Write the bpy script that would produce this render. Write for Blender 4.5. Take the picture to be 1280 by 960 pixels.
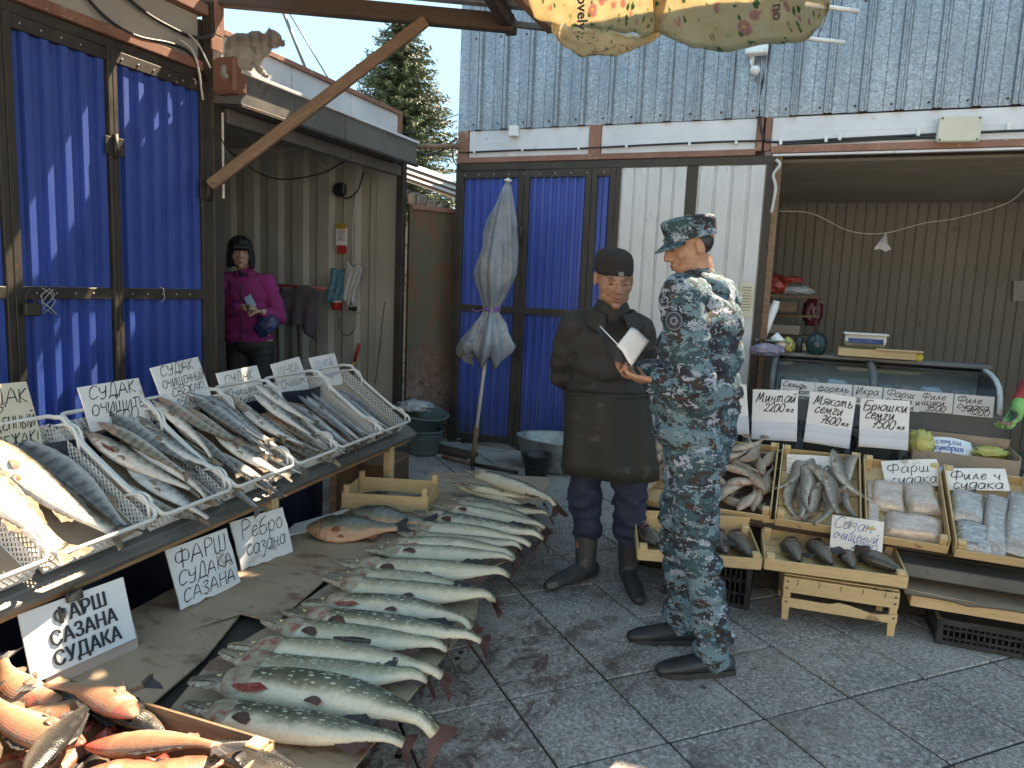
import bpy, bmesh, math, random
import numpy as np
from mathutils import Vector, Matrix, Euler, noise as mnoise
for o in list(bpy.data.objects): bpy.data.objects.remove(o)
SC=bpy.context.scene; COL=SC.collection
R=math.radians
# ---------------------------------------------------------------- camera
# frame: X along the shop front (to the right), Y away towards it, Z up; metres
FPX=900.0; CAMH=1.45
def _cam():
    p,r,a=R(7.65),R(-2.4),R(21.8)
    c,s=math.cos(p),math.sin(p); cr,sr=math.cos(r),math.sin(r)
    right=Vector((1,0,0)); fwd=Vector((0,c,-s)); down=Vector((0,-s,-c))
    r2=cr*right+sr*down; d2=-sr*right+cr*down
    rot=Matrix(((math.cos(a),-math.sin(a),0),(math.sin(a),math.cos(a),0),(0,0,1)))
    return rot@r2, rot@d2, rot@fwd
CR,CD,CF=_cam()
cd=bpy.data.cameras.new('camera'); cam=bpy.data.objects.new('camera',cd); COL.objects.link(cam)
cd.sensor_width=36; cd.lens=FPX/1280*36; cd.clip_end=2000; cd.clip_start=0.05
m=Matrix((( CR.x,-CD.x,-CF.x,0),(CR.y,-CD.y,-CF.y,0),(CR.z,-CD.z,-CF.z,CAMH),(0,0,0,1)))
cam.matrix_world=m; SC.camera=cam
SC.render.resolution_x=1024; SC.render.resolution_y=768
# ---------------------------------------------------------------- light
SUN_EL=53.0; SUN_AZ=16.5     # azimuth clockwise from +Y
w=bpy.data.worlds.new('World'); SC.world=w; w.use_nodes=True
nt=w.node_tree; bg=nt.nodes['Background']; sky=nt.nodes.new('ShaderNodeTexSky')
sky.sky_type='NISHITA'; sky.sun_disc=False; sky.sun_elevation=R(SUN_EL); sky.sun_rotation=R(SUN_AZ)
sky.air_density=1.0; sky.dust_density=0.3; sky.ozone_density=1.0; sky.altitude=300
mxs=nt.nodes.new('ShaderNodeMix'); mxs.data_type='RGBA'; mxs.blend_type='DARKEN'; mxs.inputs[0].default_value=1.0
nt.links.new(sky.outputs[0],mxs.inputs[6]); mxs.inputs[7].default_value=(0.58,1.18,1.9,1)
nt.links.new(mxs.outputs[2],bg.inputs[0]); bg.inputs[1].default_value=0.15
sd=Vector((math.sin(R(SUN_AZ))*math.cos(R(SUN_EL)),math.cos(R(SUN_AZ))*math.cos(R(SUN_EL)),math.sin(R(SUN_EL))))
ld=bpy.data.lights.new('sun','SUN'); ld.energy=3.1; ld.angle=R(0.5); ld.color=(1,0.93,0.82)
sun=bpy.data.objects.new('sun',ld); COL.objects.link(sun); sun.rotation_euler=sd.to_track_quat('Z','Y').to_euler()
sun.location=(0,0,12)
SC.view_settings.view_transform='Standard'; SC.view_settings.look='None'; SC.view_settings.exposure=2.82; SC.view_settings.use_white_balance=True; SC.view_settings.white_balance_temperature=8700; SC.view_settings.white_balance_tint=14; SC.view_settings.gamma=1
# ---------------------------------------------------------------- pixel helpers (photo pixels -> points of the place)
C0=Vector((0,0,CAMH))
def ray(x,y): return CR*((x-640)/FPX)+CD*((y-480)/FPX)+CF
def gz(x,y,z=0.0):
    d=ray(x,y); return C0+d*((z-CAMH)/d.z)
def gx(x,y,X):
    d=ray(x,y); return C0+d*(X/d.x)
def gy(x,y,Y):
    d=ray(x,y); return C0+d*(Y/d.y)
# ---------------------------------------------------------------- objects
def tag(o,label=None,cat=None,group=None,kind=None):
    if label: o['label']=label
    if cat: o['category']=cat
    if group: o['group']=group
    if kind: o['kind']=kind
    return o
def thing(name,label,cat,loc=(0,0,0),rz=0.0,group=None,rot=None):
    o=bpy.data.objects.new(name,None); COL.objects.link(o); o.location=loc
    o.rotation_euler=rot if rot else (0,0,rz); o.empty_display_size=0.1
    return tag(o,label,cat,group)
def rename_label(o,label,group=None):
    o['label']=label
    if group: o['group']=group
    return o
def dup(o,loc=None,rz=None,label=None,group=None,parent=None,rot=None):
    c=o.copy(); COL.objects.link(c)
    if parent: c.parent=parent
    if loc is not None: c.location=loc
    if rz is not None: c.rotation_euler=(0,0,rz)
    if rot is not None: c.rotation_euler=rot
    if label: c['label']=label
    if group: c['group']=group
    for ch in list(o.children): dup(ch,parent=c)
    return c
class MB:
    def __init__(s): s.v=[];s.f=[];s.mi=[];s.uv={};s.sm=[]
    def add(s,vs,fs,mi=0,M=None,uvs=None,smooth=False):
        b=len(s.v)
        if M is not None: vs=[M@Vector(p) for p in vs]
        s.v.extend([tuple(p) for p in vs])
        for k,f in enumerate(fs):
            if uvs is not None: s.uv[len(s.f)]=[uvs[i] for i in f]
            s.f.append(tuple(i+b for i in f)); s.mi.append(mi); s.sm.append(smooth)
        return s
    def box(s,c,d,M=None,b=0.0,mi=0,rot=None,jit=0.0):
        """centre c, full size d, chamfer b"""
        hx,hy,hz=d[0]/2,d[1]/2,d[2]/2
        if rot is not None:
            T=Matrix.Translation(Vector(c))@rot.to_4x4(); c0=Vector((0,0,0))
            M=T if M is None else M@T; c=(0,0,0)
        b=min(b,hx*.45,hy*.45,hz*.45)
        if b<=0:
            vs=[(c[0]+x*hx,c[1]+y*hy,c[2]+z*hz) for x in(-1,1) for y in(-1,1) for z in(-1,1)]
            fs=[(0,1,3,2),(4,6,7,5),(0,4,5,1),(2,3,7,6),(0,2,6,4),(1,5,7,3)]
        else:
            vs=[];idx={}
            for x in(-1,1):
                for y in(-1,1):
                    for z in(-1,1):
                        for a in range(3):
                            p=[x*(hx-(b if a!=0 else 0)),y*(hy-(b if a!=1 else 0)),z*(hz-(b if a!=2 else 0))]
                            idx[(x,y,z,a)]=len(vs); vs.append((c[0]+p[0],c[1]+p[1],c[2]+p[2]))
            I=lambda x,y,z,a:idx[(x,y,z,a)]
            fs=[]
            for sg in(-1,1):
                q=[(-1,-1),(1,-1),(1,1),(-1,1)]
                if sg<0:q=q[::-1]
                fs.append(tuple(I(sg,y,z,0) for y,z in q))
                fs.append(tuple(I(y,sg,z,1) for z,y in q))
                fs.append(tuple(I(x,y,sg,2) for x,y in q))
            for p in(-1,1):
                for q in(-1,1):
                    fs.append((I(-1,p,q,1),I(1,p,q,1),I(1,p,q,2),I(-1,p,q,2)))
                    fs.append((I(p,-1,q,0),I(p,1,q,0),I(p,1,q,2),I(p,-1,q,2)))
                    fs.append((I(p,q,-1,0),I(p,q,1,0),I(p,q,1,1),I(p,q,-1,1)))
            for x in(-1,1):
                for y in(-1,1):
                    for z in(-1,1): fs.append((I(x,y,z,0),I(x,y,z,1),I(x,y,z,2)))
        if jit: vs=[(p[0]+random.uniform(-jit,jit),p[1]+random.uniform(-jit,jit),p[2]+random.uniform(-jit,jit)) for p in vs]
        return s.add(vs,fs,mi,M)
    def quad(s,a,b,c,d,mi=0,M=None): return s.add([a,b,c,d],[(0,1,2,3)],mi,M,[(0,0),(1,0),(1,1),(0,1)])
    def tube(s,pts,rad,n=8,mi=0,M=None,caps=True,smooth=True,flat=1.0):
        pts=[Vector(p) for p in pts]
        if not hasattr(rad,'__len__'): rad=[rad]*len(pts)
        vs=[];t0=(pts[1]-pts[0]).normalized()
        ref=Vector((0,0,1)) if abs(t0.z)<.9 else Vector((1,0,0))
        nn=(ref-t0*ref.dot(t0)).normalized()
        for i,p in enumerate(pts):
            t=(pts[min(i+1,len(pts)-1)]-pts[max(i-1,0)]).normalized()
            nn=(nn-t*nn.dot(t)); nn=nn.normalized() if nn.length>1e-6 else Vector((1,0,0))
            bb=t.cross(nn)
            for k in range(n):
                a=2*math.pi*k/n; vs.append(p+(nn*math.cos(a)*flat+bb*math.sin(a))*rad[i])
        fs=[];L=len(pts)
        for i in range(L-1):
            for k in range(n):
                fs.append((i*n+k,i*n+(k+1)%n,(i+1)*n+(k+1)%n,(i+1)*n+k))
        if caps:
            fs.append(tuple(range(n))[::-1]); fs.append(tuple(range((L-1)*n,L*n)))
        return s.add(vs,fs,mi,M,smooth=smooth)
    def lathe(s,prof,n=24,mi=0,M=None,sx=1.0,sy=1.0,smooth=True):
        vs=[];fs=[]
        for r,z in prof:
            for k in range(n):
                a=2*math.pi*k/n; vs.append((r*math.cos(a)*sx,r*math.sin(a)*sy,z))
        for i in range(len(prof)-1):
            for k in range(n): fs.append((i*n+k,i*n+(k+1)%n,(i+1)*n+(k+1)%n,(i+1)*n+k))
        return s.add(vs,fs,mi,M,smooth=smooth)
    def grid(s,P,mi=0,M=None,smooth=True,closed_u=False):
        """P[i][j] points"""
        nu=len(P);nv=len(P[0]);vs=[p for row in P for p in row];fs=[];uv=[(i/(nu-1),j/(nv-1)) for i in range(nu) for j in range(nv)]
        for i in range(nu-1):
            for j in range(nv-1): fs.append((i*nv+j,(i+1)*nv+j,(i+1)*nv+j+1,i*nv+j+1))
        return s.add(vs,fs,mi,M,uv,smooth)
    def prism(s,poly,z0,z1,mi=0,M=None):
        n=len(poly);vs=[(x,y,z0) for x,y in poly]+[(x,y,z1) for x,y in poly]
        fs=[tuple(range(n))[::-1],tuple(range(n,2*n))]+[(i,(i+1)%n,n+(i+1)%n,n+i) for i in range(n)]
        return s.add(vs,fs,mi,M)
    def mesh(s,name,mats):
        me=bpy.data.meshes.new(name); me.from_pydata(s.v,[],s.f)
        for mt in (mats if isinstance(mats,(list,tuple)) else [mats]): me.materials.append(mt)
        me.polygons.foreach_set('material_index',s.mi); me.polygons.foreach_set('use_smooth',s.sm)
        if s.uv:
            ul=me.uv_layers.new(name='UVMap'); dat=np.zeros(len(me.loops)*2,dtype=np.float32); k=0
            for i,f in enumerate(s.f):
                u=s.uv.get(i)
                if u:
                    for j,q in enumerate(u): dat[2*(k+j)]=q[0];dat[2*(k+j)+1]=q[1]
                k+=len(f)
            ul.data.foreach_set('uv',dat)
        me.update(); return me
    def obj(s,name,mats,parent=None,loc=None,rot=None):
        o=bpy.data.objects.new(name,s.mesh(name,mats)); COL.objects.link(o)
        if parent: o.parent=parent
        if loc is not None:o.location=loc
        if rot is not None:o.rotation_euler=rot
        return o
def inst(me,name,parent=None,loc=(0,0,0),rot=(0,0,0),scale=None,mat=None):
    o=bpy.data.objects.new(name,me); COL.objects.link(o); o.location=loc; o.rotation_euler=rot
    if parent:o.parent=parent
    if scale:o.scale=scale
    return o
def basis(o,x,y):
    """matrix with origin o, x axis x, y axis near y"""
    x=Vector(x).normalized(); z=x.cross(Vector(y)).normalized(); y=z.cross(x)
    o=Vector(o)
    return Matrix(((x.x,y.x,z.x,o.x),(x.y,y.y,z.y,o.y),(x.z,y.z,z.z,o.z),(0,0,0,1)))
def mthing(name,label,cat,M,group=None):
    o=thing(name,label,cat,group=group); o.matrix_world=M; o.location=M.to_translation(); o.rotation_euler=M.to_euler(); return o
# ---------------------------------------------------------------- materials
def _n(nt,t,**k):
    n=nt.nodes.new(t)
    for a,b in k.items():
        if hasattr(n,a) and not a.startswith('i_'): setattr(n,a,b)
    return n
class NB:
    """small node builder"""
    def __init__(s,name,rough=.6,metal=0.0,spec=.5):
        s.m=bpy.data.materials.new(name); s.m.use_nodes=True; s.t=s.m.node_tree; s.b=s.t.nodes['Principled BSDF']
        s.b.inputs['Roughness'].default_value=rough; s.b.inputs['Metallic'].default_value=metal
        s.b.inputs['Specular IOR Level'].default_value=spec
        s.tc=s.t.nodes.new('ShaderNodeTexCoord'); s.oi=s.t.nodes.new('ShaderNodeObjectInfo')
    def L(s,a,b): s.t.links.new(a,b)
    def coord(s,kind='Object',scale=(1,1,1),rand=False,rot=(0,0,0)):
        mp=s.t.nodes.new('ShaderNodeMapping'); mp.inputs['Scale'].default_value=scale; mp.inputs['Rotation'].default_value=rot
        if kind=='World':
            g=s.t.nodes.new('ShaderNodeNewGeometry'); s.L(g.outputs['Position'],mp.inputs[0])
        else: s.L(s.tc.outputs[kind],mp.inputs[0])
        if rand:
            ml=s.t.nodes.new('ShaderNodeVectorMath'); ml.operation='MULTIPLY_ADD'
            s.L(s.oi.outputs['Random'],ml.inputs[0]); ml.inputs[1].default_value=(37,53,71); s.L(mp.outputs[0],ml.inputs[2]); return ml.outputs[0]
        return mp.outputs[0]
    def noise(s,co,scale=5,detail=4,rough=.55,dist=0):
        n=s.t.nodes.new('ShaderNodeTexNoise'); s.L(co,n.inputs['Vector']); n.inputs['Scale'].default_value=scale
        n.inputs['Detail'].default_value=detail; n.inputs['Roughness'].default_value=rough; n.inputs['Distortion'].default_value=dist
        return n.outputs['Fac']
    def vor(s,co,scale=5,feature='F1',out='Distance',rnd=1.0):
        n=s.t.nodes.new('ShaderNodeTexVoronoi'); n.feature=feature; s.L(co,n.inputs['Vector']); n.inputs['Scale'].default_value=scale
        n.inputs['Randomness'].default_value=rnd
        return n.outputs[out]
    def wave(s,co,scale=5,dist=0,detail=2,dirn='X',prof='SIN'):
        n=s.t.nodes.new('ShaderNodeTexWave'); n.bands_direction=dirn; n.wave_profile=prof; s.L(co,n.inputs['Vector']); n.inputs['Scale'].default_value=scale
        n.inputs['Distortion'].default_value=dist; n.inputs['Detail'].default_value=detail; return n.outputs['Fac']
    def ramp(s,f,stops,interp='LINEAR'):
        n=s.t.nodes.new('ShaderNodeValToRGB'); n.color_ramp.interpolation=interp; e=n.color_ramp.elements
        while len(e)<len(stops): e.new(0.5)
        for i,(p,c) in enumerate(stops):
            e[i].position=p; e[i].color=c if len(c)==4 else (*c,1)
        s.L(f,n.inputs[0]); return n.outputs[0]
    def val(s,f,a=0.,b=1.,c=0.,d=1.):
        n=s.t.nodes.new('ShaderNodeMapRange'); s.L(f,n.inputs[0])
        for i,q in enumerate((a,b,c,d)): n.inputs[i+1].default_value=q
        return n.outputs[0]
    def mix(s,f,a,b,mode='MIX'):
        n=s.t.nodes.new('ShaderNodeMix'); n.data_type='RGBA'; n.blend_type=mode
        def put(x,i):
            if isinstance(x,(tuple,list)): n.inputs[i].default_value=(*x,1) if len(x)==3 else x
            elif isinstance(x,(int,float)):
                n.inputs[i].default_value=x if i==0 else (x,x,x,1)
            else: s.L(x,n.inputs[i])
        put(f,0);put(a,6);put(b,7); return n.outputs[2]
    def math(s,op,a,b=0.0,clamp=False):
        n=s.t.nodes.new('ShaderNodeMath'); n.operation=op; n.use_clamp=clamp
        for i,x in enumerate((a,b)):
            if isinstance(x,(int,float)): n.inputs[i].default_value=x
            else: s.L(x,n.inputs[i])
        return n.outputs[0]
    def sep(s,co):
        n=s.t.nodes.new('ShaderNodeSeparateXYZ'); s.L(co,n.inputs[0]); return n.outputs
    def col(s,c):
        if isinstance(c,(tuple,list)): s.b.inputs['Base Color'].default_value=(*c,1) if len(c)==3 else c
        else: s.L(c,s.b.inputs['Base Color'])
        return s
    def rough(s,f): s.L(f,s.b.inputs['Roughness']); return s
    def bump(s,h,strength=.3,dist=.002):
        n=s.t.nodes.new('ShaderNodeBump'); n.inputs['Strength'].default_value=strength; n.inputs['Distance'].default_value=dist
        s.L(h,n.inputs['Height'])
        if s.b.inputs['Normal'].is_linked: s.L(s.b.inputs['Normal'].links[0].from_socket,n.inputs['Normal'])
        s.L(n.outputs[0],s.b.inputs['Normal']); return s
def grimy(name,c1,c2,scale=6,rough=.6,metal=0,spec=.5,bumps=.15,bscale=60,bd=.001,kind='Object',stretch=(1,1,1),c3=None,t3=.62,s3=14,rr=.15,rand=True):
    n=NB(name,rough,metal,spec); co=n.coord(kind,stretch,rand)
    f=n.noise(co,scale,6,.6); c=n.mix(n.val(f,.35,.68),c1,c2)
    if c3 is not None:
        g=n.noise(co,s3,5,.65); c=n.mix(n.val(g,t3,t3+.1),c,c3)
    n.col(c); n.rough(n.val(f,.3,.7,rough-rr,rough+rr))
    if bumps: n.bump(n.noise(co,bscale,4,.6),bumps,bd)
    return n.m
# ================================================================ MATERIALS for the setting
def m_paving():
    n=NB('paving_concrete',.75); co=n.coord('World'); oc=n.coord('Object',rand=True)
    big=n.noise(co,1.3,5,.6); sp=n.noise(oc,70,3,.85); sp2=n.noise(oc,16,5,.7)
    c=n.mix(n.val(n.oi.outputs['Random'],0,1),(.33,.30,.275),(.41,.375,.345))
    c=n.mix(n.val(big,.38,.66),(.19,.18,.172),c)
    c=n.mix(n.val(sp2,.40,.62,.0,.35),c,(.16,.15,.142)); c=n.mix(n.val(sp,.50,.66),c,(.50,.485,.47))
    c=n.mix(n.val(sp,.47,.34,0,.75),c,(.055,.05,.048))
    st=n.noise(co,3.2,7,.72,.6); c=n.mix(n.val(st,.54,.66,0,.62),c,(.10,.082,.072))
    bl=n.noise(n.coord('World',(1,.6,1)),7.5,6,.75,.8)
    s=n.sep(co); near=n.math('MULTIPLY',n.val(s[0],.3,-.9),n.val(s[1],4.4,2.6))
    c=n.mix(n.math('MULTIPLY',n.val(bl,.50,.60,0,.85),near),c,(.06,.018,.014))
    blot=n.noise(co,11,6,.7,.3); c=n.mix(n.val(blot,.62,.67,0,.8),c,(.045,.034,.03))
    n.col(c); n.rough(n.val(st,.4,.66,.82,.45)); n.bump(sp,.35,.0025); n.bump(n.noise(oc,25,4,.6),.2,.004); return n.m
M_PAVE=m_paving()
M_JOINT=grimy('joint_dirt',(.02,.018,.016),(.05,.045,.04),8,.95)
M_GROUND=grimy('pale_yard_concrete',(.26,.245,.225),(.34,.32,.30),1.2,.9,bscale=120,bumps=.3,bd=.004,kind='World',rand=False,c3=(.18,.165,.15),t3=.6,s3=2.2)
def m_blue():
    n=NB('blue_sheet_paint',.42,0,.5); co=n.coord('World'); f=n.noise(co,2.5,6,.65); g=n.noise(n.coord('World',(6,6,1)),3,6,.7)
    c=n.mix(n.val(f,.3,.7),(.020,.058,.27),(.032,.085,.36)); c=n.mix(n.val(g,.58,.72,0,.55),c,(.05,.09,.30))
    d=n.noise(co,28,5,.7); c=n.mix(n.val(d,.66,.74,0,.6),c,(.12,.12,.16))
    z=n.sep(co)[2]; c=n.mix(n.math('MULTIPLY',n.val(z,.7,.0),n.val(f,.35,.65)),c,(.06,.06,.08))
    n.col(c); n.rough(n.val(g,.3,.7,.35,.58)); n.bump(n.noise(co,7,2,.5),.12,.004); return n.m
M_BLUE=m_blue()
M_WHITE=grimy('white_sheet_paint',(.50,.51,.52),(.60,.61,.62),2.5,.4,kind='World',rand=False,c3=(.34,.33,.31),t3=.62,s3=9,stretch=(3,3,1))
M_FRAME=grimy('dark_steel_frame',(.030,.026,.022),(.062,.05,.040),7,.6,.2,kind='World',rand=False,c3=(.11,.06,.035),t3=.60,s3=18)
M_RUSTPAINT=grimy('red_brown_primer',(.20,.085,.055),(.30,.145,.10),6,.7,kind='World',rand=False,c3=(.38,.25,.19),t3=.58,s3=22)
M_BEIGE=grimy('beige_wall_panel',(.32,.30,.265),(.42,.395,.35),2,.6,kind='World',rand=False,c3=(.22,.2,.17),t3=.62,s3=8)
M_PANELW=grimy('white_siding',(.52,.54,.56),(.64,.66,.68),3,.45,kind='World',rand=False,c3=(.42,.38,.33),t3=.63,s3=9)
def m_galv():
    n=NB('galvanized_sheet',.45,.35,.5); co=n.coord('World'); sp=n.vor(co,95,out='Color'); h=n.sep(sp)
    f=n.noise(n.coord('World',(3,3,.5)),2.5,6,.65); d=n.noise(n.coord('World',(22,22,.8)),2,5,.6)
    c=n.mix(n.val(h[0],0,1),(.20,.225,.245),(.42,.455,.48)); c=n.mix(n.val(f,.40,.70,0,.7),c,(.17,.195,.22))
    c=n.mix(n.val(d,.58,.72,0,.35),c,(.20,.19,.17))
    r=n.noise(n.coord('World',(5,5,1.2)),2.2,6,.7,.3); c=n.mix(n.val(r,.70,.74,0,.95),c,(.17,.065,.03))
    n.col(c); n.rough(n.val(h[1],0,1,.30,.55)); n.L(n.val(r,.68,.74,.6,0),n.b.inputs['Metallic']); n.bump(n.noise(co,5,2),.2,.006); return n.m
M_GALV=m_galv()
def m_cont():
    n=NB('container_paint',.55); co=n.coord('World'); f=n.noise(co,1.6,6,.65)
    c=n.mix(n.val(f,.35,.68),(.33,.33,.30),(.43,.43,.39))
    d=n.noise(n.coord('World',(4,4,1)),3,7,.75); c=n.mix(n.val(d,.60,.70,0,.7),c,(.15,.13,.11))
    r=n.noise(co,9,7,.75,.4); c=n.mix(n.val(r,.665,.70),c,(.13,.05,.025)); n.col(c); n.bump(r,.15,.002); return n.m
M_CONT=m_cont()
def m_rust():
    n=NB('rusted_sheet',.8); co=n.coord('World'); z=n.sep(co)[2]; f=n.noise(n.coord('World',(2,2,1)),2.4,8,.75,.5); g=n.noise(co,14,7,.8)
    c=n.ramp(f,[(.30,(.06,.04,.028)),(.45,(.15,.075,.045)),(.56,(.08,.085,.055)),(.68,(.20,.10,.065))])
    c=n.mix(n.math('MULTIPLY',n.val(z,1.1,.35),n.val(g,.42,.6)),c,(.26,.185,.17))
    c=n.mix(n.val(g,.60,.72,0,.8),c,(.03,.022,.018)); n.col(c); n.bump(g,.5,.003); return n.m
M_RUST=m_rust()
M_GREYPAINT=grimy('grey_awning_metal',(.10,.10,.095),(.17,.165,.155),3,.55,.2,kind='World',rand=False,c3=(.07,.06,.05),t3=.6,s3=12)
M_TERRA=grimy('terracotta_metal',(.13,.058,.040),(.20,.09,.06),4,.55,kind='World',rand=False)
M_DARK=grimy('dark_interior',(.02,.02,.018),(.05,.047,.04),3,.9,kind='World',rand=False)
M_GARW=grimy('olive_interior_sheet',(.13,.128,.113),(.175,.17,.15),2,.5,kind='World',rand=False,c3=(.09,.085,.07),t3=.62,s3=4)
M_CABLE=grimy('black_cable',(.012,.012,.013),(.03,.03,.03),20,.5,bumps=0)
M_CABLEW=grimy('white_cable',(.45,.44,.41),(.55,.54,.5),20,.5,bumps=0)
M_PLASTW=grimy('white_plastic',(.62,.62,.60),(.72,.72,.70),8,.4,bumps=0,c3=(.5,.47,.42),t3=.62,s3=20)
M_PLASTB=grimy('black_plastic',(.012,.013,.014),(.028,.03,.032),12,.45,c3=(.06,.06,.058),t3=.66,s3=30)
def m_wood(name,c1,c2,c3,rough=.7,rings=26,kind='Object',axis=0):
    n=NB(name,rough); st=[7,7,7]; st[axis]=.7
    co=n.coord(kind,tuple(st),True); w_=n.noise(co,6,6,.6,1.2); g=n.noise(co,rings,3,.6,.6); k=n.noise(n.coord(kind,rand=True),9,3,.5)
    c=n.mix(n.val(w_,.33,.68),c1,c2); c=n.mix(n.val(g,.56,.70,0,.6),c,c3); c=n.mix(n.val(k,.70,.74,0,.8),c,(c3[0]*.5,c3[1]*.5,c3[2]*.5))
    c=n.mix(n.val(n.oi.outputs['Random'],0,1,0,.28),c,c3)
    n.col(c); n.bump(g,.3,.0012); return n.m
M_WOOD=m_wood('crate_wood',(.56,.40,.21),(.66,.50,.29),(.42,.26,.12))
M_WOODOLD=m_wood('old_timber',(.16,.095,.055),(.27,.165,.10),(.08,.045,.03))
M_WOODDARK=m_wood('dark_beam_timber',(.055,.035,.024),(.10,.062,.042),(.03,.02,.014))
# ================================================================ GROUND
gb=MB(); gb.add([(-400,-300,-.03),(400,-300,-.03),(400,900,-.03),(-400,900,-.03)],[(0,1,2,3)])
ground=tag(gb.obj('ground',M_GROUND),kind='structure')
gb=MB(); gb.box((0,2.0,-.016),(14,8.6,.018)); pav=tag(gb.obj('pavement',M_JOINT),kind='structure')
rs=random.Random(5)
tile_me=[]
for k in range(4):
    b=MB(); b.box((0,0,-.012),(.3915,.3915,.024),b=.0045,jit=.0008); tile_me.append(b.mesh('paving_tile',M_PAVE))
o0=gz(636.3,873.3); u1=Vector((math.sin(R(45)),-math.cos(R(45)))); u2=Vector((math.cos(R(45)),math.sin(R(45))))
cnt=0
for i in range(-16,8):
    for j in range(-12,14):
        p=Vector((o0.x,o0.y))+u1*(i+.5)*.4+u2*(j+.5)*.4
        if p.y>6.02 or p.y<.9 or p.x>3.3 or p.x<-4.2: continue
        P3=Vector((p.x,p.y,0)); q=P3-C0; zc=q.dot(CF)
        if zc<.3: continue
        px=640+FPX*q.dot(CR)/zc; py=480+FPX*q.dot(CD)/zc
        if px<150 or px>1800 or py>1150: continue
        if p.x<-1.9 and p.y<3.2: continue
        inst(tile_me[rs.randrange(4)],'paving_tile',pav,(p.x,p.y,rs.uniform(-.0015,.002)),(rs.uniform(-.003,.003),rs.uniform(-.003,.003),R(45)+R(90)*rs.randrange(4)+rs.uniform(-.004,.004))); cnt+=1
print('tiles',cnt)
# ================================================================ helpers for sheets
def profile(n,pitch,prof):
    """prof: list of (frac, depth)"""
    out=[]
    for k in range(n):
        for fr,d in prof: out.append(((k+fr)*pitch,d))
    out.append((n*pitch,prof[0][1])); return out
TRAP=[(0,0),(.36,0),(.50,1),(.86,1)]
RIB=[(0,0),(.40,0),(.415,.12),(.43,0),(.72,0),(.76,1),(.80,1),(.82,.7),(.88,.7),(.90,1),(.94,1)]
def sheet(length,height,pitch,depth,prof=TRAP,nseg=1,seed=0):
    """corrugated sheet standing up, local x along, y out (towards -y), z up; origin lower left"""
    n=max(1,int(round(length/pitch))); pr=profile(n,length/n,prof); b=MB(); rr=random.Random(seed); rows=[]
    for j in range(nseg+1):
        z=height*j/nseg; rows.append([(x,-d*depth+ (rr.uniform(-.001,.001)),z) for x,d in pr])
    vs=[p for r in rows for p in r]; m=len(pr); fs=[]
    for j in range(nseg):
        for i in range(m-1): fs.append((j*m+i,j*m+i+1,(j+1)*m+i+1,(j+1)*m+i))
    off=len(vs); vs+= [(x,y+.0012,z) for x,y,z in vs]
    fs+=[tuple(q+off for q in f)[::-1] for f in fs]
    # edges
    for j in range(nseg): 
        a,b2=j*m,(j+1)*m; fs.append((a,b2,b2+off,a+off)); a,b2=j*m+m-1,(j+1)*m+m-1; fs.append((b2,a,a+off,b2+off))
    for i in range(m-1): fs.append((i+1,i,i+off,i+1+off)); t=nseg*m; fs.append((t+i,t+i+1,t+i+1+off,t+i+off))
    b.add(vs,fs); return b
def screws(b,pts,nrm,r=.006,mi=0):
    for p in pts:
        x=Vector(nrm); M=Matrix.Translation(Vector(p))@x.to_track_quat('Z','Y').to_matrix().to_4x4()
        b.lathe([(r,0),(r,.002),(r*.6,.004),(0.0001,.005)],6,mi,M,smooth=False)
M_SCREW=grimy('screw_zinc',(.4,.4,.4),(.55,.55,.55),30,.4,.5,bumps=0)
def barY(name,x,y0,y1,z,wx,wz,mat,parent,b=.003):  # bar along Y
    q=MB(); q.box((0,0,0),(wx,abs(y1-y0),wz),b=b); return q.obj(name,mat,parent,(x,(y0+y1)/2,z))
def barX(name,x0,x1,y,z,wy,wz,mat,parent,b=.003):
    q=MB(); q.box((0,0,0),(abs(x1-x0),wy,wz),b=b); return q.obj(name,mat,parent,((x0+x1)/2,y,z))
def barZ(name,x,y,z0,z1,wx,wy,mat,parent,b=.003):
    q=MB(); q.box((0,0,0),(wx,wy,z1-z0),b=b); return q.obj(name,mat,parent,(x,y,(z0+z1)/2))
RZ90=R(90)
# ================================================================ LEFT GATE (faces +X), plane X=-3.4
gate=thing('sheet_metal_gate','tall double gate of blue corrugated sheet in a dark steel frame, left of the woman','gate',(0,0,0))
X0=-3.4
def gate_panel(name,y0,y1,z0,z1,seed,par):
    s_=sheet(y1-y0,z1-z0,.098,.026,[(0,0),(.50,0),(.58,1),(.92,1)],3,seed)   # rotate so local x->+Y, -y(out)->+X
    return s_.obj(name,M_BLUE,par,(X0+.004,y0,z0),(0,0,RZ90))
frames=[(2.262,2.735),(2.785,3.345)]
for k,(a,b_) in enumerate(frames):
    gate_panel('upper_sheet',a,b_,1.36,2.50,k,gate); gate_panel('lower_sheet',a,b_,.14,1.30,k+5,gate)
    fr=barY('top_rail',X0+.02,a-.02,b_+.02,2.527,.044,.062,M_FRAME,gate)
    mr=barY('middle_rail',X0+.022,a-.01,b_+.01,1.33,.046,.058,M_FRAME,gate)
    barY('bottom_rail',X0+.022,a-.02,b_+.02,.11,.046,.06,M_FRAME,gate)
    sb=MB(); screws(sb,[(X0+.043,a+.04+i*.098,2.525) for i in range(int((b_-a)/.098))]+[(X0+.046,a+.06+i*.098,1.33) for i in range(int((b_-a)/.098))],(1,0,0),.005); tag(sb.obj('screw_row',M_SCREW,gate),kind='stuff')
barZ('left_stile',X0+.022,2.243,.08,2.56,.048,.038,M_FRAME,gate); barZ('centre_stile',X0+.024,2.748,.08,2.565,.052,.026,M_FRAME,gate)
barZ('centre_stile',X0+.024,2.776,.08,2.565,.05,.026,M_FRAME,gate); barZ('right_stile',X0+.022,3.365,.08,2.56,.048,.04,M_FRAME,gate)
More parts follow.
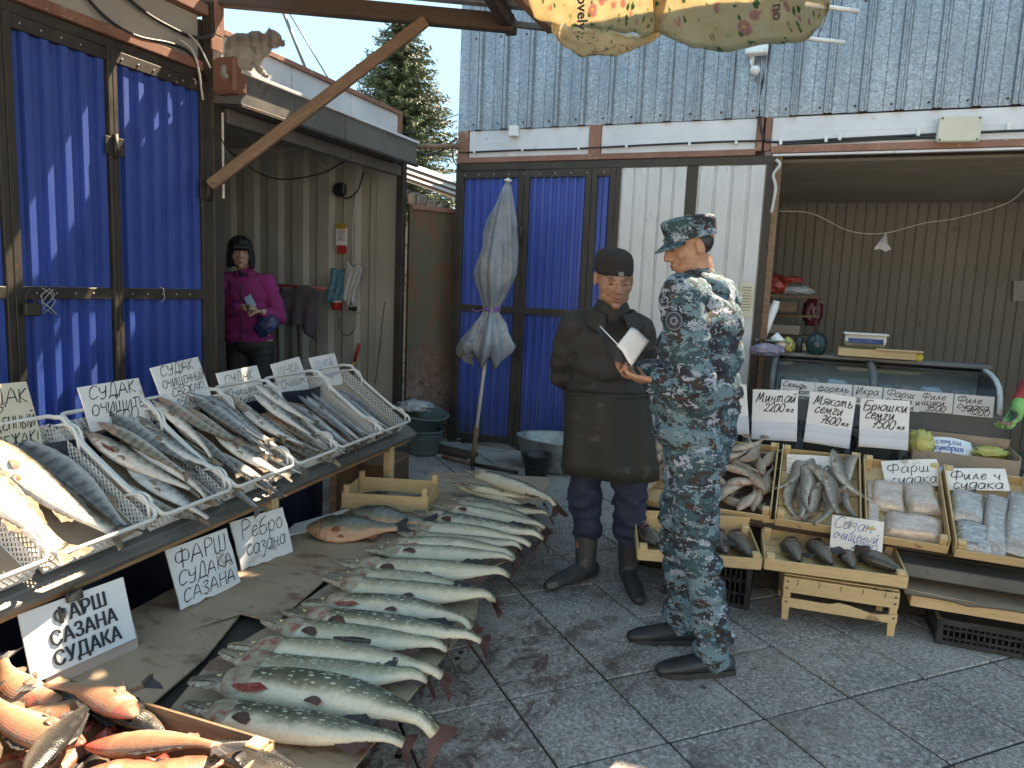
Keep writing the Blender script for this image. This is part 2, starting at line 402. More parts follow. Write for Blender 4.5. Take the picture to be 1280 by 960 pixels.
for (y,z) in ((2.762,2.08),(2.762,.5),(3.375,1.94)):
    h=MB(); h.tube([(X0+.058,y,z-.06),(X0+.058,y,z+.06)],.013,10); h.box((X0+.050,y-.028,z),(.006,.05,.09),b=.002); h.box((X0+.050,y+.028,z),(.006,.05,.09),b=.002); h.obj('hinge',M_FRAME,gate)
# padlock with chain on left stile
pl=MB(); pl.box((X0+.075,2.275,1.255),(.03,.075,.06),b=.006)
pl.tube([(X0+.075,2.25,1.28),(X0+.075,2.25,1.325),(X0+.075,2.275,1.345),(X0+.075,2.30,1.325),(X0+.075,2.30,1.28)],.005,6)
pl.obj('padlock',M_FRAME,gate)
wr=MB()
for k in range(5):
    a=rs.uniform(0,6); pts=[(X0+.06+.01*math.sin(a+i),2.36+.03*math.sin(i*1.3+a)+.01*i*.3,1.35-.03*i+rs.uniform(-.006,.006)) for i in range(5)]; wr.tube(pts,.0016,4)
wr.tube([(X0+.05,3.02,1.37),(X0+.06,3.035,1.36),(X0+.065,3.04,1.31),(X0+.05,3.03,1.285)],.002,4)
tag(wr.obj('tie_wire',M_CABLEW,gate),kind='stuff')
gate2=thing('sheet_metal_gate','blue corrugated gate sliver at the far left edge, beyond the padlock','gate')
for z0,z1 in ((.14,1.30),(1.36,2.5)): 
    s_=sheet(.9,z1-z0,.098,.026,[(0,0),(.50,0),(.58,1),(.92,1)],2,9); s_.obj('corrugated_sheet',M_BLUE,gate2,(X0+.004,1.29,z0),(0,0,RZ90))
barZ('right_stile',X0+.022,2.204,.08,2.56,.048,.034,M_FRAME,gate2); barY('top_rail',X0+.02,1.25,2.186,2.527,.044,.062,M_FRAME,gate2)
barY('middle_rail',X0+.022,1.25,2.186,1.33,.046,.058,M_FRAME,gate2)
# shed behind the gate
shed=thing('market_shed','left market shed with beige fascia, rust-brown trim and looped cables above the blue gate','shed')
barY('lintel_beam',X0-.02,1.1,3.39,2.585,.10,.05,M_FRAME,shed)
barY('brown_trim',X0+.015,1.1,3.37,2.645,.06,.052,M_RUSTPAINT,shed)
barY('beige_panel',X0-.02,1.1,3.37,2.80,.05,.256,M_BEIGE,shed); barY('upper_trim',X0+.02,1.1,3.40,2.96,.08,.06,M_RUSTPAINT,shed)
q=MB(); q.box((-4.3,2.2,3.0),(1.8,2.6,.05)); q.obj('roof',M_GALV,shed)
q=MB(); q.box((-4.35,1.07,1.5),(1.8,.05,2.9)); q.obj('side_wall',M_DARK,shed); q=MB(); q.box((-3.46,3.42,1.47),(.10,.04,2.9)); q.obj('side_wall',M_DARK,shed)
def cable(name,label,pts,r,mat,cat='cable',group=None,parent=None,n=6):
    # smooth through control points
    P=[Vector(p) for p in pts]; out=[]
    for i in range(len(P)-1):
        p0=P[max(i-1,0)];p1=P[i];p2=P[i+1];p3=P[min(i+2,len(P)-1)]
        for k in range(8):
            t=k/8; out.append(.5*((2*p1)+(p2-p0)*t+(2*p0-5*p1+4*p2-p3)*t*t+(3*p1-p0-3*p2+p3)*t**3))
    out.append(P[-1]); b=MB(); b.tube(out,r,n); o=b.obj(name,mat,parent)
    if parent is None: tag(o,label,cat,group)
    return o
xx=-3.36
cable('wall_cable','grey cable sagging across the beige fascia above the blue gate',[gx(90,-25,xx),gx(130,20,xx),gx(170,45,xx),gx(215,55,xx),gx(240,70,xx),gx(252,110,xx)],.009,M_CABLE)
cable('wall_cable','thick black cable with tape running to the steel column top',[gx(150,-10,xx),gx(185,18,xx),gx(215,35,xx),gx(240,46,xx),gx(262,46,xx+.05),gx(268,36,xx+.05),gx(269,-20,xx+.05)],.010,M_CABLE)
cable('wall_cable','white cable tail hanging off the steel column',[gx(236,43,xx+.02),gx(248,55,xx+.04),gx(258,75,xx+.06),gx(263,85,xx+.06)],.005,M_CABLEW)
cable('wall_cable','pale cable looping down beside the gate corner',[gx(225,50,xx),gx(240,62,xx+.02),gx(248,85,xx+.03),gx(252,112,xx+.03),gx(254,125,xx+.03)],.006,M_CABLEW)
# column
colm=thing('steel_column','dark steel column between the blue gate and the alcove with the woman','column',(-3.36,3.45,0))
q=MB(); q.box((-.01,0,1.53),(.08,.08,3.06),b=.006); q.obj('post',M_FRAME,colm)
q=MB(); q.box((-.03,.05,1.28),(.05,.03,2.5),b=.004); q.obj('flange',M_WOODDARK,colm)
q=MB(); q.box((.055,-.01,2.93),(.012,.07,.20),b=.002); q.box((.055,-.03,2.78),(.012,.09,.08),b=.002); q.obj('bracket',M_RUSTPAINT,colm)
q=MB(); q.box((.036,.03,2.16),(.01,.012,.5),b=.002); q.box((.054,-.02,2.99),(.01,.03,.1)); q.obj('white_strip',M_PLASTW,colm)
cable('wall_cable','black cable coiled round the steel column at the foot of the timber brace',[gx(272,150,-3.28),gx(262,190,-3.28),gx(262,215,-3.27),gx(275,228,-3.27),gx(284,215,-3.27),gx(280,180,-3.27),gx(262,160,-3.28),gx(250,175,-3.28)],.004,M_CABLE)
# ================================================================ CONTAINER alcove with awning
cont=thing('shipping_container','pale corrugated container stall behind the woman, with a grey awning','container')
CW=5.75
s_=sheet(2.05,2.75,.315,.036,[(0,0),(.30,0),(.42,1),(.86,1)],4,3); s_.obj('corrugated_wall',M_CONT,cont,(-5.62,CW,.0))
barX('corner_post',-3.66,-3.40,CW-.045,1.32,.03,2.64,M_CONT,cont,.003)
q=MB(); q.box((-4.5,4.6,.07),(2.15,2.3,.14),b=.01); q.obj('floor_step',M_WOODDARK,cont)
for c_,d_ in (((-5.62,4.6,1.35),(.04,2.3,2.6)),((-4.55,3.5,1.35),(2.1,.04,2.6)),((-4.55,4.6,2.70),(2.2,2.4,.03))):
    q=MB(); q.box(c_,d_); q.obj('inner_wall',M_CONT,cont)
barZ('jamb_post',-3.33,5.56,0,2.47,.07,.06,M_FRAME,cont); barZ('jamb_post',-3.36,5.62,0,2.47,.03,.05,M_RUST,cont)
barY('lintel',-3.35,3.52,5.60,2.40,.06,.085,M_GREYPAINT,cont)
aw=thing('x','', '') ; bpy.data.objects.remove(aw)
q=MB(); q.add([(-3.13,3.42,2.435),(-3.13,3.42,2.60),(-3.42,3.42,2.72),(-3.42,3.42,2.46),
               (-3.13,5.46,2.435),(-3.13,5.46,2.60),(-3.42,5.46,2.72),(-3.42,5.46,2.46)],[(0,1,2,3),(7,6,5,4),(0,4,5,1),(1,5,6,2),(2,6,7,3),(3,7,4,0)])
q.obj('awning_box',M_GREYPAINT,cont)
barY('awning_lip',-3.125,3.41,5.47,2.612,.035,.02,M_PANELW,cont,.002); barY('awning_drip',-3.13,3.41,5.47,2.425,.03,.02,M_FRAME,cont,.002)
for y in (3.9,4.45,5.0): barZ('awning_seam',-3.127,y,2.44,2.60,.006,.012,M_GREYPAINT,cont,.001)
q=MB(); q.box((-3.20,3.41,2.585),(.17,.11,.20),b=.015); q.obj('gutter_end',M_TERRA,cont)
# parapet with white siding & brown coping
for k in range(3):
    y0=3.55+k*.71; q=MB(); q.box((0,0,0),(.03,.70,.30),b=.003); q.obj('siding_panel',M_PANELW,cont,(-3.46,y0+.355,2.75))
barY('coping',-3.45,3.45,5.70,2.915,.06,.035,M_RUSTPAINT,cont); barZ('coping_post',-3.45,5.69,2.6,2.93,.05,.05,M_RUSTPAINT,cont)
q=MB(); q.box((-4.5,4.6,2.78),(2.0,2.2,.04)); q.obj('roof',M_DARK,cont)
# cables in alcove
cable('wall_cable','black cable sagging low under the container awning',[gy(278,180,4.6),gy(300,200,4.9),gy(330,219,5.1),gy(360,224,5.3),gy(400,217,5.5),gy(430,203,5.6)],.007,M_CABLE)
cable('wall_cable','pale cable hanging under the awning lintel',[gy(280,152,4.2),gy(305,165,4.5),gy(325,183,4.8),gy(350,189,5.1),gy(378,183,5.5)],.006,M_CABLEW)
cable('wall_cable','grey cable looping from the lintel to the junction on the container wall',[gy(385,185,5.5),gy(398,202,5.5),gy(412,211,5.6),gy(430,205,5.65),gy(436,200,5.6)],.006,M_CABLEW)
cable('wall_cable','white cable dropping down the container wall to the socket',[gy(452,205,5.6),gy(446,235,5.68),gy(441,290,5.68),gy(442,340,5.68),gy(443,378,5.68)],.006,M_CABLEW)
cable('wall_cable','pair of cables curling under the round junction box',[gy(455,215,5.6),gy(447,238,5.66),gy(434,248,5.66),gy(425,242,5.66),gy(418,232,5.66)],.006,M_CABLE)
cable('wall_cable','thin black wire down the container corner post',[gy(481,378,5.66),gy(478,400,5.68),gy(474,440,5.68),gy(469,480,5.68)],.003,M_CABLE)
# ================================================================ rusty panel between container and shop
A=Vector((-3.31,5.66)); B=Vector((-2.98,6.16))
ang=math.atan2(B.y-A.y,B.x-A.x); L_=(B-A).length+.03
rp=thing('rusty_sheet_door','rusty dark sheet-metal door standing between the container and the blue shop doors','door',(A.x,A.y,0),ang)
q=MB(); 
P=[[(L_*i/8,.006*math.sin(i*1.7+j*.9),2.10*j/10) for j in range(11)] for i in range(9)]
q.grid(P); q.add([(0,.02,0),(L_,.02,0),(L_,.02,2.1),(0,.02,2.1)],[(0,3,2,1)]); q.obj('sheet',M_RUST,rp)
barX('top_bar',0,L_,-.012,2.115,.03,.04,M_RUSTPAINT,rp); barZ('edge_bar',.012,-.012,0,2.13,.025,.03,M_RUST,rp)
# roofs behind
rb=thing('low_roofed_shed','low shed behind the rusty door with a bright sloping metal roof and crumbling wall top','shed',(-4.3,7.2,0))
q=MB(); q.box((.55,-.35,1.05),(2.2,.2,2.1)); q.obj('wall',grimy('crumbled_plaster',(.16,.15,.13),(.28,.27,.25),5,.9,bumps=.6,bscale=20,bd=.01,c3=(.07,.06,.05),t3=.5,s3=8),rb)
M_ROOFP=grimy('pink_roof_sheet',(.45,.33,.28),(.58,.46,.40),4,.5,kind='World',rand=False,c3=(.25,.15,.12),t3=.6,s3=9); M_ROOFT=grimy('teal_white_roof_sheet',(.45,.55,.55),(.58,.66,.66),4,.4,kind='World',rand=False)
for k,(mt,d0,z0) in enumerate(((M_ROOFP,0,0),(M_ROOFP,.20,.05),(M_ROOFT,.42,.11))):
    q=MB(); q.add([(0,-.5+d0,2.62+z0),(1.9,-.5+d0,2.02+z0),(1.9,-.2+d0,2.09+z0),(0,-.2+d0,2.69+z0)],[(0,1,2,3)]); 
    q.add([(0,-.5+d0,2.60+z0),(1.9,-.5+d0,2.0+z0),(1.9,-.2+d0,2.07+z0),(0,-.2+d0,2.67+z0)],[(3,2,1,0)]); q.add([(0,-.5+d0,2.62+z0),(1.9,-.5+d0,2.02+z0),(1.9,-.5+d0,2.0+z0),(0,-.5+d0,2.60+z0)],[(0,3,2,1)])
    q.obj('roof_sheet',mt,rb)
    q=MB(); q.box((.95,-.5+d0,2.33+z0),(2.0,.02,.025),rot=Euler((0,R(17.5),0)).to_matrix()); q.obj('roof_edge',M_WOODDARK,rb)
q=MB()
for k in range(16): q.box((.1+k*.11,-.46+rs.uniform(-.02,.02),2.40-.03*k+rs.uniform(-.02,.02)),(.12,.12,rs.uniform(.08,.16)),b=.02,rot=Euler((rs.uniform(-.3,.3),rs.uniform(0,.6),rs.uniform(-.5,.5))).to_matrix())
tag(q.obj('crumbled_edge',grimy('crumbled_cement',(.10,.085,.07),(.2,.17,.14),9,.95,bumps=.6,bscale=30,bd=.01),rb),kind='stuff')
# ================================================================ SHOP (front plane Y=5.91, faces -Y)
YF=5.91; XL=-2.97
shop=thing('market_shop','long metal shop with galvanized upper wall, blue and white doors and an open garage','building')
# galvanized upper wall: overlapping sheets
xs=XL
for k,(wd) in enumerate((.93,.93,.93,1.16,1.16,1.16,1.16)):
    s_=sheet(wd+.004,2.35,.2325,.034,RIB,4,20+k); s_.obj('galvanized_sheet',M_GALV,shop,(xs,YF-.012-.0015*(k%2),2.79+(.0 if k<3 else .006)))
    xs+=wd
q=MB(); q.box((1.05,9.2,5.17),(8.4,6.8,.06)); q.obj('roof',M_GALV,shop)
q=MB(); q.box((XL+.03,9.0,2.55),(.05,6.1,5.1)); q.obj('side_wall',M_GALV,shop)
q=MB(); q.box((XL+4.2,YF+.12,4.0),(8.3,.05,2.3)); q.obj('wall_backing',M_DARK,shop); q=MB(); q.box((XL+4.1,YF+.065,2.70),(8.15,.05,.36)); q.obj('wall_backing',M_WOODDARK,shop)  # lower strip added to stop light leaking through the band
# white band
def band(x0,x1): 
    q=MB(); q.box((0,0,0),(x1-x0,.03,.225),b=.003); q.box((0,-.0145,.0),(x1-x0,.004,.006)); q.obj('white_panel',M_PANELW,shop,((x0+x1)/2,YF+.01,2.675))
band(-2.86,-1.77); band(-1.665,-.46); band(-.35,1.6); band(1.604,3.6)
for x,wd in ((-2.915,.10),(-1.7175,.10),(-.435,.045),(-.375,.045)): barZ('band_post',x,YF+.003,2.545,2.79,wd,.05,M_RUSTPAINT,shop)
barX('brown_beam',XL,-.455,YF-.005,2.535,.06,.045,M_RUSTPAINT,shop); barX('brown_beam',-.345,5.2,YF-.008,2.548,.06,.05,M_RUSTPAINT,shop)
barX('cream_strip',-.33,5.2,YF-.006,2.511,.05,.018,M_PANELW,shop)
barX('dark_lintel',XL,-.29,YF+.0,2.478,.055,.062,M_FRAME,shop)
# posts
for x,wd in ((-2.955,.03),(-1.50,.04),(-.335,.05)): barZ('door_post',x,YF+.0,0,2.446,wd,.06,M_FRAME,shop)
def blue_leaf(label_,x0,x1,parent,pitch=.0755,mid=1.25,bot=.12):
    d=thing('door',None,None); d.parent=parent; d['label']=label_
    st=.048
    barZ('stile',x0+st/2,YF-.012,.05,2.44,st,.045,M_FRAME,d); barZ('stile',x1-st/2,YF-.012,.05,2.44,st,.045,M_FRAME,d)
    for z in (2.41,mid,.08): barX('rail',x0+st,x1-st,YF-.012,z,.043,.06,M_FRAME,d)
    s_=sheet(x1-x0-2*st,2.38-mid-.03,pitch,.016,TRAP,3,int(abs(x0)*10)); s_.obj('upper_sheet',M_BLUE,d,(x0+st,YF-.004,mid+.03))
    s_=sheet(x1-x0-2*st,mid-.03-.11,pitch,.016,TRAP,3,int(abs(x0)*11)); s_.obj('lower_sheet',M_BLUE,d,(x0+st,YF-.004,.11))
    return d
# door leaves are parts; their rails and sheets sub-parts
d1=blue_leaf('left blue door leaf behind the folded umbrella',-2.938,-2.322,shop)
d2=blue_leaf('middle blue door leaf left of the old man',-2.318,-1.725,shop)
d3=blue_leaf('narrow blue leaf beside the white doors',-1.72,-1.52,shop)
def white_leaf(x0,x1,lab):
    d=thing('door',None,None); d.parent=shop; d['label']=lab
    s_=sheet(x1-x0,2.34,.112,.014,[(0,0),(.10,0),(.16,1),(.94,1)],2,int(abs(x0)*7)); s_.obj('white_sheet',M_WHITE,d,(x0,YF-.01,.10))
    return d
white_leaf(-1.478,-.952,'white ribbed door leaf right of the blue doors'); white_leaf(-.868,-.366,'white ribbed door leaf at the garage edge')
barZ('door_post',-.91,YF+.0,0,2.446,.082,.05,M_FRAME,shop)
q=MB(); screws(q,[(x,YF-.037,2.41) for x in np.arange(-2.88,-1.5,.14)]+[(x,YF-.03,2.425) for x in np.arange(-1.44,-.38,.12)],(0,-1,0),.006); tag(q.obj('screw_row',M_SCREW,shop),kind='stuff')
for x,z in ((-2.32,1.9),(-2.32,.45)):
    h=MB(); h.tube([(x,YF-.045,z-.07),(x,YF-.045,z+.07)],.012,8); h.obj('hinge',M_FRAME,shop)
# garage interior
gi=thing('interior',None,None); gi.parent=shop
s_=sheet(4.6,2.52,.095,.008,[(0,0),(.80,0),(.86,1),(.94,1)],1,1); s_.obj('back_wall',M_GARW,gi,(-.35,8.55,0))
# ceiling ribs running along X
s_=sheet(4.6,2.6,.0001+.11,.01,[(0,0),(.6,0),(.7,1),(.9,1)],1,2)
c_=sheet(2.62,4.6,.11,.022,[(0,0),(.7,0),(.78,1),(.92,1)],1,2); c_.obj('ceiling',M_GARW,gi,(-.35,5.95,2.50),(R(90),0,R(90)))
q=MB(); q.box((-.36,7.22,1.27),(.05,2.66,2.54)); q.obj('left_wall',M_GARW,gi)
s_=sheet(2.6,2.5,.16,.012,TRAP,1,3); s_.obj('right_wall',M_GARW,gi,(3.62,8.55,0),(0,0,R(-90)))
q=MB(); q.box((1.6,7.3,.0),(4.3,2.9,.03)); q.obj('floor',M_GROUND,gi)
barZ('garage_jamb',-.285,YF+.04,0,2.5,.05,.09,M_WOODOLD,shop); barZ('garage_jamb',3.7,YF+.0,0,2.5,.15,.10,M_FRAME,shop)
q=MB(); q.box((1.7,YF+.06,2.535),(4.2,.12,.07)); q.obj('leak_filler',M_WOODDARK,shop)  # filler added over the garage opening to close a light leak
q=MB(); screws(q,[(XL+.02+.2325*(i+.55),YF-.018,z) for i in range(31) for z in (2.84,3.55,4.3)],(0,-1,0),.009); tag(q.obj('wall_screws',M_FRAME,shop),kind='stuff')
q=MB(); q.box((4.5,YF+.02,1.25),(1.5,.06,2.5)); q.obj('right_wall',M_WHITE,shop)
# cable along the band, boxes, lamp
bc=cable('band_cable','thin black cable clipped along the white band above the blue doors',[(-2.95,YF-.02,2.605),(-2.4,YF-.02,2.610),(-1.9,YF-.02,2.607),(-1.2,YF-.02,2.618),(-.7,YF-.02,2.622),(-.36,YF-.02,2.618)],.008,M_CABLE)
bc2=cable('band_cable','bundle of thick black cables clipped along the white band over the garage opening',[(-.42,YF-.035,3.6),(-.42,YF-.035,3.2),(-.46,YF-.035,2.9),(-.41,YF-.035,2.66),(-.33,YF-.03,2.605),(.1,YF-.03,2.61),(.8,YF-.03,2.622),(1.6,YF-.03,2.63),(3.4,YF-.03,2.66)],.009,M_CABLE)
cable('lower_cable','',[(-.30,YF-.03,2.588),(.1,YF-.032,2.592),(.4,YF-.03,2.60),(.75,YF-.03,2.60)],.009,M_CABLE,parent=bc2)
for k,x in enumerate((-2.8,-2.35,-1.85,-1.45,-.95,-.6)):
    q=MB(); q.box((0,0,0),(.022,.012,.03),b=.002); q.obj('cable_clip',M_PLASTW,bc,(x,YF-.022,2.612))
for k,x in enumerate((-.28,.03,.12,.62,.78,1.15)):
    q=MB(); q.box((0,0,0),(.022,.018,.045),b=.002); q.obj('cable_clip',M_PLASTW,bc2,(x,YF-.036,2.604+.01*k))
q=MB(); q.box((0,0,0),(.26,.06,.17),b=.01); q.box((0,-.034,0),(.25,.01,.16),b=.004); jb=q.obj('junction_box',grimy('cream_plastic',(.50,.48,.38),(.58,.56,.46),6,.5,bumps=0),None,(.86,YF-.05,2.64),(0,R(1.5),0)); tag(jb,'cream square junction box on the white band over the garage','junction box')
for x in(-.11,.11):
    for z in (-.07,.07):
        q=MB(); screws(q,[(x,-.041,z)],(0,-1,0),.007); q.obj('lid_screw',M_FRAME,jb)
q=MB(); q.box((0,0,0),(.085,.05,.09),b=.006); tag(q.obj('junction_box',M_PLASTW,None,(-2.43,YF-.03,2.765)),'small white junction box at the lower edge of the galvanized wall','junction box')
lp=thing('motion_lamp','white wall lamp with a round sensor below the floral cloth','lamp',(-.50,YF-.10,3.22))
q=MB(); q.box((0,0,.03),(.16,.05,.075),b=.008,rot=Euler((R(-20),0,0)).to_matrix()); q.obj('lamp_head',M_PLASTW,lp)
q=MB(); q.tube([(-.03,.03,0),(-.035,.0,-.05),(-.02,-.01,-.09)],.008,6); q.box((-.03,.04,-.03),(.03,.05,.06),b=.005); q.obj('arm',M_PLASTW,lp)
q=MB(); q.lathe([(.001,-.038),(.02,-.035),(.036,-.012),(.038,.008),(.028,.026),(.001,.033)],14,M=Matrix.Translation((-.0,-.01,-.115))); q.obj('sensor',M_PLASTW,lp)
# ================================================================ CANOPY over the aisle
can=thing('timber_canopy','timber and corrugated canopy overhead with dark beams, top of the view','canopy')
bA=gz(225,-8,3.05); bB=gz(642,30,3.05)
def beam(name,a,b_,w_,h_,mat,par,lab=None):
    a=Vector(a);b_=Vector(b_);d=b_-a; q=MB(); n_=max(2,int(d.length/.25)); q_=[]
    q.box((d.length/2,0,0),(d.length,w_,h_),b=.006)
    o=q.obj(name,mat,par); o.matrix_world=basis(a,d,Vector((0,0,1)).cross(d)); return o
o=beam('front_beam',bA,bB,.07,.10,M_WOODDARK,can)
dirb=(bB-bA).normalized(); back=Vector((dirb.y,-dirb.x,0))   # towards the camera
if back.y>0: back=-back
beam('brace',gx(262,228,-3.26)+Vector((0,0,-.02)),gz(532,26,3.0),.055,.065,M_WOODOLD,can)
for t in (.90,1.62,-.2):
    p=bA+dirb*((bB-bA).length*t)
    if t==.90: a=gz(652,38,3.06); b_=gz(560,-60,3.10); beam('rafter',gz(640,36,3.06),gz(606,-20,3.08),.07,.09,M_WOODDARK,can)
rf2=beam('rafter',gz(690,34,3.04),gz(636,-22,3.08),.06,.08,M_WOODOLD,can)
q=MB(); q.box((0,0,0),(.42,.03,.035),b=.003); o=q.obj('steel_rail',M_GREYPAINT,can); o.matrix_world=basis((gz(640,30,3.05)+gz(692,36,3.05))/2,gz(692,36,3.05)-gz(640,30,3.05),(0,1,0))
# corrugated roof sheets lying on the beams; ribs run along the beam. rows towards the camera
def roof_sheet(p0,len_,depth_,seed,par=can,pitch=.15):
    n=max(2,int(depth_/pitch)); pr=profile(n,depth_/n,TRAP); b=MB(); rows=[]
    ns=6
    for j in range(ns+1): rows.append([tuple(p0+dirb*(len_*j/ns)+back*x+Vector((0,0,-.028*d+.0+.03*x))) for x,d in pr])
    vs=[p for r in rows for p in r]; m_=len(pr); fs=[]
    for j in range(ns):
        for i in range(m_-1): fs.append((j*m_+i,j*m_+i+1,(j+1)*m_+i+1,(j+1)*m_+i))
    off=len(vs); vs+=[(x,y,z+.0015) for x,y,z in vs]; fs+=[tuple(q+off for q in f)[::-1] for f in fs]; b.add(vs,fs)
    return b.obj('roof_sheet',M_ROOFU,par)
n_=NB('canopy_underside',.5,.3); co_=n_.coord('World'); n_.col(n_.mix(n_.val(n_.noise(co_,3,6,.65),.4,.65),(.20,.21,.25),(.30,.31,.34))); M_ROOFU=n_.m
roof_base=bA+Vector((0,0,.10))
# only the first shows; unseen others added, spaced to shade and leave a sun strip
BL=(bB-bA).length
roof_sheet(roof_base+dirb*.55-back*.05,BL-.45,1.05,1)
roof_sheet(roof_base-dirb*1.6+back*.22,2.5,3.1,4)
roof_sheet(roof_base+dirb*2.02+back*.95+Vector((0,0,.03)),1.2,.5,6)
roof_sheet(roof_base+dirb*.9+back*2.0+Vector((0,0,.06)),1.35,2.4,2)
roof_sheet(roof_base+dirb*2.25+back*2.5+Vector((0,0,.10)),3.6,2.6,3)
# ================================================================ FISH
def fish_mat(name,back,side,belly,spot=None,scales=1.0,spotscale=26,rough=.28,stripe=None,blush=None,b0=.40,b1=.72,mott=.5,head=None):
    n=NB(name,rough,0,.6); uvn=n.coord('UV',(1,1,1)); u,v,_=n.sep(uvn)
    oc=n.coord('Object',(1,1,1),True); nz=n.noise(oc,14,5,.65); nb=n.noise(oc,38,4,.7)
    vv=n.math('ADD',v,n.val(nz,.3,.7,-.10,.10))
    c=n.ramp(vv,[(.0,belly),(b0*.55,belly),(b0,side),(b1,back),(1.0,tuple(x*.75 for x in back))])
    c=n.mix(n.val(nb,.45,.68,0,mott),c,tuple(x*.55 for x in side))
    if stripe:
        st=n.wave(n.coord('UV',(1,.25,1)),3.6,3.5,3); f=n.math('MULTIPLY',n.val(st,.55,.75,0,.7),n.val(v,.35,.6)); c=n.mix(f,c,stripe)
    if spot:
        mp=n.coord('UV',(spotscale,spotscale*.34,1)); wv=n.t.nodes.new('ShaderNodeVectorMath'); wv.operation='ADD'
        n.L(mp,wv.inputs[0]); n.L(n.math('MULTIPLY',n.noise(mp,.7,3,.6),1.3),wv.inputs[1])
        vo=n.vor(wv.outputs[0],1.0,rnd=.75); f=n.math('MULTIPLY',n.val(vo,.34,.24),n.math('MULTIPLY',n.val(v,.30,.46),n.val(u,.14,.24))); c=n.mix(f,c,spot)
    hd=n.math('MULTIPLY',n.val(u,head[0]+.03,head[0]-.03),n.val(n.noise(oc,42,5,.75),.40,.60,.25,.95)) if head else None
    if head: c=n.mix(hd,c,head[1]); c=n.mix(n.math('MULTIPLY',n.val(u,head[0]+.02,head[0]-.02),n.val(n.noise(oc,70,4,.7),.58,.66)),c,(.03,.022,.02))
    if blush:
        f=n.math('MULTIPLY',n.val(n.noise(oc,9,5,.7),.50,.66,0,.9),n.val(u,.75,.15,.15,1)); c=n.mix(f,c,blush)
    n.col(c)
    sc=n.vor(n.coord('UV',(62*scales,20*scales,1)),1.0,'F1','Distance',.35); n.bump(sc,.6,.0018); n.bump(nz,.25,.004)
    n.rough(n.val(nb,.3,.7,rough-.08,rough+.16)); n.b.inputs['Coat Weight'].default_value=.22; n.b.inputs['Coat Roughness'].default_value=.22
    return n.m
def fin_mat(name,c1,c2):
    n=NB(name,.4); uvn=n.coord('UV',(1,1,1)); w_=n.wave(n.coord('UV',(.2,1,1)),4.5,1.0,2,'Y'); c=n.mix(n.val(w_,.3,.8),c1,c2); f=n.noise(n.coord('Object',rand=True),30,4,.6)
    c=n.mix(n.val(f,.45,.7,0,.7),c,tuple(x*.5 for x in c1)); n.col(c); n.bump(w_,.5,.002); return n.m
M_ZAN=fish_mat('zander_skin',(.19,.175,.125),(.46,.43,.35),(.68,.63,.56),stripe=(.07,.065,.05),blush=(.42,.20,.14),head=(.2,(.38,.22,.15)))
M_ZANG=fish_mat('grey_zander_skin',(.12,.125,.12),(.38,.39,.38),(.64,.62,.58),stripe=(.05,.055,.06))
M_PIKES=fish_mat('slim_pike_skin',(.09,.10,.105),(.32,.34,.35),(.58,.57,.54),scales=1.3,blush=(.34,.20,.16))
M_PIKE=fish_mat('pike_skin',(.060,.066,.038),(.18,.175,.115),(.58,.54,.42),spot=(.50,.50,.41),spotscale=27,b0=.44,b1=.62,mott=.2,head=(.17,(.15,.115,.09)))
M_PIKEP=fish_mat('pale_pike_skin',(.10,.098,.052),(.34,.315,.215),(.58,.54,.42),spot=(.47,.47,.39),spotscale=30,b0=.46,b1=.80,mott=.25,head=(.20,(.22,.17,.13)))
M_CARP=fish_mat('carp_skin',(.05,.05,.035),(.20,.18,.12),(.62,.30,.16),scales=.62,b0=.42,b1=.66,rough=.25,mott=.25,head=(.24,(.25,.15,.08)))
M_RED=fish_mat('red_bream_skin',(.26,.12,.07),(.40,.24,.14),(.50,.35,.24),scales=.8,mott=.75,blush=(.50,.07,.05),rough=.3,head=(.20,(.22,.09,.05)))
M_BLACKF=fish_mat('dark_carp_skin',(.018,.017,.016),(.05,.043,.035),(.13,.10,.075),scales=.7,rough=.22)
M_TANF=fish_mat('frozen_carp_skin',(.24,.19,.13),(.36,.29,.21),(.50,.38,.30),scales=.7,blush=(.30,.15,.11),rough=.3,mott=.9)
M_FROST=fish_mat('frosted_pollock_skin',(.13,.11,.085),(.30,.27,.22),(.50,.47,.42),scales=1.2,rough=.3,mott=1.0,blush=(.28,.18,.14))
M_FINR=fin_mat('red_fin',(.13,.045,.036),(.05,.028,.025)); M_FING=fin_mat('grey_fin',(.16,.14,.11),(.07,.06,.055)); M_FINT=fin_mat('tan_fin',(.36,.26,.18),(.16,.10,.07)); M_FINK=fin_mat('dark_fin',(.05,.045,.05),(.02,.018,.02)); M_FINO=fin_mat('orange_fin',(.45,.14,.05),(.18,.05,.03))
M_EYEG=grimy('fish_eye_gold',(.45,.38,.18),(.55,.48,.26),60,.15,bumps=0); M_EYEK=grimy('fish_pupil',(.008,.008,.008),(.015,.015,.015),60,.08,bumps=0)
M_GILLP=grimy('pike_gill_plate',(.24,.20,.14),(.40,.36,.28),30,.35,c3=(.26,.10,.08),t3=.52,s3=24,bumps=.3,bscale=60,bd=.002); M_MOUTH=grimy('mouth_dark',(.03,.018,.014),(.07,.035,.028),60,.4,bumps=0)
M_GUT=grimy('raw_red_flesh',(.20,.03,.025),(.34,.10,.075),40,.25,bumps=.4,bscale=90,bd=.003)
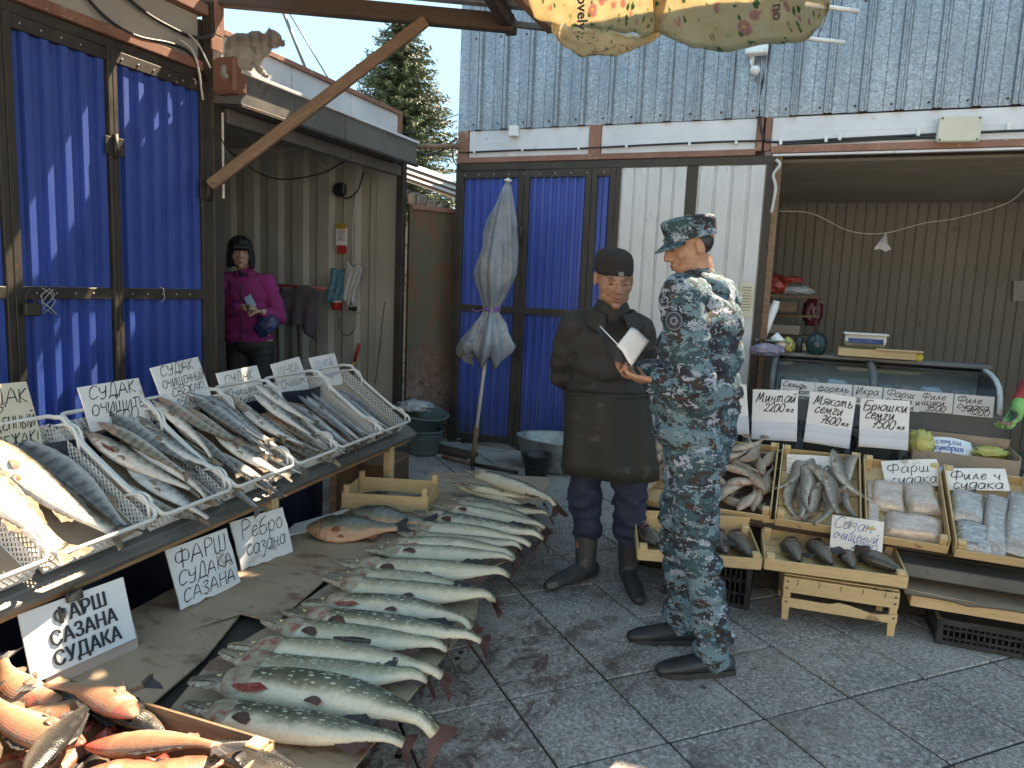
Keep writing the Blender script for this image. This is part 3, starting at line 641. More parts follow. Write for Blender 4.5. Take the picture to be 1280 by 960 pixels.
SPEC={ # u, half height, thickness(half), centre offset
'zander':dict(h=[(0,.010),(.03,.028),(.08,.048),(.15,.066),(.24,.080),(.36,.086),(.5,.080),(.65,.062),(.8,.040),(.9,.028),(.96,.026),(1,.030)],w=.72,mouth=.10,gill=.23,eye=(.085,.38,.011)),
'pike':dict(h=[(0,.012),(.03,.024),(.08,.027),(.12,.033),(.16,.046),(.21,.060),(.25,.058),(.38,.066),(.52,.068),(.66,.062),(.76,.048),(.84,.033),(.92,.024),(1,.026)],w=.78,mouth=.12,gill=.24,eye=(.115,.42,.0115)),
'carp':dict(h=[(0,.020),(.04,.052),(.10,.085),(.18,.118),(.28,.140),(.40,.148),(.55,.128),(.70,.088),(.82,.056),(.91,.042),(1,.046)],w=.50,mouth=.04,gill=.25,eye=(.10,.35,.012)),
'slim':dict(h=[(0,.008),(.04,.024),(.10,.038),(.18,.050),(.3,.058),(.45,.056),(.6,.047),(.75,.034),(.88,.022),(1,.020)],w=.8,mouth=.09,gill=.21,eye=(.08,.4,.009)),
}
def lerp_tab(tab,u):
    xs=[a for a,_ in tab]; ys=[b for _,b in tab]
    return float(np.interp(u,xs,ys))
def smooth_tab(tab,u):
    return (lerp_tab(tab,max(0,u-.03))+2*lerp_tab(tab,u)+lerp_tab(tab,min(1,u+.03)))/4
def make_fish(kind,mats,L,bend=0.0,droop=None,tailang=.9,seed=0,fins=('tail','dorsal','anal','pect','pelv'),wid=1.0,hgt=1.0,nr=26,ns=16,open_gut=False,eye=True,twist=0.0,bend2=0.0):
    """parts dict name->(mesh). fish lies on its side: x head->tail, +y back, z up (thickness). origin at mid body on the surface below"""
    S=SPEC[kind]; rr=random.Random(seed); body_m,fin_m,pf_m=mats
    def spine(u):
        s=u-.45; x=s*L; y=(bend*s*s*4+bend2*s*s*s*8)*L*.25; z=0
        if droop and u>droop[0]:
            q=(u-droop[0])*L; a=droop[1]; 
            # circular fall
            k=min(q/.10,1.0); z=-q*math.sin(a)*k*.9; x-=q*(1-math.cos(a))*k*.8
        return Vector((x,y,z))
    hmax=max(b for _,b in S['h'])*L*S['w']*wid
    def frame(u):
        e=.01; t=(spine(min(1.1,u+e))-spine(max(-.05,u-e))).normalized(); z=Vector((0,0,1)); yv=z.cross(t).normalized(); zz=t.cross(yv); 
        if twist: 
            q=Matrix.Rotation(twist*max(0,u-.5),3,t); yv=q@yv; zz=q@zz
        return t,yv,zz
    def pt(u,cy,cz):  # cross coords
        h=smooth_tab(S['h'],u)*L*hgt if u>.02 else lerp_tab(S['h'],u)*L*hgt
        w_=h*S['w']*wid/hgt
        t,yv,zz=frame(u); c=spine(u); return c+yv*(cy*h)+zz*(cz*w_)+Vector((0,0,hmax))
    b=MB(); vs=[];uv=[];us=[]
    for i in range(nr+1):
        u=(i/nr)**1.15 if i else 0; us.append(u)
    for i,u in enumerate(us):
        for k in range(ns):
            a=2*math.pi*k/ns; cy=math.cos(a); cz=math.sin(a); 
            sgn=1
            # squarer section, flattened below
            r_=1.0
            if cz<-.3: cz*=.82
            if abs(u-S['gill'])<.02 : r_=1.03
            if S['gill']+.01<u<S['gill']+.05: r_=.955
            if u<S['mouth'] and abs(cy+.25+(.25 if kind=='pike' else 0)*0)<.16: r_*=.86
            if kind=='pike' and u<.13: cy2=cy*1.0; cz2=cz*.75; cy,cz=cy2,cz2
            if u>.93: cz*=.75
            vs.append(pt(u,cy*r_,cz*r_)); uv.append((u,(math.cos(a)+1)/2))
    fs=[]
    for i in range(nr):
        for k in range(ns): fs.append((i*ns+k,(i+1)*ns+k,(i+1)*ns+(k+1)%ns,i*ns+(k+1)%ns))
    fs.append(tuple(range(ns))); fs.append(tuple(range(nr*ns,(nr+1)*ns))[::-1])
    b.add(vs,fs,0,None,uv,True); out={'body':b.mesh('body',body_m)}
    def fin(u0,u1,side,prof,name,mat,n=7,out_dir=None,zoff=0.0,lay=.1):
        q=MB(); P=[]
        for i in range(n+1):
            u=u0+(u1-u0)*i/n; base=pt(u,side*.93,zoff); t,yv,zz=frame(u)
            hgt_=lerp_tab(prof,i/n)*L; d=(yv*side+t*.35+zz*(-lay+.12*math.sin(i*2.1+seed))).normalized()
            row=[]
            for j in range(4):
                row.append(base+d*hgt_*j/3+zz*.002*math.sin(i*2.6+j))
            P.append(row)
        q.grid(P); 
        return q.mesh(name,mat)
    if 'dorsal' in fins:
        if kind=='zander' : out['dorsal_fin']=fin(.30,.50,1,[(0,.03),(.2,.05),(1,.02)],'dorsal_fin',fin_m); out['rear_dorsal_fin']=fin(.56,.80,1,[(0,.04),(.3,.045),(1,.015)],'rear_dorsal_fin',fin_m)
        elif kind=='pike': out['dorsal_fin']=fin(.70,.85,1,[(0,.02),(.4,.07),(1,.05)],'dorsal_fin',fin_m)
        elif kind=='carp': out['dorsal_fin']=fin(.36,.76,1,[(0,.03),(.12,.06),(1,.02)],'dorsal_fin',fin_m,9)
        else: out['dorsal_fin']=fin(.55,.75,1,[(0,.02),(.3,.03),(1,.01)],'dorsal_fin',fin_m,4)
    if 'anal' in fins: out['anal_fin']=fin(*((.73,.86) if kind=='pike' else (.66,.78)),-1,[(0,.015),(.5,.065 if kind!='slim' else .03),(1,.03)],'anal_fin',pf_m,5)
    def paddle(u,side,ln,wd,name,mat,ang):
        q=MB(); base=pt(u,side,.62); t,yv,zz=frame(u); d=(t*math.cos(ang)+yv*math.sin(ang)*(-1)+zz*.10).normalized(); s_=zz.cross(d).normalized(); P=[]
        for i in range(6):
            f=i/5; r_=wd*L*(.35+.65*math.sin(min(1,f*1.25)*math.pi*.62)); 
            if i==5: r_*=.6
            P.append([base+d*ln*L*f+s_*r_*g+zz*(.010*math.sin(f*3)-abs(g)*.004+.004) for g in (-1,-.4,.4,1)])
        q.grid(P); return q.mesh(name,mat)
    if 'pect' in fins: out['pectoral_fin']=paddle(S['gill']+.015,-.30,.105 if kind!='carp' else .13,.028 if kind!='carp' else .04,'pectoral_fin',pf_m,.25)
    if 'pelv' in fins: out['pelvic_fin']=paddle(.5 if kind=='pike' else .36,-.80,.07,.018,'pelvic_fin',pf_m,.2)
    if 'tail' in fins:
        q=MB(); t,yv,zz=frame(1.0); base=spine(1.0)+Vector((0,0,hmax)); P=[]; n=10; H=smooth_tab(S['h'],1)*L*hgt
        if droop: d0=(t*math.cos(tailang*.4)+Vector((0,0,-1))*math.sin(tailang*.4)).normalized()
        else: d0=t
        tl={'zander':.15,'pike':.12,'carp':.20,'slim':.13}[kind]*L
        for i in range(n+1):
            g=-1+2*i/n; sp=g*.75; ln=tl*(.50+.50*abs(g)**1.1)*(1+.05*math.sin(i*5.3+seed))
            d=(d0*math.cos(sp)+yv*math.sin(sp)).normalized(); row=[]
            for j in range(5):
                f=j/4; row.append(base-t*.01*L+yv*g*H*.9*(1-f*.2)+d*ln*f+zz*(.003*math.sin(i*2.4+seed)*f+.012*f*math.sin(g*2+seed)))
            P.append(row)
        q.grid(P); out['tail_fin']=q.mesh('tail_fin',fin_m if kind!='pike' else pf_m)
    if eye:
        eu,ec,er=S['eye']; p=pt(eu,ec*.8,.80); t,yv,zz=frame(eu); nrm=(zz+yv*.35).normalized(); M=Matrix.Translation(p)@nrm.to_track_quat('Z','Y').to_matrix().to_4x4(); q=MB(); r_=er*L
        q.lathe([(r_,-r_*.3),(r_*.95,r_*.12),(r_*.5,r_*.38)],10,0,M); q.lathe([(r_*.5,r_*.38),(r_*.3,r_*.46),(.0001,r_*.48)],10,1,M); out['eye']=q.mesh('eye',[M_EYEG,M_EYEK])
    if open_gut:
        q=MB(); P=[]
        for i in range(8):
            u=S['gill']-.05+.022*i; P.append([pt(u,-.55+.35*math.sin(i*.45)*g-.1,.86+.04*math.sin(g*3+i)) for g in (-1,-.4,.4,1)])
        q.grid(P); out['opened_gill']=q.mesh('opened_gill',M_GUT)
    gu=S['gill']; q=MB(); P=[]
    for i in range(7):
        f=i/6; row=[]
        for j in range(7):
            g=-1+2*j/6; u=gu*.60+(gu*1.06-gu*.60)*f*(1-.30*g*g); a=1.20*g
            c_=pt(u,math.sin(a)*1.0,math.cos(a)*(1.0)); o_=pt(u,0,0); row.append(c_+(c_-o_).normalized()*(.0022*(L/.5)*math.sin(math.pi*min(1,f*1.2+.05))+.0004))
        P.append(row)
    q.grid(P); out['gill_cover']=q.mesh('gill_cover',M_GILLP if kind=='pike' else body_m)
    q=MB(); mu=S['mouth']; pts=[pt(.006+mu*.95*t_,-.30-.25*t_,.90+.02*t_) for t_ in (0,.25,.5,.75,1)]; q.tube(pts,[.0005*L/.5]+[.0009*L/.5]*3+[.0005*L/.5],5); out['mouth_line']=q.mesh('mouth_line',M_MOUTH)
    out['_r']=hmax; out['_L']=L
    return out
def put_fish(F,label,name='fish',M=None,group=None,scale=1.0):
    o=thing(name,label,'fish',group=group)
    if M is not None:
        o.location=M.to_translation(); o.rotation_euler=M.to_euler()
    if scale!=1.0: o.scale=(scale,)*3
    for k,me in F.items():
        if k[0]=='_': continue
        inst(me,k,o)
    return o
# ================================================================ HANDWRITING (stroke letters) and cards
# each glyph: width, strokes of points in a box: x right, y 0 base .. 1 cap height
G={
'А':(.8,['0,0 .38,1 .72,0','.14,.36 .62,.36']),'а':(.62,['.5,.5 .3,.62 .08,.45 .05,.15 .2,0 .42,.12 .52,.6 .5,.1 .6,0']),
'Б':(.75,['.7,1 .12,.98 .1,0 .5,0 .66,.25 .5,.5 .1,.5']),'б':(.6,['.55,1 .2,.8 .05,.4 .12,.05 .35,0 .52,.2 .45,.5 .1,.45']),
'В':(.7,['.1,0 .1,1 .5,.9 .48,.6 .1,.54 .6,.4 .55,.05 .1,0']),'в':(.55,['.05,.4 .3,1 .42,.8 .12,.5 .1,.05 .4,0 .5,.25 .2,.45']),
'г':(.5,['.05,.5 .2,.62 .38,.5 .2,.3 .1,.1 .28,0 .42,.1']),'Д':(.85,['.05,-.2 .08,0 .75,0 .8,-.2','.15,0 .35,1 .6,1 .65,0']),
'д':(.6,['.5,.5 .3,.62 .08,.45 .05,.15 .2,0 .42,.12 .52,.6 .46,-.3 .28,-.42 .15,-.3 .5,-.05']),
'Е':(.65,['.6,.95 .2,.98 .08,.8 .3,.55 .1,.4 .08,.1 .35,0 .6,.1']),'е':(.5,['.08,.3 .42,.4 .3,.62 .08,.4 .1,.08 .28,0 .46,.12']),
'Ж':(.9,['.05,1 .4,.5 .05,0','.85,1 .45,.5 .88,0','.44,1 .44,0']),'ж':(.8,['.05,.6 .36,.3 .03,0','.74,.6 .42,.3 .76,0','.39,.62 .39,0']),
'з':(.5,['.08,.52 .26,.62 .4,.46 .2,.33 .42,.15 .25,-.35 .08,-.25']),'И':(.8,['.1,1 .08,.05 .2,0 .62,1 .62,0']),'и':(.62,['.05,.6 .08,.1 .2,0 .42,.6 .42,.08 .56,.0']),
'й':(.62,['.05,.6 .08,.1 .2,0 .42,.6 .42,.08 .56,.0','.15,.85 .28,.76 .42,.9']),
'К':(.7,['.1,1 .1,0','.62,1 .12,.48 .64,0']),'к':(.55,['.06,.62 .06,0','.46,.6 .1,.32 .5,0']),'Л':(.7,['.05,0 .32,1 .62,0']),'л':(.6,['.03,.02 .12,.05 .3,.62 .38,.1 .54,.0']),
'М':(.95,['.02,0 .12,.05 .25,1 .42,.15 .66,1 .78,.05 .92,.05']),'м':(.7,['.02,.02 .12,.6 .28,.1 .46,.6 .52,.05 .66,.0']),
'Н':(.75,['.1,1 .1,0','.62,1 .62,0','.1,.5 .62,.52']),'н':(.6,['.06,.6 .06,0','.06,.3 .42,.34','.44,.6 .42,.05 .56,0']),
'О':(.8,['.4,1 .12,.8 .06,.3 .25,0 .52,.05 .7,.4 .62,.85 .36,1 .28,.9']),'о':(.55,['.3,.62 .08,.45 .06,.15 .22,0 .42,.15 .44,.45 .28,.62']),
'П':(.75,['.1,0 .12,1','.02,1 .7,1','.6,1 .6,0']),'Р':(.65,['.12,0 .12,1 .5,.98 .56,.65 .14,.5']),'р':(.6,['.06,.55 .12,-.4','.1,.4 .3,.62 .48,.4 .35,.02 .12,.1']),
'С':(.7,['.62,.85 .4,1 .1,.75 .05,.25 .25,0 .6,.15']),'с':(.5,['.42,.5 .26,.62 .07,.4 .08,.1 .24,0 .44,.12']),
'т':(.8,['.05,.6 .07,0','.07,.45 .2,.62 .3,.0','.3,.45 .44,.62 .56,.1 .7,0']),'У':(.7,['.08,1 .1,.6 .3,.45 .58,.62','.62,1 .5,.1 .25,-.05 .08,.05']),'у':(.58,['.05,.6 .1,.2 .3,.15 .48,.6','.48,.6 .4,-.3 .22,-.4 .1,-.25']),
'Ф':(.95,['.45,1.05 .45,-.12','.45,.85 .15,.85 .05,.5 .2,.25 .45,.3 .75,.25 .85,.55 .7,.88 .45,.82']),'ф':(.8,['.38,.9 .38,-.4','.38,.55 .15,.6 .06,.3 .2,.02 .38,.1 .6,.02 .7,.35 .55,.6 .38,.5']),
'Ц':(.8,['.1,1 .1,0 .7,0 .74,-.22','.6,1 .6,0']),'ц':(.65,['.05,.6 .08,.05 .4,.05 .42,.6','.42,.05 .56,.02 .54,-.2']),'Ч':(.7,['.1,1 .12,.6 .5,.55','.55,1 .55,0']),'ч':(.55,['.05,.6 .1,.32 .38,.3','.42,.6 .4,.05 .52,0']),
'Ш':(1.0,['.06,1 .08,.05 .38,.02 .42,1','.42,.1 .44,.02 .78,.02 .8,1 .8,0']),'ш':(.85,['.05,.6 .08,.05 .3,.02 .34,.6 .36,.05 .6,.02 .62,.6 .62,.05 .76,0']),
'Щ':(1.05,['.06,1 .08,.05 .38,.02 .42,1','.42,.1 .44,.02 .78,.02 .8,1 .8,.02 .95,0 .93,-.25']),'щ':(.9,['.05,.6 .08,.05 .3,.02 .34,.6 .36,.05 .6,.02 .62,.6 .62,.03 .78,0 .76,-.2']),
'ы':(.75,['.06,.6 .06,.05 .3,0 .4,.2 .1,.32','.58,.6 .58,0']),'ь':(.5,['.08,.62 .08,.04 .34,0 .42,.2 .12,.34']),'ю':(.8,['.06,.6 .06,0','.06,.3 .26,.3','.5,.62 .28,.4 .3,.08 .5,0 .68,.2 .66,.5 .5,.62']),'Т':(.7,['.02,1 .66,1','.34,1 .32,0']),'З':(.6,['.08,.85 .3,1 .48,.8 .2,.55 .5,.3 .35,.0 .05,.1']),'Ы':(.95,['.1,1 .1,.02 .4,0 .5,.25 .1,.5','.78,1 .78,0']),'Ь':(.6,['.1,1 .1,.02 .4,0 .5,.25 .1,.5']),'Й':(.8,['.1,1 .08,.05 .2,0 .62,1 .62,0','.22,1.3 .36,1.18 .5,1.3']),'Ю':(1.0,['.1,1 .1,0','.1,.5 .35,.5','.62,1 .36,.6 .4,.15 .62,0 .88,.3 .84,.75 .62,1']),
'я':(.6,['.46,0 .46,.6 .15,.58 .1,.36 .44,.3','.3,.3 .05,0']),'Я':(.7,['.6,0 .6,1 .2,.95 .12,.6 .58,.5','.4,.5 .06,0']),'п':(.6,['.06,.6 .08,0','.08,.45 .25,.62 .4,.5 .4,.05 .54,0']),
'!':(.3,['.18,1 .12,.3','.11,.06 .1,0']),'.':(.25,['.08,.05 .12,0']),' ':(.45,[]),'▽':(.6,['.05,.8 .5,.8 .28,.2 .05,.8']),
'0':(.7,['.35,1 .1,.8 .06,.25 .25,0 .5,.08 .62,.5 .52,.92 .33,1']),'1':(.45,['.05,.65 .34,1 .26,0']),'2':(.65,['.08,.75 .25,1 .5,.85 .45,.5 .06,.04 .25,.1 .6,.02']),'3':(.6,['.1,.9 .35,1 .5,.8 .22,.55 .54,.3 .4,.02 .08,.08']),'4':(.6,['.15,1 .08,.5 .55,.5','.5,1 .46,0']),
'5':(.65,['.58,1 .2,.98 .14,.6 .45,.62 .56,.3 .4,.02 .08,.08']),'6':(.6,['.5,1 .2,.75 .06,.3 .2,0 .45,.08 .5,.35 .3,.5 .1,.35']),'7':(.6,['.06,.9 .2,1 .55,.97 .2,0','.12,.5 .5,.55']),'8':(.6,['.3,.5 .1,.8 .3,1 .5,.8 .3,.5 .08,.2 .3,0 .52,.22 .3,.5']),'9':(.6,['.5,.7 .3,.5 .1,.7 .3,1 .52,.8 .4,0'])}
def spl(P,k=4):
    P=[Vector((a,b,0)) for a,b in P]
    if len(P)<3: return P
    out=[]
    for i in range(len(P)-1):
        p0=P[max(i-1,0)];p1=P[i];p2=P[i+1];p3=P[min(i+2,len(P)-1)]
        for j in range(k):
            t=j/k; out.append(.5*((2*p1)+(p2-p0)*t+(2*p0-5*p1+4*p2-p3)*t*t+(3*p1-p0-3*p2+p3)*t**3))
    out.append(P[-1]); return out
def write(lines,W,H,mat,pen=.0022,seed=0,slant=.22,parent=None,z=.0012,name='lettering',margin=.06,lift=0.0,shift=0.0):
    """lines: list of (text, x0 frac, baseline frac, size frac of H, optional max width frac). card centred at x, y from 0..H (local x,y), z normal"""
    rr=random.Random(seed); b=MB()
    for ln in lines:
        tx,x0,yb,sz=ln[:4]; size=sz*H; w0=sum(G.get(c,G[' '])[0] for c in tx)*size*1.02
        mw=(ln[4] if len(ln)>4 else 1-2*margin)*W; sx=min(1.25,mw/w0) if w0>0 else 1
        x=-W/2+x0*W
        for c in tx:
            wd,strokes=G.get(c,G[' ']); jy=rr.uniform(-.03,.03)*size; js=rr.uniform(.95,1.06)
            for st in strokes:
                P=[tuple(map(float,p.split(','))) for p in st.split()]
                P=[(x+(px*sx+py*slant)*size*js,yb*H+py*size*js+jy+(px*.03*size)) for px,py in P]
                P=spl(P,3)
                n=len(P); vs=[]
                for i,p in enumerate(P):
                    t=(P[min(i+1,n-1)]-P[max(i-1,0)]); t=t.normalized() if t.length>0 else Vector((1,0,0)); nn=Vector((-t.y,t.x,0))*pen*.62*(1+.25*math.sin(i*1.1+x*90))
                    zz=z+lift
                    vs+= [(p.x+nn.x,p.y+nn.y,zz),(p.x-nn.x,p.y-nn.y,zz)]
                b.add(vs,[(2*i,2*i+1,2*i+3,2*i+2) for i in range(n-1)])
            x+=wd*sx*size*1.02
    o=b.obj(name,mat,parent); tag(o,kind='stuff'); return o
M_INK=grimy('black_marker',(.012,.012,.015),(.04,.04,.05),60,.6,bumps=0)
M_INKB=grimy('blue_ink',(.05,.09,.30),(.10,.14,.38),60,.6,bumps=0)
M_PAPER=grimy('white_paper',(.72,.72,.72),(.78,.78,.79),5,.7,bumps=.1,bscale=25,bd=.002,c3=(.52,.50,.47),t3=.66,s3=9)
M_FOAMB=grimy('white_foam_card',(.68,.68,.66),(.76,.76,.75),6,.6,c3=(.42,.38,.31),t3=.59,s3=11,bumps=.35)
M_CARDB=grimy('cardboard',(.32,.245,.18),(.40,.31,.235),5,.85,c3=(.24,.17,.12),t3=.62,s3=9,bumps=.25,bscale=14,bd=.003)
M_YPAPER=grimy('cream_card',(.60,.56,.42),(.68,.64,.50),5,.7,bumps=0)
def card(label,M,W,H,lines,mat=None,thick=.006,seed=0,ink=None,pen=.0026,cat='price card',group='handwritten price cards',slant=.2,bow=.006,name='price_card',edge=None,rough_edge=0.0):
    """M: origin bottom centre, x right along the card, y up the card, z towards the reader"""
    o=mthing(name,label,cat,M,group); rr=random.Random(seed+77)
    b=MB(); n=8; F=[];Bk=[]
    def sh(x,y):
        ex=ey=0
        if rough_edge:
            if y<.02: ey=rr.uniform(-rough_edge,rough_edge)
            if abs(x)>W*.49: ex=rr.uniform(-rough_edge,rough_edge)*.5
        return (x+ex,y+ey,-bow*(2*x/W)**2+bow*.3*math.sin(y/H*3))
    P=[[sh(-W/2+W*i/n,H*j/5) for j in range(6)] for i in range(n+1)]
    b.grid(P); Q=[[(p[0],p[1],p[2]-thick) for p in row] for row in P]
    b.add([p for r in Q for p in r],[( i*6+j,i*6+j+1,(i+1)*6+j+1,(i+1)*6+j) for i in range(n) for j in range(5)])
    rim=[(i,0) for i in range(n+1)]+[(n,j) for j in range(1,6)]+[(i,5) for i in range(n-1,-1,-1)]+[(0,j) for j in range(4,0,-1)]
    vs=[P[i][j] for i,j in rim]+[Q[i][j] for i,j in rim]; m_=len(rim)
    b.add(vs,[(k,k+m_,(k+1)%m_+m_,(k+1)%m_) for k in range(m_)],1)
    b.obj('card',[mat or M_FOAMB,edge or mat or M_FOAMB],o)
    t=write(lines,W,H,ink or M_INK,pen,seed,slant,o,z=.0035)
    for v in t.data.vertices:
        x,y=v.co.x,v.co.y; v.co.z=-bow*(2*x/W)**2+bow*.3*math.sin(y/H*3)+.0012
    return o
# ================================================================ LEFT DISPLAY TABLE and trays
ORD=['first','second','third','fourth','fifth','sixth','seventh','eighth','ninth','tenth','eleventh','twelfth','thirteenth','fourteenth','fifteenth','sixteenth','seventeenth','eighteenth','nineteenth','twentieth','twenty-first']
E0=gz(67,700,.62); E1=gz(507,530,.62); EE=(E1-E0).normalized(); EN=Vector((-EE.y,EE.x,0)); TAU=R(35)
YT=(EN*math.cos(TAU)+Vector((0,0,math.sin(TAU)))); ZT=EE.cross(YT)
def tframe(s,y=0.0,z=0.0,wh=.082):
    """origin on the tray floor: s along the front edge, y up the slope"""
    o=E0+EE*s-ZT*wh+YT*y+ZT*z
    return Matrix(((EE.x,YT.x,ZT.x,o.x),(EE.y,YT.y,ZT.y,o.y),(EE.z,YT.z,ZT.z,o.z),(0,0,0,1)))
def tiltM2(p): return Matrix(((EE.x,EN.x,0,p.x),(EE.y,EN.y,0,p.y),(0,0,1,p.z),(0,0,0,1)))
tab=thing('display_table','long sloping wooden display table with a grey metal edge, carrying the white fish trays','table')
MT=tframe(0)
q=MB(); q.box((1.0,.27,-.03),(3.1,.62,.03),b=.004); o=q.obj('table_top',M_GREYPAINT,tab); o.matrix_world=MT
M_EDGE=grimy('worn_grey_edge',(.10,.115,.12),(.17,.185,.19),5,.5,.3,kind='World',rand=False,c3=(.30,.28,.25),t3=.6,s3=20)
q=MB(); q.box((0,0,0),(3.12,.035,.050),b=.006); o=q.obj('metal_edge',M_EDGE,tab); o.matrix_world=tiltM2(MT@Vector((1.0,-.004,-.040)))
q=MB(); q.box((0,0,0),(3.10,.03,.038),b=.004); o=q.obj('front_board',m_wood('brown_lip_timber',(.30,.16,.075),(.42,.25,.13),(.14,.08,.045)),tab); o.matrix_world=tiltM2(MT@Vector((1.0,-.004,-.085))-EN*.006)
for s,y in ((2.30,.02),(1.15,.02),(-.30,.02),(2.35,.5),(1.15,.5),(-.3,.5)):
    p=MT@Vector((s,y,-.05)); q=MB(); q.box((0,0,p.z/2),(.05,.05,p.z),b=.004); q.obj('leg',M_WOODOLD if y>.1 else M_WOOD,tab,(p.x,p.y,0),(0,0,R(5)))
for s in (2.30,1.15): 
    a=MT@Vector((s,.0,-.09)); b_=MT@Vector((s,.5,-.09)); beam('crossbar',a,b_,.04,.05,M_WOODOLD,tab)
a=MT@Vector((-.4,.03,-.09)); b_=MT@Vector((2.4,.03,-.09))
# dark navy sheeting filling the space below the table
q=MB(); P=[[(MT@Vector((-.6+2.7*i/40,.36,-.06)))*1 for j in range(2)] for i in range(41)]
P=[[Vector((p[0].x+.03*math.sin(i*.9),p[0].y+.02*math.sin(i*1.7),z)) for z in (.86,.6,.35,.12,.0)] for i,p in enumerate(P)]
q.grid(P); tp=q.obj('sheeting',grimy('navy_sheeting',(.008,.012,.028),(.02,.026,.05),4,.5,kind='World',rand=False,bumps=.4,bscale=9,bd=.02)); tag(tp,'dark navy sheeting hanging behind the legs of the sloping table','sheeting')
q=MB(); q.box((0,0,.14),(.42,.34,.28),b=.01); tag(q.obj('cardboard_box',grimy('dark_cardboard',(.10,.055,.03),(.15,.085,.05),5,.85),None,(-2.62,4.05,0),(0,0,R(8))),'brown cardboard box on the ground under the far end of the sloping table','box')
# ---------------- tray
def lattice(q,L,H,M,sp=.021,t=.0022):
    """diamond mesh wall in local x,z"""
    n=int((L+H)/sp)
    for d in (1,-1):
        for k in range(n+1):
            x0=k*sp-H; x1=x0+H; z0,z1=0,H
            if x0<0: z0=-x0; x0=0
            if x1>L: z1=H-(x1-L); x1=L
            if z1-z0<.003: continue
            if d<0: x0,x1=L-x0,L-x1
            a=Vector((x0,0,z0)); b_=Vector((x1,0,z1)); dd=(b_-a); ln=dd.length; dd.normalize(); nn=Vector((-dd.z,0,dd.x))*t; yy=Vector((0,.0018,0))
            q.add([a+nn-yy,b_+nn-yy,b_-nn-yy,a-nn-yy,a+nn+yy,b_+nn+yy,b_-nn+yy,a-nn+yy],[(0,3,2,1),(4,5,6,7),(0,1,5,4),(2,3,7,6)],0,M)
def make_tray(name,label,s0,s1,L=.54,H=.082,M=None,mat=None,group='white mesh trays on the sloping table',cat='tray'):
    W=s1-s0-.008; mat=mat or M_PLASTW
    o=mthing(name,label,cat,M if M is not None else tframe(s0+.004),group)
    def wallM(a,b_): 
        a=Vector(a);b_=Vector(b_);x=(b_-a).normalized(); y=Vector((0,0,1)).cross(x); return Matrix(((x.x,y.x,0,a.x),(x.y,y.y,0,a.y),(0,0,1,a.z),(0,0,0,1)))
    i=.016
    q=MB(); q.box((W/2,L/2,.003),(W-2*i,L-2*i,.006),b=.001); q.obj('floor',mat,o)
    for a,b_,nm in (((i,i),(W-i,i),'front_wall'),((W-i,L-i),(i,L-i),'back_wall'),((i,L-i),(i,i),'side_wall'),((W-i,i),(W-i,L-i),'side_wall')):
        q=MB(); ln=(Vector(b_)-Vector(a)).length; lattice(q,ln,H-.02,wallM((*a,.008),(*b_,.008))); q2=q.obj(nm,mat,o); 
        q=MB(); q.box((0,0,0),(ln,.004,.012),b=.001); r_=q.obj('foot_strip',mat,q2); r_.matrix_world=o.matrix_world@wallM((*a,.008),(*b_,.008))@Matrix.Translation((ln/2,0,.002)); r_.matrix_parent_inverse=Matrix(); r_.matrix_basis=wallM((*a,.008),(*b_,.008))@Matrix.Translation((ln/2,0,.002))
    # rim with rounded corners and raised ends
    pts=[];c=.035
    def zf(y): return H+.020*math.exp(-((y-.05)/.06)**2)+.026*math.exp(-((y-(L-.05))/.06)**2)
    for cx,cy,a0 in ((W-c,c,-90),(W-c,L-c,0),(c,L-c,90),(c,c,180)):
        for k in range(5):
            a=R(a0+k*22.5); pts.append((cx+c*math.cos(a),cy+c*math.sin(a)))
        if a0==-90:
            for k in range(1,8): pts.append((W,c+(L-2*c)*k/8))
        if a0==90:
            for k in range(1,8): pts.append((0,L-c-(L-2*c)*k/8))
    pts.append(pts[0]); q=MB(); q.tube([(x,y,zf(y) if 0.02<y<L-.02 else H+.012) for x,y in pts],.0068,6,caps=False,flat=1.4); q.obj('rim',mat,o)
    q=MB()
    for sx in (0.006,W-.006):
        for y0,y1 in ((.02,.15),(L-.16,L-.02)):
            q2=MB(); pp=[(sx,y0+(y1-y0)*k/8,H-.022+.052*math.sin(math.pi*k/8)) for k in range(9)]; q2.tube(pp,.0055,6); q2.obj('handle_loop',mat,o)
    return o
TB=[-.36,-.006,.398,.779,1.195,1.558,2.021,2.394]
tn=['white mesh tray at the near end with torn cardboard and pink scraps','second white tray, holding the big olive zander','third white tray, under the 1500 card, with red-gilled zander','fourth white tray, piled with slim silver zander','fifth white tray, with pink-headed cleaned zander','sixth white tray, with four slim blue-grey pike','white mesh tray at the far end of the table, nearly hidden behind slim pike']
trays=[]
for k in range(7):
    trays.append(make_tray('fish_tray',tn[k],TB[k],TB[k+1]))
for k in (0,1,2,3,4,5,6):
    W=TB[k+1]-TB[k]-.05
    q=MB(); P=[[(-W/2+W*i/6,.02+.48*j/6,.010+.004*math.sin(i*1.3+j*.8+k)) for j in range(7)] for i in range(7)]; q.grid(P)
    c_=q.obj('cardboard_liner',M_CARDB,trays[k],((TB[k+1]-TB[k])/2,0,0))
FV={}
def variants(key,kind,mats,L,n,**kw):
    FV[key]=[]; rr=random.Random(hash(key)%1000 if False else len(key)*13+int(L*100))
    for i in range(n):
        k2=dict(kw); k2.setdefault('bend',rr.uniform(-.35,.35)); k2.setdefault('bend2',rr.uniform(-.3,.3))
        FV[key].append(make_fish(kind,mats,L,seed=i*7+len(key),wid=rr.uniform(.9,1.1),hgt=kw.get('hg',rr.uniform(.93,1.06)) ,**{a:b for a,b in k2.items() if a!='hg'}))
variants('bigz','zander',(M_ZAN,M_FINT,M_FINT),.45,2,hg=1.6)
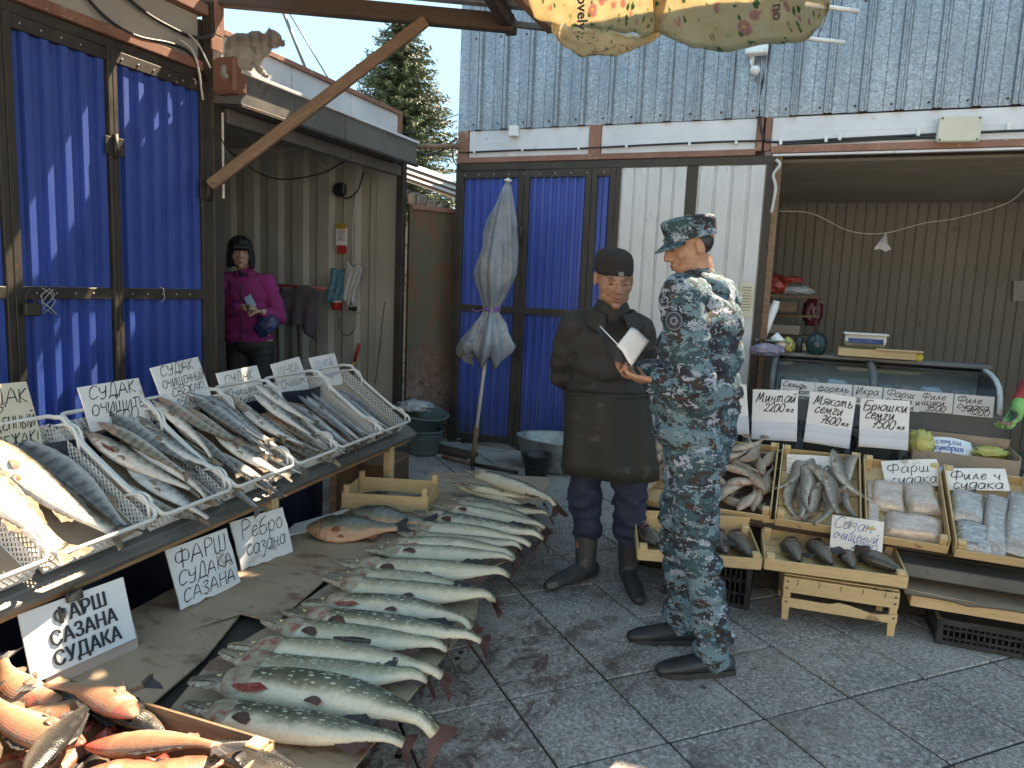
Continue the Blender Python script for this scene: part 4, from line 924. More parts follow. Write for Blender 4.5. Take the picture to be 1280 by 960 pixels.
variants('bigzg','zander',(M_ZANG,M_FING,M_FINT),.45,1,hg=1.5)
variants('zan','zander',(M_ZANG,M_FING,M_FINT),.36,3,nr=20,ns=12,hg=1.5)
variants('zanp','slim',(M_ZAN,M_FINT,M_FINT),.38,3,nr=20,ns=12,fins=('tail','dorsal','pect'),hg=1.7)
variants('slimg','slim',(M_PIKES,M_FING,M_FING),.41,3,nr=20,ns=12,fins=('tail','dorsal','anal','pect'),hg=1.5)
def flipM(f): return Matrix.Rotation(math.pi,4,'X') if f else Matrix()
def fish_in_tray(F,k,x,y,ang,lay,label,group=None,sc=1.0,flip=False,tilt=0.0,roll=0.0):
    if k>=2: sc*=.92; y-=.035
    """head up-slope; x 0..1 across the tray, y centre up the slope (m), ang degrees of skew; lay height above floor"""
    W=TB[k+1]-TB[k]; o=trays[k].matrix_world
    A=R(-90+ang); M=tframe(TB[k]+x*W,y,.012+lay)@Matrix.Rotation(A,4,'Z')@Matrix.Rotation(R(tilt),4,'Y')@Matrix.Rotation(R(roll),4,'X')
    if flip: M=M@Matrix.Translation((0,0,2*F['_r']*.92*sc))@Matrix.Rotation(math.pi,4,'X')
    return put_fish(F,label,M=M,group=group,scale=sc)
g='zander in the white trays'
fish_in_tray(FV['bigz'][0],1,.04,.29,5,.05,'huge gold-bellied zander nearest the camera, leaning on the left rim of the second tray',g,1.12,tilt=-2)
fish_in_tray(FV['bigz'][1],1,.40,.29,8,.03,'big olive zander in the middle of the second tray, its head below the sunlit card',g,1.12)
fish_in_tray(FV['bigzg'][0],1,.76,.30,7,.01,'big grey-speckled zander on the right side of the second tray, tan head up',g,1.02,flip=True)
rg=make_fish('zander',(M_ZAN,M_FINT,M_FINT),.44,bend=.25,seed=4,open_gut=True,hgt=1.3)
fish_in_tray(rg,2,.30,.31,22,.04,'large zander with a torn red gill under the card reading 1500',g)
for x,y,a,l,F,lab,fl in ((.16,.16,24,.015,FV['zanp'][0],'small pale zander under the red-gilled one at the left of the third tray',True),(.66,.40,16,.06,FV['zan'][0],'grey zander high at the back of the third tray',True),(.90,.42,14,.03,FV['zanp'][1],'short pale zander at the back right corner of the third tray',False),(.50,.36,18,.07,FV['zanp'][2],'pinkish slim zander crossing the top of the third tray pile',True),(.38,.15,20,.03,FV['zan'][0],'dark-backed zander lying lowest in the third tray, beside the red-gilled one',False),(.60,.24,20,.05,FV['zanp'][0],'pale slim zander on top in the middle of the third tray',False),(.72,.20,24,.012,FV['zan'][1],'silver zander with a pink head in the third tray',True),(.82,.32,22,.05,FV['zan'][2],'silver zander along the right rim of the third tray',False)):
    fish_in_tray(F,2,x,y,a,l,lab,g,flip=fl)
spec4=[(.08,.26,12,.03),(.22,.30,16,.05),(.34,.20,18,.02),(.46,.33,14,.075),(.56,.18,20,.05),(.68,.26,16,.03),(.80,.32,20,.05),(.62,.38,10,.09),(.9,.2,18,.02)]
spec4+=[(.28,.42,10,.08),(.88,.38,16,.06),(.06,.15,20,.02),(.14,.40,8,.07),(.40,.14,24,.03),(.74,.40,14,.08)]
for i,(x,y,a,l) in enumerate(spec4):
    fish_in_tray([FV['zanp'],FV['zan'],FV['slimg']][i%3][i%3],3,x,y,a,l,f'{ORD[i]} slim zander counted from the left rim in the heaped fourth tray',g,flip=bool(i%2),roll=(i*37%17-8),tilt=(i*53%9-4))
spec5=[(.12,.22,14,.02),(.26,.30,18,.05),(.40,.24,16,.05),(.54,.33,10,.08),(.66,.24,22,.05),(.84,.26,22,.03)]
spec5+=[(.20,.40,10,.06),(.72,.38,14,.09),(.50,.16,24,.02)]
for i,(x,y,a,l) in enumerate(spec5):
    fish_in_tray([FV['zanp'],FV['zan']][i%2][(i+1)%3],4,x,y,a,l,f'{ORD[i]} cleaned zander from the left, pinkish head up, in the fifth tray',g,flip=bool((i+1)%2),roll=(i*41%15-7))
g2='slim cleaned pike in the white trays'
for i,(x,y,a,l) in enumerate([(.08,.24,6,.01),(.20,.27,9,.03),(.32,.25,9,.02),(.44,.27,10,.04),(.56,.26,10,.02),(.68,.27,11,.03),(.80,.25,12,.01)]):
    fish_in_tray(FV['slimg'][i%3],5,x,y,a,l,f'{ORD[i]} slim blue-grey pike from the left in the sixth tray',g2,flip=bool(i%2),sc=1.02)
for i,(x,y,a,l) in enumerate([(.08,.26,4,.02),(.20,.25,6,.03),(.32,.27,6,.02),(.44,.26,7,.03),(.56,.26,7,.01)]):
    fish_in_tray(FV['slimg'][(i+1)%3],6,x,y,a,l,f'{ORD[i]} slim dark pike from the left in the far-end tray',g2,flip=bool(i%2),sc=.98)
q=MB()
for k in range(7):
    M=tframe(TB[0]+.06+rs.random()*.25,.05+rs.random()*.28,.022)@Matrix.Rotation(rs.random()*6,4,'Z'); q.lathe([(.0001,-.01),(.035,-.004),(.03,.012),(.0001,.018)],8,0,M,sx=1.3,sy=.6)
tag(q.obj('fish_scraps',M_GUT),'pink fish scraps on cardboard in the nearest tray','fish scraps',kind='stuff')
# ---------------- cards
def plane_pt(px,py,P,N): 
    d=ray(px,py); return C0+d*((P-C0).dot(N)/d.dot(N))
def px_card(tl,tr,bl,P,N,label,lines,**k):
    a=plane_pt(*tl,P,N);b_=plane_pt(*tr,P,N);c=plane_pt(*bl,P,N)
    x=(b_-a); W=x.length; x.normalize(); y=(a-c); H=abs((y-x*y.dot(x)).length); z=x.cross(y).normalized(); y=z.cross(x)
    o=c+x*(W/2)+x*((c-a).dot(x)*-0.0); M=Matrix(((x.x,y.x,z.x,o.x),(x.y,y.y,z.y,o.y),(x.z,y.z,z.z,o.z),(0,0,0,1)))
    return card(label,M,W,H,lines,**k)
def tray_card(s,yoff,tl,tr,bl,label,lines,**k):
    P=tframe(s)@Vector((0,yoff,.03)); psi=R(72); yd=EN*math.cos(psi)+Vector((0,0,math.sin(psi))); N=EE.cross(yd)
    return px_card(tl,tr,bl,P,N,label,lines,**k)
tray_card(.15,.45,(-42,484),(48,475),(-32,583),'sunlit card for cleaned zander at the left edge, above the huge zander',[('СУДАК',.10,.72,.20,.85),('▽',.45,.58,.13),('ОЧИЩЕННЫЙ',.04,.38,.17,.92),('СВЕЖАК!',.2,.14,.17,.75)],mat=M_YPAPER,seed=1,pen=.0030)
tray_card(.60,.42,(105,483),(179.5,471),(116,540),'white card reading zander, cleaned, 1500 over the third tray',[('СУДАК',.10,.68,.27,.86),('▽',.48,.58,.12),('ОЧИЩИТЬ',.07,.33,.23,.88),('1500',.28,.07,.27,.6)],seed=2,pen=.0032)
tray_card(1.0,.44,(192,459),(250.5,445),(211,520),'tall white card reading fresh cleaned zander 1500 over the fourth tray',[('СУДАК',.12,.78,.2,.8),('▽',.45,.71,.09),('ОЧИЩЕННЫЙ',.08,.53,.16,.9),('СВЕЖАК!',.2,.32,.16,.75),('1500',.22,.10,.17,.6)],seed=3,pen=.0028)
tray_card(1.40,.46,(278,465),(327.5,455),(286,513),'card for cleaned fresh zander on corrugated board over the fifth tray',[('СУДАК',.1,.66,.25,.85),('▽',.42,.54,.12),('Очищено',.08,.32,.22,.85),('Свежак!',.18,.06,.2,.7)],seed=4,pen=.0027)
tray_card(1.80,.48,(349,452.5),(383,443),(354.5,500),'narrow card for cleaned pike over the sixth tray',[('ЩУКА',.1,.62,.24,.8),('Очищен',.08,.28,.22,.85)],seed=5,pen=.0026)
tray_card(2.15,.49,(393,446),(424,440),(400,490),'smallest card in blue ink for cleaned pike over the far-end tray',[('ЩУКА',.1,.66,.22,.8),('Очищено',.08,.34,.2,.85)],seed=6,pen=.0024,ink=M_INKB)
# ================================================================ LOW TABLE with pikes
HT=.24
Q0=Vector((-.967,1.635,0)); Q1=Vector((-1.404,4.266,0)); QE=(Q1-Q0).normalized(); QN=Vector((-QE.y,QE.x,0))   # QN to the left
def crate_black(name,label,M,W,D_,H,group='black plastic crates',cat='crate',top_open=True,mat=None):
    o=mthing(name,label,cat,M,group); mt=mat or M_PLASTB
    for sx in (0,1):
        for sy in (0,1):
            q=MB(); q.box((0,0,H/2),(.028,.028,H),b=.004); q.obj('corner_post',mt,o,(.014+sx*(W-.028),.014+sy*(D_-.028),0))
    def side(L_,nm,loc,rz):
        q=MB(); q.box((L_/2,0,H-.012),(L_,.014,.024),b=.002); q.box((L_/2,0,.012),(L_,.012,.02),b=.002)
        for z in (H*.34,H*.64): q.box((L_/2,0,z),(L_,.006,.010))
        n=max(3,int(L_/.022))
        for i in range(1,n): q.box((L_*i/n,0,H/2),(.006,.006,H-.03))
        q.obj(nm,mt,o,loc,(0,0,rz))
    side(W-.05,'front_grille',(.025,.01,0),0); side(W-.05,'back_grille',(.025,D_-.01,0),0); side(D_-.05,'side_grille',(.01,.025,0),R(90)); side(D_-.05,'side_grille',(W-.01,.025,0),R(90))
    q=MB(); q.box((W/2,D_/2,.01),(W-.02,D_-.02,.008)); q.obj('base',mt,o)
    return o
for k in range(5):
    p=Q0+QE*(-.42+k*.62)+QN*.035
    crate_black('plastic_crate',['nearest black crate under the pike row, beside the front pike tails','second black crate under the pike row','third black crate under the pike row, below the marker pen','fourth black crate under the pike row','farthest black crate, under the last pikes of the row'][k],basis(p,QN,QE),.40,.60,.225,'black crates under the cardboard')
q=MB(); q.box((.66,1.15,.11),(.42,3.1,.215)); o=q.obj('dark_board_stack',M_DARK); o.matrix_world=basis(Q0-QE*.4+QN*.0,QN,-QE)@Matrix.Translation((.12,-2.4,0)); tag(o,'dark boxes carrying the left half of the cardboard, under the handwritten cards','box')
def sheet_poly(label,px,z,th=.006,mat=None,seed=0):
    P=[gz(x,y,z) for x,y in px]; c=sum(P,Vector())/len(P); q=MB()
    n=len(P); 
    # subdivide fan for gentle waves
    ring=[]
    for i in range(n):
        a=P[i];b_=P[(i+1)%n]; m_=max(1,int((b_-a).length/.12))
        for k in range(m_): ring.append(a.lerp(b_,k/m_))
    rings=[]; K=5
    def wz(p): return .003*mnoise.noise(Vector((p.x*4,p.y*4,seed)))
    for k in range(K):
        f=1-k/K; rings.append([c.lerp(p,f) for p in ring])
    vs=[];m_=len(ring)
    for r_ in rings:
        for p in r_: vs.append((p.x-c.x,p.y-c.y,th+wz(p)))
    vs.append((0,0,th+wz(c))); fs=[]
    for k in range(K-1):
        for i in range(m_): fs.append((k*m_+i,k*m_+(i+1)%m_,(k+1)*m_+(i+1)%m_,(k+1)*m_+i))
    for i in range(m_): fs.append(((K-1)*m_+i,(K-1)*m_+(i+1)%m_,K*m_))
    b0=len(vs)
    for p in ring: vs.append((p.x-c.x,p.y-c.y,0))
    for i in range(m_): fs.append((i,b0+i,b0+(i+1)%m_,(i+1)%m_))
    a1=sum((ring[i].x*ring[(i+1)%m_].y-ring[(i+1)%m_].x*ring[i].y) for i in range(m_))
    if a1<0: fs=[f[::-1] for f in fs]
    q.add(vs,fs); o=q.obj('cardboard_sheet',mat or M_CARD,None,(c.x,c.y,z)); return tag(o,label,'cardboard','cardboard sheets on the low table')
def m_card():
    n=NB('wet_stained_cardboard',.75); co=n.coord('World'); f=n.noise(co,2.2,6,.6); c=n.mix(n.val(f,.35,.65),(.28,.20,.135),(.38,.29,.205)); c=n.mix(n.val(n.oi.outputs['Random'],0,1,0,.3),c,(.42,.33,.25))
    b=n.noise(n.coord('World',(1,2.2,1)),4.5,7,.72,.5); c=n.mix(n.val(b,.535,.63,0,.8),c,(.15,.065,.045)); d=n.noise(co,12,6,.75); c=n.mix(n.val(d,.60,.68,0,.75),c,(.10,.05,.035)); b=n.math('MAXIMUM',b,n.val(f,.3,.7,.35,.62))
    n.col(c); n.rough(n.val(b,.45,.62,.8,.35)); n.bump(n.wave(n.coord('World',rot=(0,0,.3)),42,1,2),.12,.001); n.bump(d,.12,.003); return n.m
M_CARD=m_card()
sheet_poly('cardboard sheet under the near cards, cut by the long black gap',[(110,960),(185,886),(256,825),(300,770),(420,716),(395,668),(300,690),(120,790),(-60,880)],HT-.004,seed=1)
sheet_poly('long cardboard sheet under the near pike heads',[(150,990),(215,885),(262,829),(338,783),(425,722),(560,700),(600,720),(596,770),(497,893),(405,1010)],HT-.012,seed=2)
sheet_poly('cardboard sheet under the two orange carp',[(330,705),(345,680),(430,636),(560,640),(640,640),(660,640),(600,716),(480,716),(418,714)],HT,seed=3)
sheet_poly('far cardboard sheet under the last pikes of the row',[(470,662),(540,590),(690,598),(640,700),(598,716)],HT-.012,seed=4)
sheet_poly('small torn cardboard flap right of the ribs card',[(232,790),(330,752),(418,716),(350,775),(338,778),(300,768)],HT+.004,seed=5)
sheet_poly('pale cardboard strip below the carp crate edge',[(352,672),(368,656),(435,637),(440,643),(385,665)],HT+.004,mat=M_PAPER,seed=6)
# pikes
pk=[((-10,775),(640,880),'s'),((35,680),(770,790),'s'),((90,625),(715,700),'p'),((140,580),(775,650),'p'),((225,515),(780,590),'p'),((300,485),(890,560),'s'),((370,435),(880,480),'s'),((415,385),(940,440),'p'),((450,350),(940,410),'p'),((470,330),(985,360),'p'),((555,280),(1000,300),'p'),((580,262),(1010,275),'p'),((655,230),(1030,265),'p'),((675,200),(1060,245),'p'),((705,165),(1090,235),'s'),((765,140),(1100,200),'p'),((800,125),(1110,185),'p'),((820,118),(1115,165),'s')]
PV={}
rr_=random.Random(11)
for key,mt in (('s',M_PIKE),('p',M_PIKEP)):
    PV[key]=[make_fish('pike',(mt,M_FINR if i%2 else M_FINK,M_FINR),.70,bend=[.12,-.18,.3,-.05,.22][i],droop=(.90,.55+.25*(i%3)),tailang=1.0,seed=i,nr=30,ns=16,wid=[1,1.1,.95,1.05,1][i],hgt=[1.28,1.38,1.25,1.18,1.32][i],open_gut=(i in (1,)),twist=.25*(i%3-1),fins=[('tail','dorsal','anal','pect'),('tail','anal','pelv'),('tail','dorsal','pelv'),('tail','anal'),('tail','dorsal','anal','pect','pelv')][i]) for i in range(5)]
for i,(h,t,key) in enumerate(pk):
    a=gz(h[0]/2.526+240,h[1]/2.526+580,.27);b_=gz(t[0]/2.526+240,t[1]/2.526+580,.27); d=b_-a; L_=d.length*1.0; sc=L_/.70*1.06
    c=a+d*.45; F=PV[key][i%5]; 
    M=basis((c.x,c.y,HT+.004+.004*(i%2)),d,Vector((0,0,1)).cross(d))
    M=M@Matrix.Rotation(R(rr_.uniform(8,20)),4,'X')
    put_fish(F,f'{ORD[i]} pike from the near end of the long row, {"dark with pale spots" if key=="s" else "pale olive"}',M=M,group='pikes laid side by side on the low table',scale=sc)
far=[((820,55),(1060,125),'p','far-heap pike lying lowest, its jaw sticking out to the left'),((850,62),(1105,100),'p','far-heap pike in the middle with red cuts'),((872,20),(1150,112),'s','far-heap pike on top with its tail drooping over the edge')]
bk=crate_black('plastic_crate','black crate under the far heap of pikes, by the bucket',basis(Q0+QE*2.86+QN*.05,QN,QE),.62,.42,.225,'black crates under the cardboard')
for i,(h,t,key,lab) in enumerate(far):
    z=.30+.035*i; a=gz(h[0]/2.526+240,h[1]/2.526+580,z);b_=gz(t[0]/2.526+240,t[1]/2.526+580,z); d=b_-a; c=a+d*.45; d.z=0
    put_fish(PV[key][(i+1)%5],lab,M=basis((c.x,c.y,z-.045),d,Vector((0,0,1)).cross(d)),group='heap of pikes at the far end',scale=d.length/.70*1.05)
fw=Q0+QE*2.0
# carp pair
CA=make_fish('carp',(M_CARP,M_FINK,M_FINO),.42,bend=.1,seed=2,nr=26,ns=18,hgt=1.6); 
for i,(h,t,lab,dz) in enumerate((((385,662),(487,662),'front orange-bellied carp on the cardboard, dark round cut behind its gill',0),((425,648),(500,655),'rear carp lying partly behind the front one',.0))):
    a=gz(*h,.28);b_=gz(*t,.28); d=b_-a; d=d.normalized()*.41; c=a+d*.45
    put_fish(CA,lab,M=basis((c.x,c.y+(.03 if i else 0),HT+.020+dz),d,Vector((0,0,1)).cross(d))@Matrix.Rotation(R(22),4,'X'),group='two carp on the cardboard',scale=1.0)
# marker pen
a=gz(417,797,.345);b_=gz(463,802,.345); q=MB(); q.tube([a,a.lerp(b_,.25),a.lerp(b_,.3),b_],[.004,.006,.0075,.0075],10); q.tube([a.lerp(b_,.45)+Vector((0,0,.009)),a.lerp(b_,.85)+Vector((0,0,.009))],.002,6)
tag(q.obj('marker_pen',M_INK),'black marker pen lying between the fifth and sixth pikes','pen')
# ---------------- wooden fruit crate
def wood_crate(name,label,M,W,D_,H,group='wooden crates',front_slats=1,side_slats=1,floor=True,post=.028,posth=None,mat=None,slath=None,back_slats=None):
    o=mthing(name,label,'crate',M,group); mt=mat or M_WOOD; rr=random.Random(int(W*991+D_*77+H*13)); posth=posth or H+.015; th=.006
    for sx in (0,1):
        for sy in (0,1):
            q=MB(); q.box((0,0,posth/2),(post,post,posth),b=.003); q.obj('corner_post',mt,o,(post/2+sx*(W-post)+(.006 if not sx else -.006),post/2+sy*(D_-post)+(.006 if not sy else -.006),0))
    def slats(n,L_,loc,rz,hh,out):
        sh=hh/n-.004 if n>1 else hh
        for k in range(n):
            q=MB(); q.box((0,0,0),(L_,th,sh),b=.0015,jit=.001); z=sh/2+k*(hh/n)+rr.uniform(-.001,.001); q.obj('slat',mt,o,(loc[0],loc[1],z+.002),(rr.uniform(-.01,.01),rr.uniform(-.006,.006),rz))
    slats(front_slats,W,(W/2,0,0),0,slath or H,-1); slats(back_slats or front_slats,W,(W/2,D_,0),0,slath or H,1)
    slats(side_slats,D_-.01,(0,D_/2,0),R(90),H,0); slats(side_slats,D_-.01,(W,D_/2,0),R(90),H,0)
    if floor:
        n=4
        for k in range(n):
            q=MB(); q.box((0,0,0),(W-.01,D_/n-.008,.005),b=.001); q.obj('floor_slat',mt,o,(W/2,D_/n*(k+.5),.006))
    return o
# crate at the far end of the low table
a=gz(427,635,HT+.008); b_=gz(534,642,HT+.008); x=(b_-a); y=Vector((0,0,1)).cross(x)
wc=wood_crate('wooden_crate','shallow wooden crate with one dark fish at the far left of the low table',basis(a,x,y),x.length,.33,.085,'wooden crates on the left stall',posth=.125)
M_WOODD=m_wood('damp_crate_wood',(.34,.24,.13),(.44,.32,.18),(.22,.13,.07))
for c_ in wc.children:
    pass
DF=make_fish('zander',(M_BLACKF,M_FINK,M_FINK),.36,seed=9,bend=.2,open_gut=True,nr=20,ns=12)
put_fish(DF,'dark gutted fish lying in the far shallow wooden crate',M=wc.matrix_world@Matrix.Translation((.22,.16,.015))@Matrix.Rotation(R(8),4,'Z'))
for c_ in wc.children:
    if c_.name.startswith('floor'): continue
# near box with red fish
zr=.40; a=gz(75,848,zr); b_=gz(342,928,zr); x=b_-a; wx=x.length; y=-(Vector((0,0,1)).cross(x)); 
# box frame: origin at near-left.. use x along back edge, y towards the camera
xb=x.normalized(); yb=Vector((0,0,1)).cross(xb)   # away
Hn=.15; On=Vector((a.x,a.y,zr-Hn))-yb*.36
nb_=wood_crate('wooden_crate','wooden box full of red fish in the lower left corner',basis(On,xb,yb),wx,.36,Hn,'wooden crates on the left stall',posth=Hn+.012,post=.04,front_slats=1)
q=MB(); q.box((wx/2,.18,-.045),(wx-.02,.34,.08),b=.004); q.obj('lower_frame',M_WOODOLD,nb_)
for c_ in list(nb_.children):
    if c_.name.startswith('slat') and c_.location.y>.3: c_.data=c_.data.copy(); c_.data.materials[0]=M_WOODOLD; c_.scale=(1,1.6,1)
RF=[make_fish('carp',(M_RED,M_FINK,M_FINT),.27,bend=b,seed=i,nr=24,ns=16,hgt=.98,wid=1.15,bend2=.2) for i,b in enumerate((.3,-.5,.15))]
BF=make_fish('carp',(M_BLACKF,M_FINK,M_FINK),.27,bend=.2,seed=8,hgt=.8)
RD=make_fish('zander',(M_RED,M_FINK,M_FINT),.30,bend=-.3,seed=5,hgt=1.5)
MN=nb_.matrix_world
red=[ # px head, px tail, F, z, label
 ((178,895),(72,838),RF[0],.425,'red bream at the back of the near box, tail up on the corner post',0),
 ((98,915),(245,922),RF[2],.425,'golden bream across the middle of the near box, head to the left',1),
 ((215,902),(150,885),BF,.395,'dark-headed fish wedged under the back rim of the near box',0),
 ((95,925),(20,895),RD,.42,'pink bream with a round pale eye left of the middle of the near box',0),
 ((60,885),(30,860),RF[1],.405,'short orange fish cut end behind the left group of the near box',0),
 ((290,945),(205,960),RF[2],.425,'rounded golden bream at the right side of the near box',1),
 ((110,950),(230,985),RF[1],.43,'blood-streaked bream along the front of the near box',0),
 ((20,970),(75,905),BF,.44,'dark grey bream tail-up in the left front of the near box',1),
 ((-30,900),(70,880),RD,.41,'red-sided bream at the left edge of the near box',1),
 ((0,960),(-60,900),BF,.42,'black-backed bream in the bottom left corner of the near box',0),
 ((255,925),(330,950),BF,.395,'dark bream tail under the right post of the near box',0)]
for h,t,F,z,lab,fl in red:
    a=gz(*h,z);b_=gz(*t,z); d=(b_-a); d=d.normalized()*.31; c=a+d*.5; nsc=1.15
    M=basis((c.x,c.y,z-.035),d,Vector((0,0,1)).cross(d))@Matrix.Rotation(R(rr_.uniform(-12,12)),4,'X')@Matrix.Rotation(R(rr_.uniform(-6,6)),4,'Y')
    if fl: M=M@Matrix.Translation((0,0,2*F['_r']*.92))@Matrix.Rotation(math.pi,4,'X')
    put_fish(F,lab,M=M,group='red fish in the near box',scale=1.15)
fr=random.Random(21)
for i in range(10):
    F=[RF[0],RF[2],RD,BF,RF[1]][i%5]; M=MN@Matrix.Translation((fr.uniform(.10,wx-.10),fr.uniform(.08,.28),.055+.006*(i%3)))@Matrix.Rotation(fr.uniform(0,6.28),4,'Z')@Matrix.Rotation(R(fr.uniform(-14,14)),4,'X')
    put_fish(F,f'{ORD[i]} half-buried fish from the bottom layer of the near box',M=M,group='bottom layer of the near box',scale=1.05)
q=MB()
for k in range(60):
    M=MN@Matrix.Translation((rs.uniform(.05,wx-.05),rs.uniform(.05,.32),.05+rs.uniform(0,.03)))@Euler((rs.random()*3,rs.random()*3,rs.random()*6)).to_matrix().to_4x4(); q.lathe([(.0001,-.012),(.03,-.006),(.036,.006),(.0001,.014)],8,0,M,sx=1.6,sy=.8)
o=q.obj('fish_offal',[M_GUT],nb_); o.matrix_parent_inverse=nb_.matrix_world.inverted(); tag(o,kind='stuff')
# ---------------- cards of the low table
def low_card(tl,tr,bl,br,label,lines,z=HT+.008,lean=20,**k):
    a=gz(*bl,z); b_=gz(*br,z); x=(b_-a).normalized(); y0=Vector((0,0,1)); back=x.cross(y0)*-1  # away from the reader
    y=(y0*math.cos(R(lean))+back*math.sin(R(lean))); N=x.cross(y)
    A=plane_pt(*tl,a,N); B=plane_pt(*tr,a,N); W=(b_-a).length; H=((A-a).dot(y)+(B-b_).dot(y))/2
    o=(a+b_)/2; M=Matrix(((x.x,y.x,N.x,o.x),(x.y,y.y,N.y,o.y),(x.z,y.z,N.z,o.z),(0,0,0,1)))
    print('card',round(W,3),round(H,3)); return card(label,M,W,H,lines,**k)
low_card((215.5,685),(294,656),(228,762),(302.5,727.5),'foam card reading minced zander and carp, standing on the cardboard',[('ФАРШ',.06,.66,.27,.88),('СУДАКА',.05,.36,.22,.9),('САЗАНА',.06,.08,.22,.86)],seed=11,pen=.0034,mat=M_FOAMB,rough_edge=.004,edge=M_RUSTPAINT if False else None)
low_card((291,651),(358.8,633.4),(303,712.6),(367.5,689),'foam card reading carp ribs, right of the minced fish card',[('Ребро',.1,.58,.36,.82),('сазана',.14,.24,.32,.76)],seed=12,pen=.0034,rough_edge=.004)
pc=low_card((15,776),(142.5,721),(41,855),(170,797.5),'printed white board reading ФАРШ САЗАНА СУДАКА hanging from the table edge',[],z=HT+.035,lean=16,seed=13,cat='sign',group=None,name='printed_sign',bow=.0,mat=M_PAPER)
def text_mesh(body,size,mat,parent,loc,off=.0,ext=.0006,sx=1.0,name='lettering',align='CENTER'):
    cu=bpy.data.curves.new('t','FONT'); cu.body=body; cu.size=size; cu.offset=off; cu.extrude=ext; cu.align_x=align; cu.resolution_u=2
    to=bpy.data.objects.new('t',cu); COL.objects.link(to); bpy.context.view_layer.update(); dg=bpy.context.evaluated_depsgraph_get()
    me=bpy.data.meshes.new_from_object(to.evaluated_get(dg)); bpy.data.objects.remove(to); me.materials.clear(); me.materials.append(mat)
    o=bpy.data.objects.new(name,me); COL.objects.link(o); o.parent=parent; o.location=loc; o.scale=(sx,1,1); tag(o,kind='stuff'); return o
cm=[c_ for c_ in pc.children if c_.name.startswith('card')][0]; W_=max(v.co.x for v in cm.data.vertices)*2; H_=max(v.co.y for v in cm.data.vertices)
M_PRINT=grimy('printed_black',(.015,.015,.017),(.03,.03,.034),30,.5,bumps=0)
for tx,yy,sx in (('ФАРШ',.67,.85),('САЗАНА',.38,.80),('СУДАКА',.09,.80)):
    for k,dx in enumerate((-.0016,0,.0016)): text_mesh(tx,H_*.31,M_PRINT,pc,(.01+dx,H_*yy,.003+.0001*k),off=0,sx=sx)
q=MB(); q.box((0,0,0),(.05,.012,.03),b=.003); q.tube([(0,0,.0),(.0,.01,.04),(.0,.02,.07)],.006,6); q.tube([(.005,0,.0),(.012,-.005,-.04)],.004,6)
tie=q.obj('cloth_tie',M_CABLE,pc,(-.005,H_-.002,.01),(R(-90),0,0))
low_p=gz(128,853,HT+.02); 
P_=[(-.12,-.028),(.13,-.03),(.135,.03),(.16,.10),(.155,.13),(-.1,.14)]
pkc=MB(); pkc.prism([(x*1.0,y) for x,y in [(-.14,-.075),(.10,-.075),(.145,-.05),(.15,-.012),(.14,.06),(-.14,.06)]],-.006,0)
o=pkc.obj('pink_cardboard',grimy('pinkish_cardboard',(.40,.30,.25),(.46,.36,.31),6,.8)); o.matrix_world=pc.matrix_world@Matrix.Translation((.02,.02,-.006)); tag(o,'torn pinkish cardboard behind the lower edge of the printed sign','cardboard')
# ================================================================ RIGHT STALL
def tiltM(o,x=(1,0,0),tilt=0.0):
    """frame with x along the row, y backwards (away) rising by tilt"""
    x=Vector(x).normalized(); a=Vector((0,0,1)).cross(x); y=a*math.cos(tilt)+Vector((0,0,math.sin(tilt))); z=x.cross(y)
    return Matrix(((x.x,y.x,z.x,o[0]),(x.y,y.y,z.y,o[1]),(x.z,y.z,z.z,o[2]),(0,0,0,1)))
TB2=R(27)
backrow=[(-.83,-.46,'wooden crate behind the two men with pinkish fish'),(-.44,-.07,'wooden crate heaped with tan frozen carp, right of the camouflage trousers'),(-.045,.325,'wooden crate of frosted pollock under the card reading Минтай'),(.345,.675,'wooden crate with three wrapped blocks of mince'),(.695,1.06,'wooden crate with wrapped fillets at the right edge')]
RC=[]
for k,(x0,x1,lab) in enumerate(backrow):
    M=tiltM((x0,3.60+(.0,.02,.0,-.03,-.06)[k],.365),tilt=TB2)
    c=wood_crate('wooden_crate',lab,M,x1-x0,.55,.075,'wooden crates in the right stall',post=.032,slath=.045,posth=.078)
    RC.append(c)
    q=MB(); q.box(((x1-x0)/2,.45,.062),(x1-x0-.01,.005,.04)); 
q=MB(); q.box((.2,.3,.002),(2.1,.55,.02)); o=q.obj('support_board',M_WOODDARK); o.matrix_world=tiltM((0,3.57,.34),tilt=TB2); tag(o,'dark sloping board carrying the back row of wooden crates','board')
q=MB(); q.box((0,0,0),(2.05,.42,.30),b=.01); tag(q.obj('black_box_row',M_DARK,None,(.2,3.92,.15)),'dark low box behind the stand, below the tilted crates','box')
def on(c,x,y,z,rz=0,tilt=0,roll=0,flip=None):
    M=c.matrix_world@Matrix.Translation((x,y,z))@Matrix.Rotation(R(rz),4,'Z')@Matrix.Rotation(R(tilt),4,'Y')@Matrix.Rotation(R(roll),4,'X')
    if flip: M=M@Matrix.Translation((0,0,2*flip['_r']*.92))@Matrix.Rotation(math.pi,4,'X')
    return M
TF=[make_fish('carp',(M_TANF,M_FINT,M_FINT),.20,bend=b,seed=i,nr=18,ns=12,hgt=1.0,wid=1.5,fins=('tail','dorsal'),bend2=.4) for i,b in enumerate((.5,-.6,.2))]
r4=random.Random(4)
spots=[(.08,.10,20,.01),(.20,.07,-8,.02),(.30,.13,80,.015),(.10,.20,-25,.035),(.22,.20,15,.045),(.33,.24,95,.03),(.08,.31,60,.03),(.19,.33,-30,.05),(.29,.35,100,.045),(.12,.42,80,.04),(.24,.45,110,.05),(.33,.44,75,.03),(.05,.45,85,.03),(.17,.27,170,.07)]
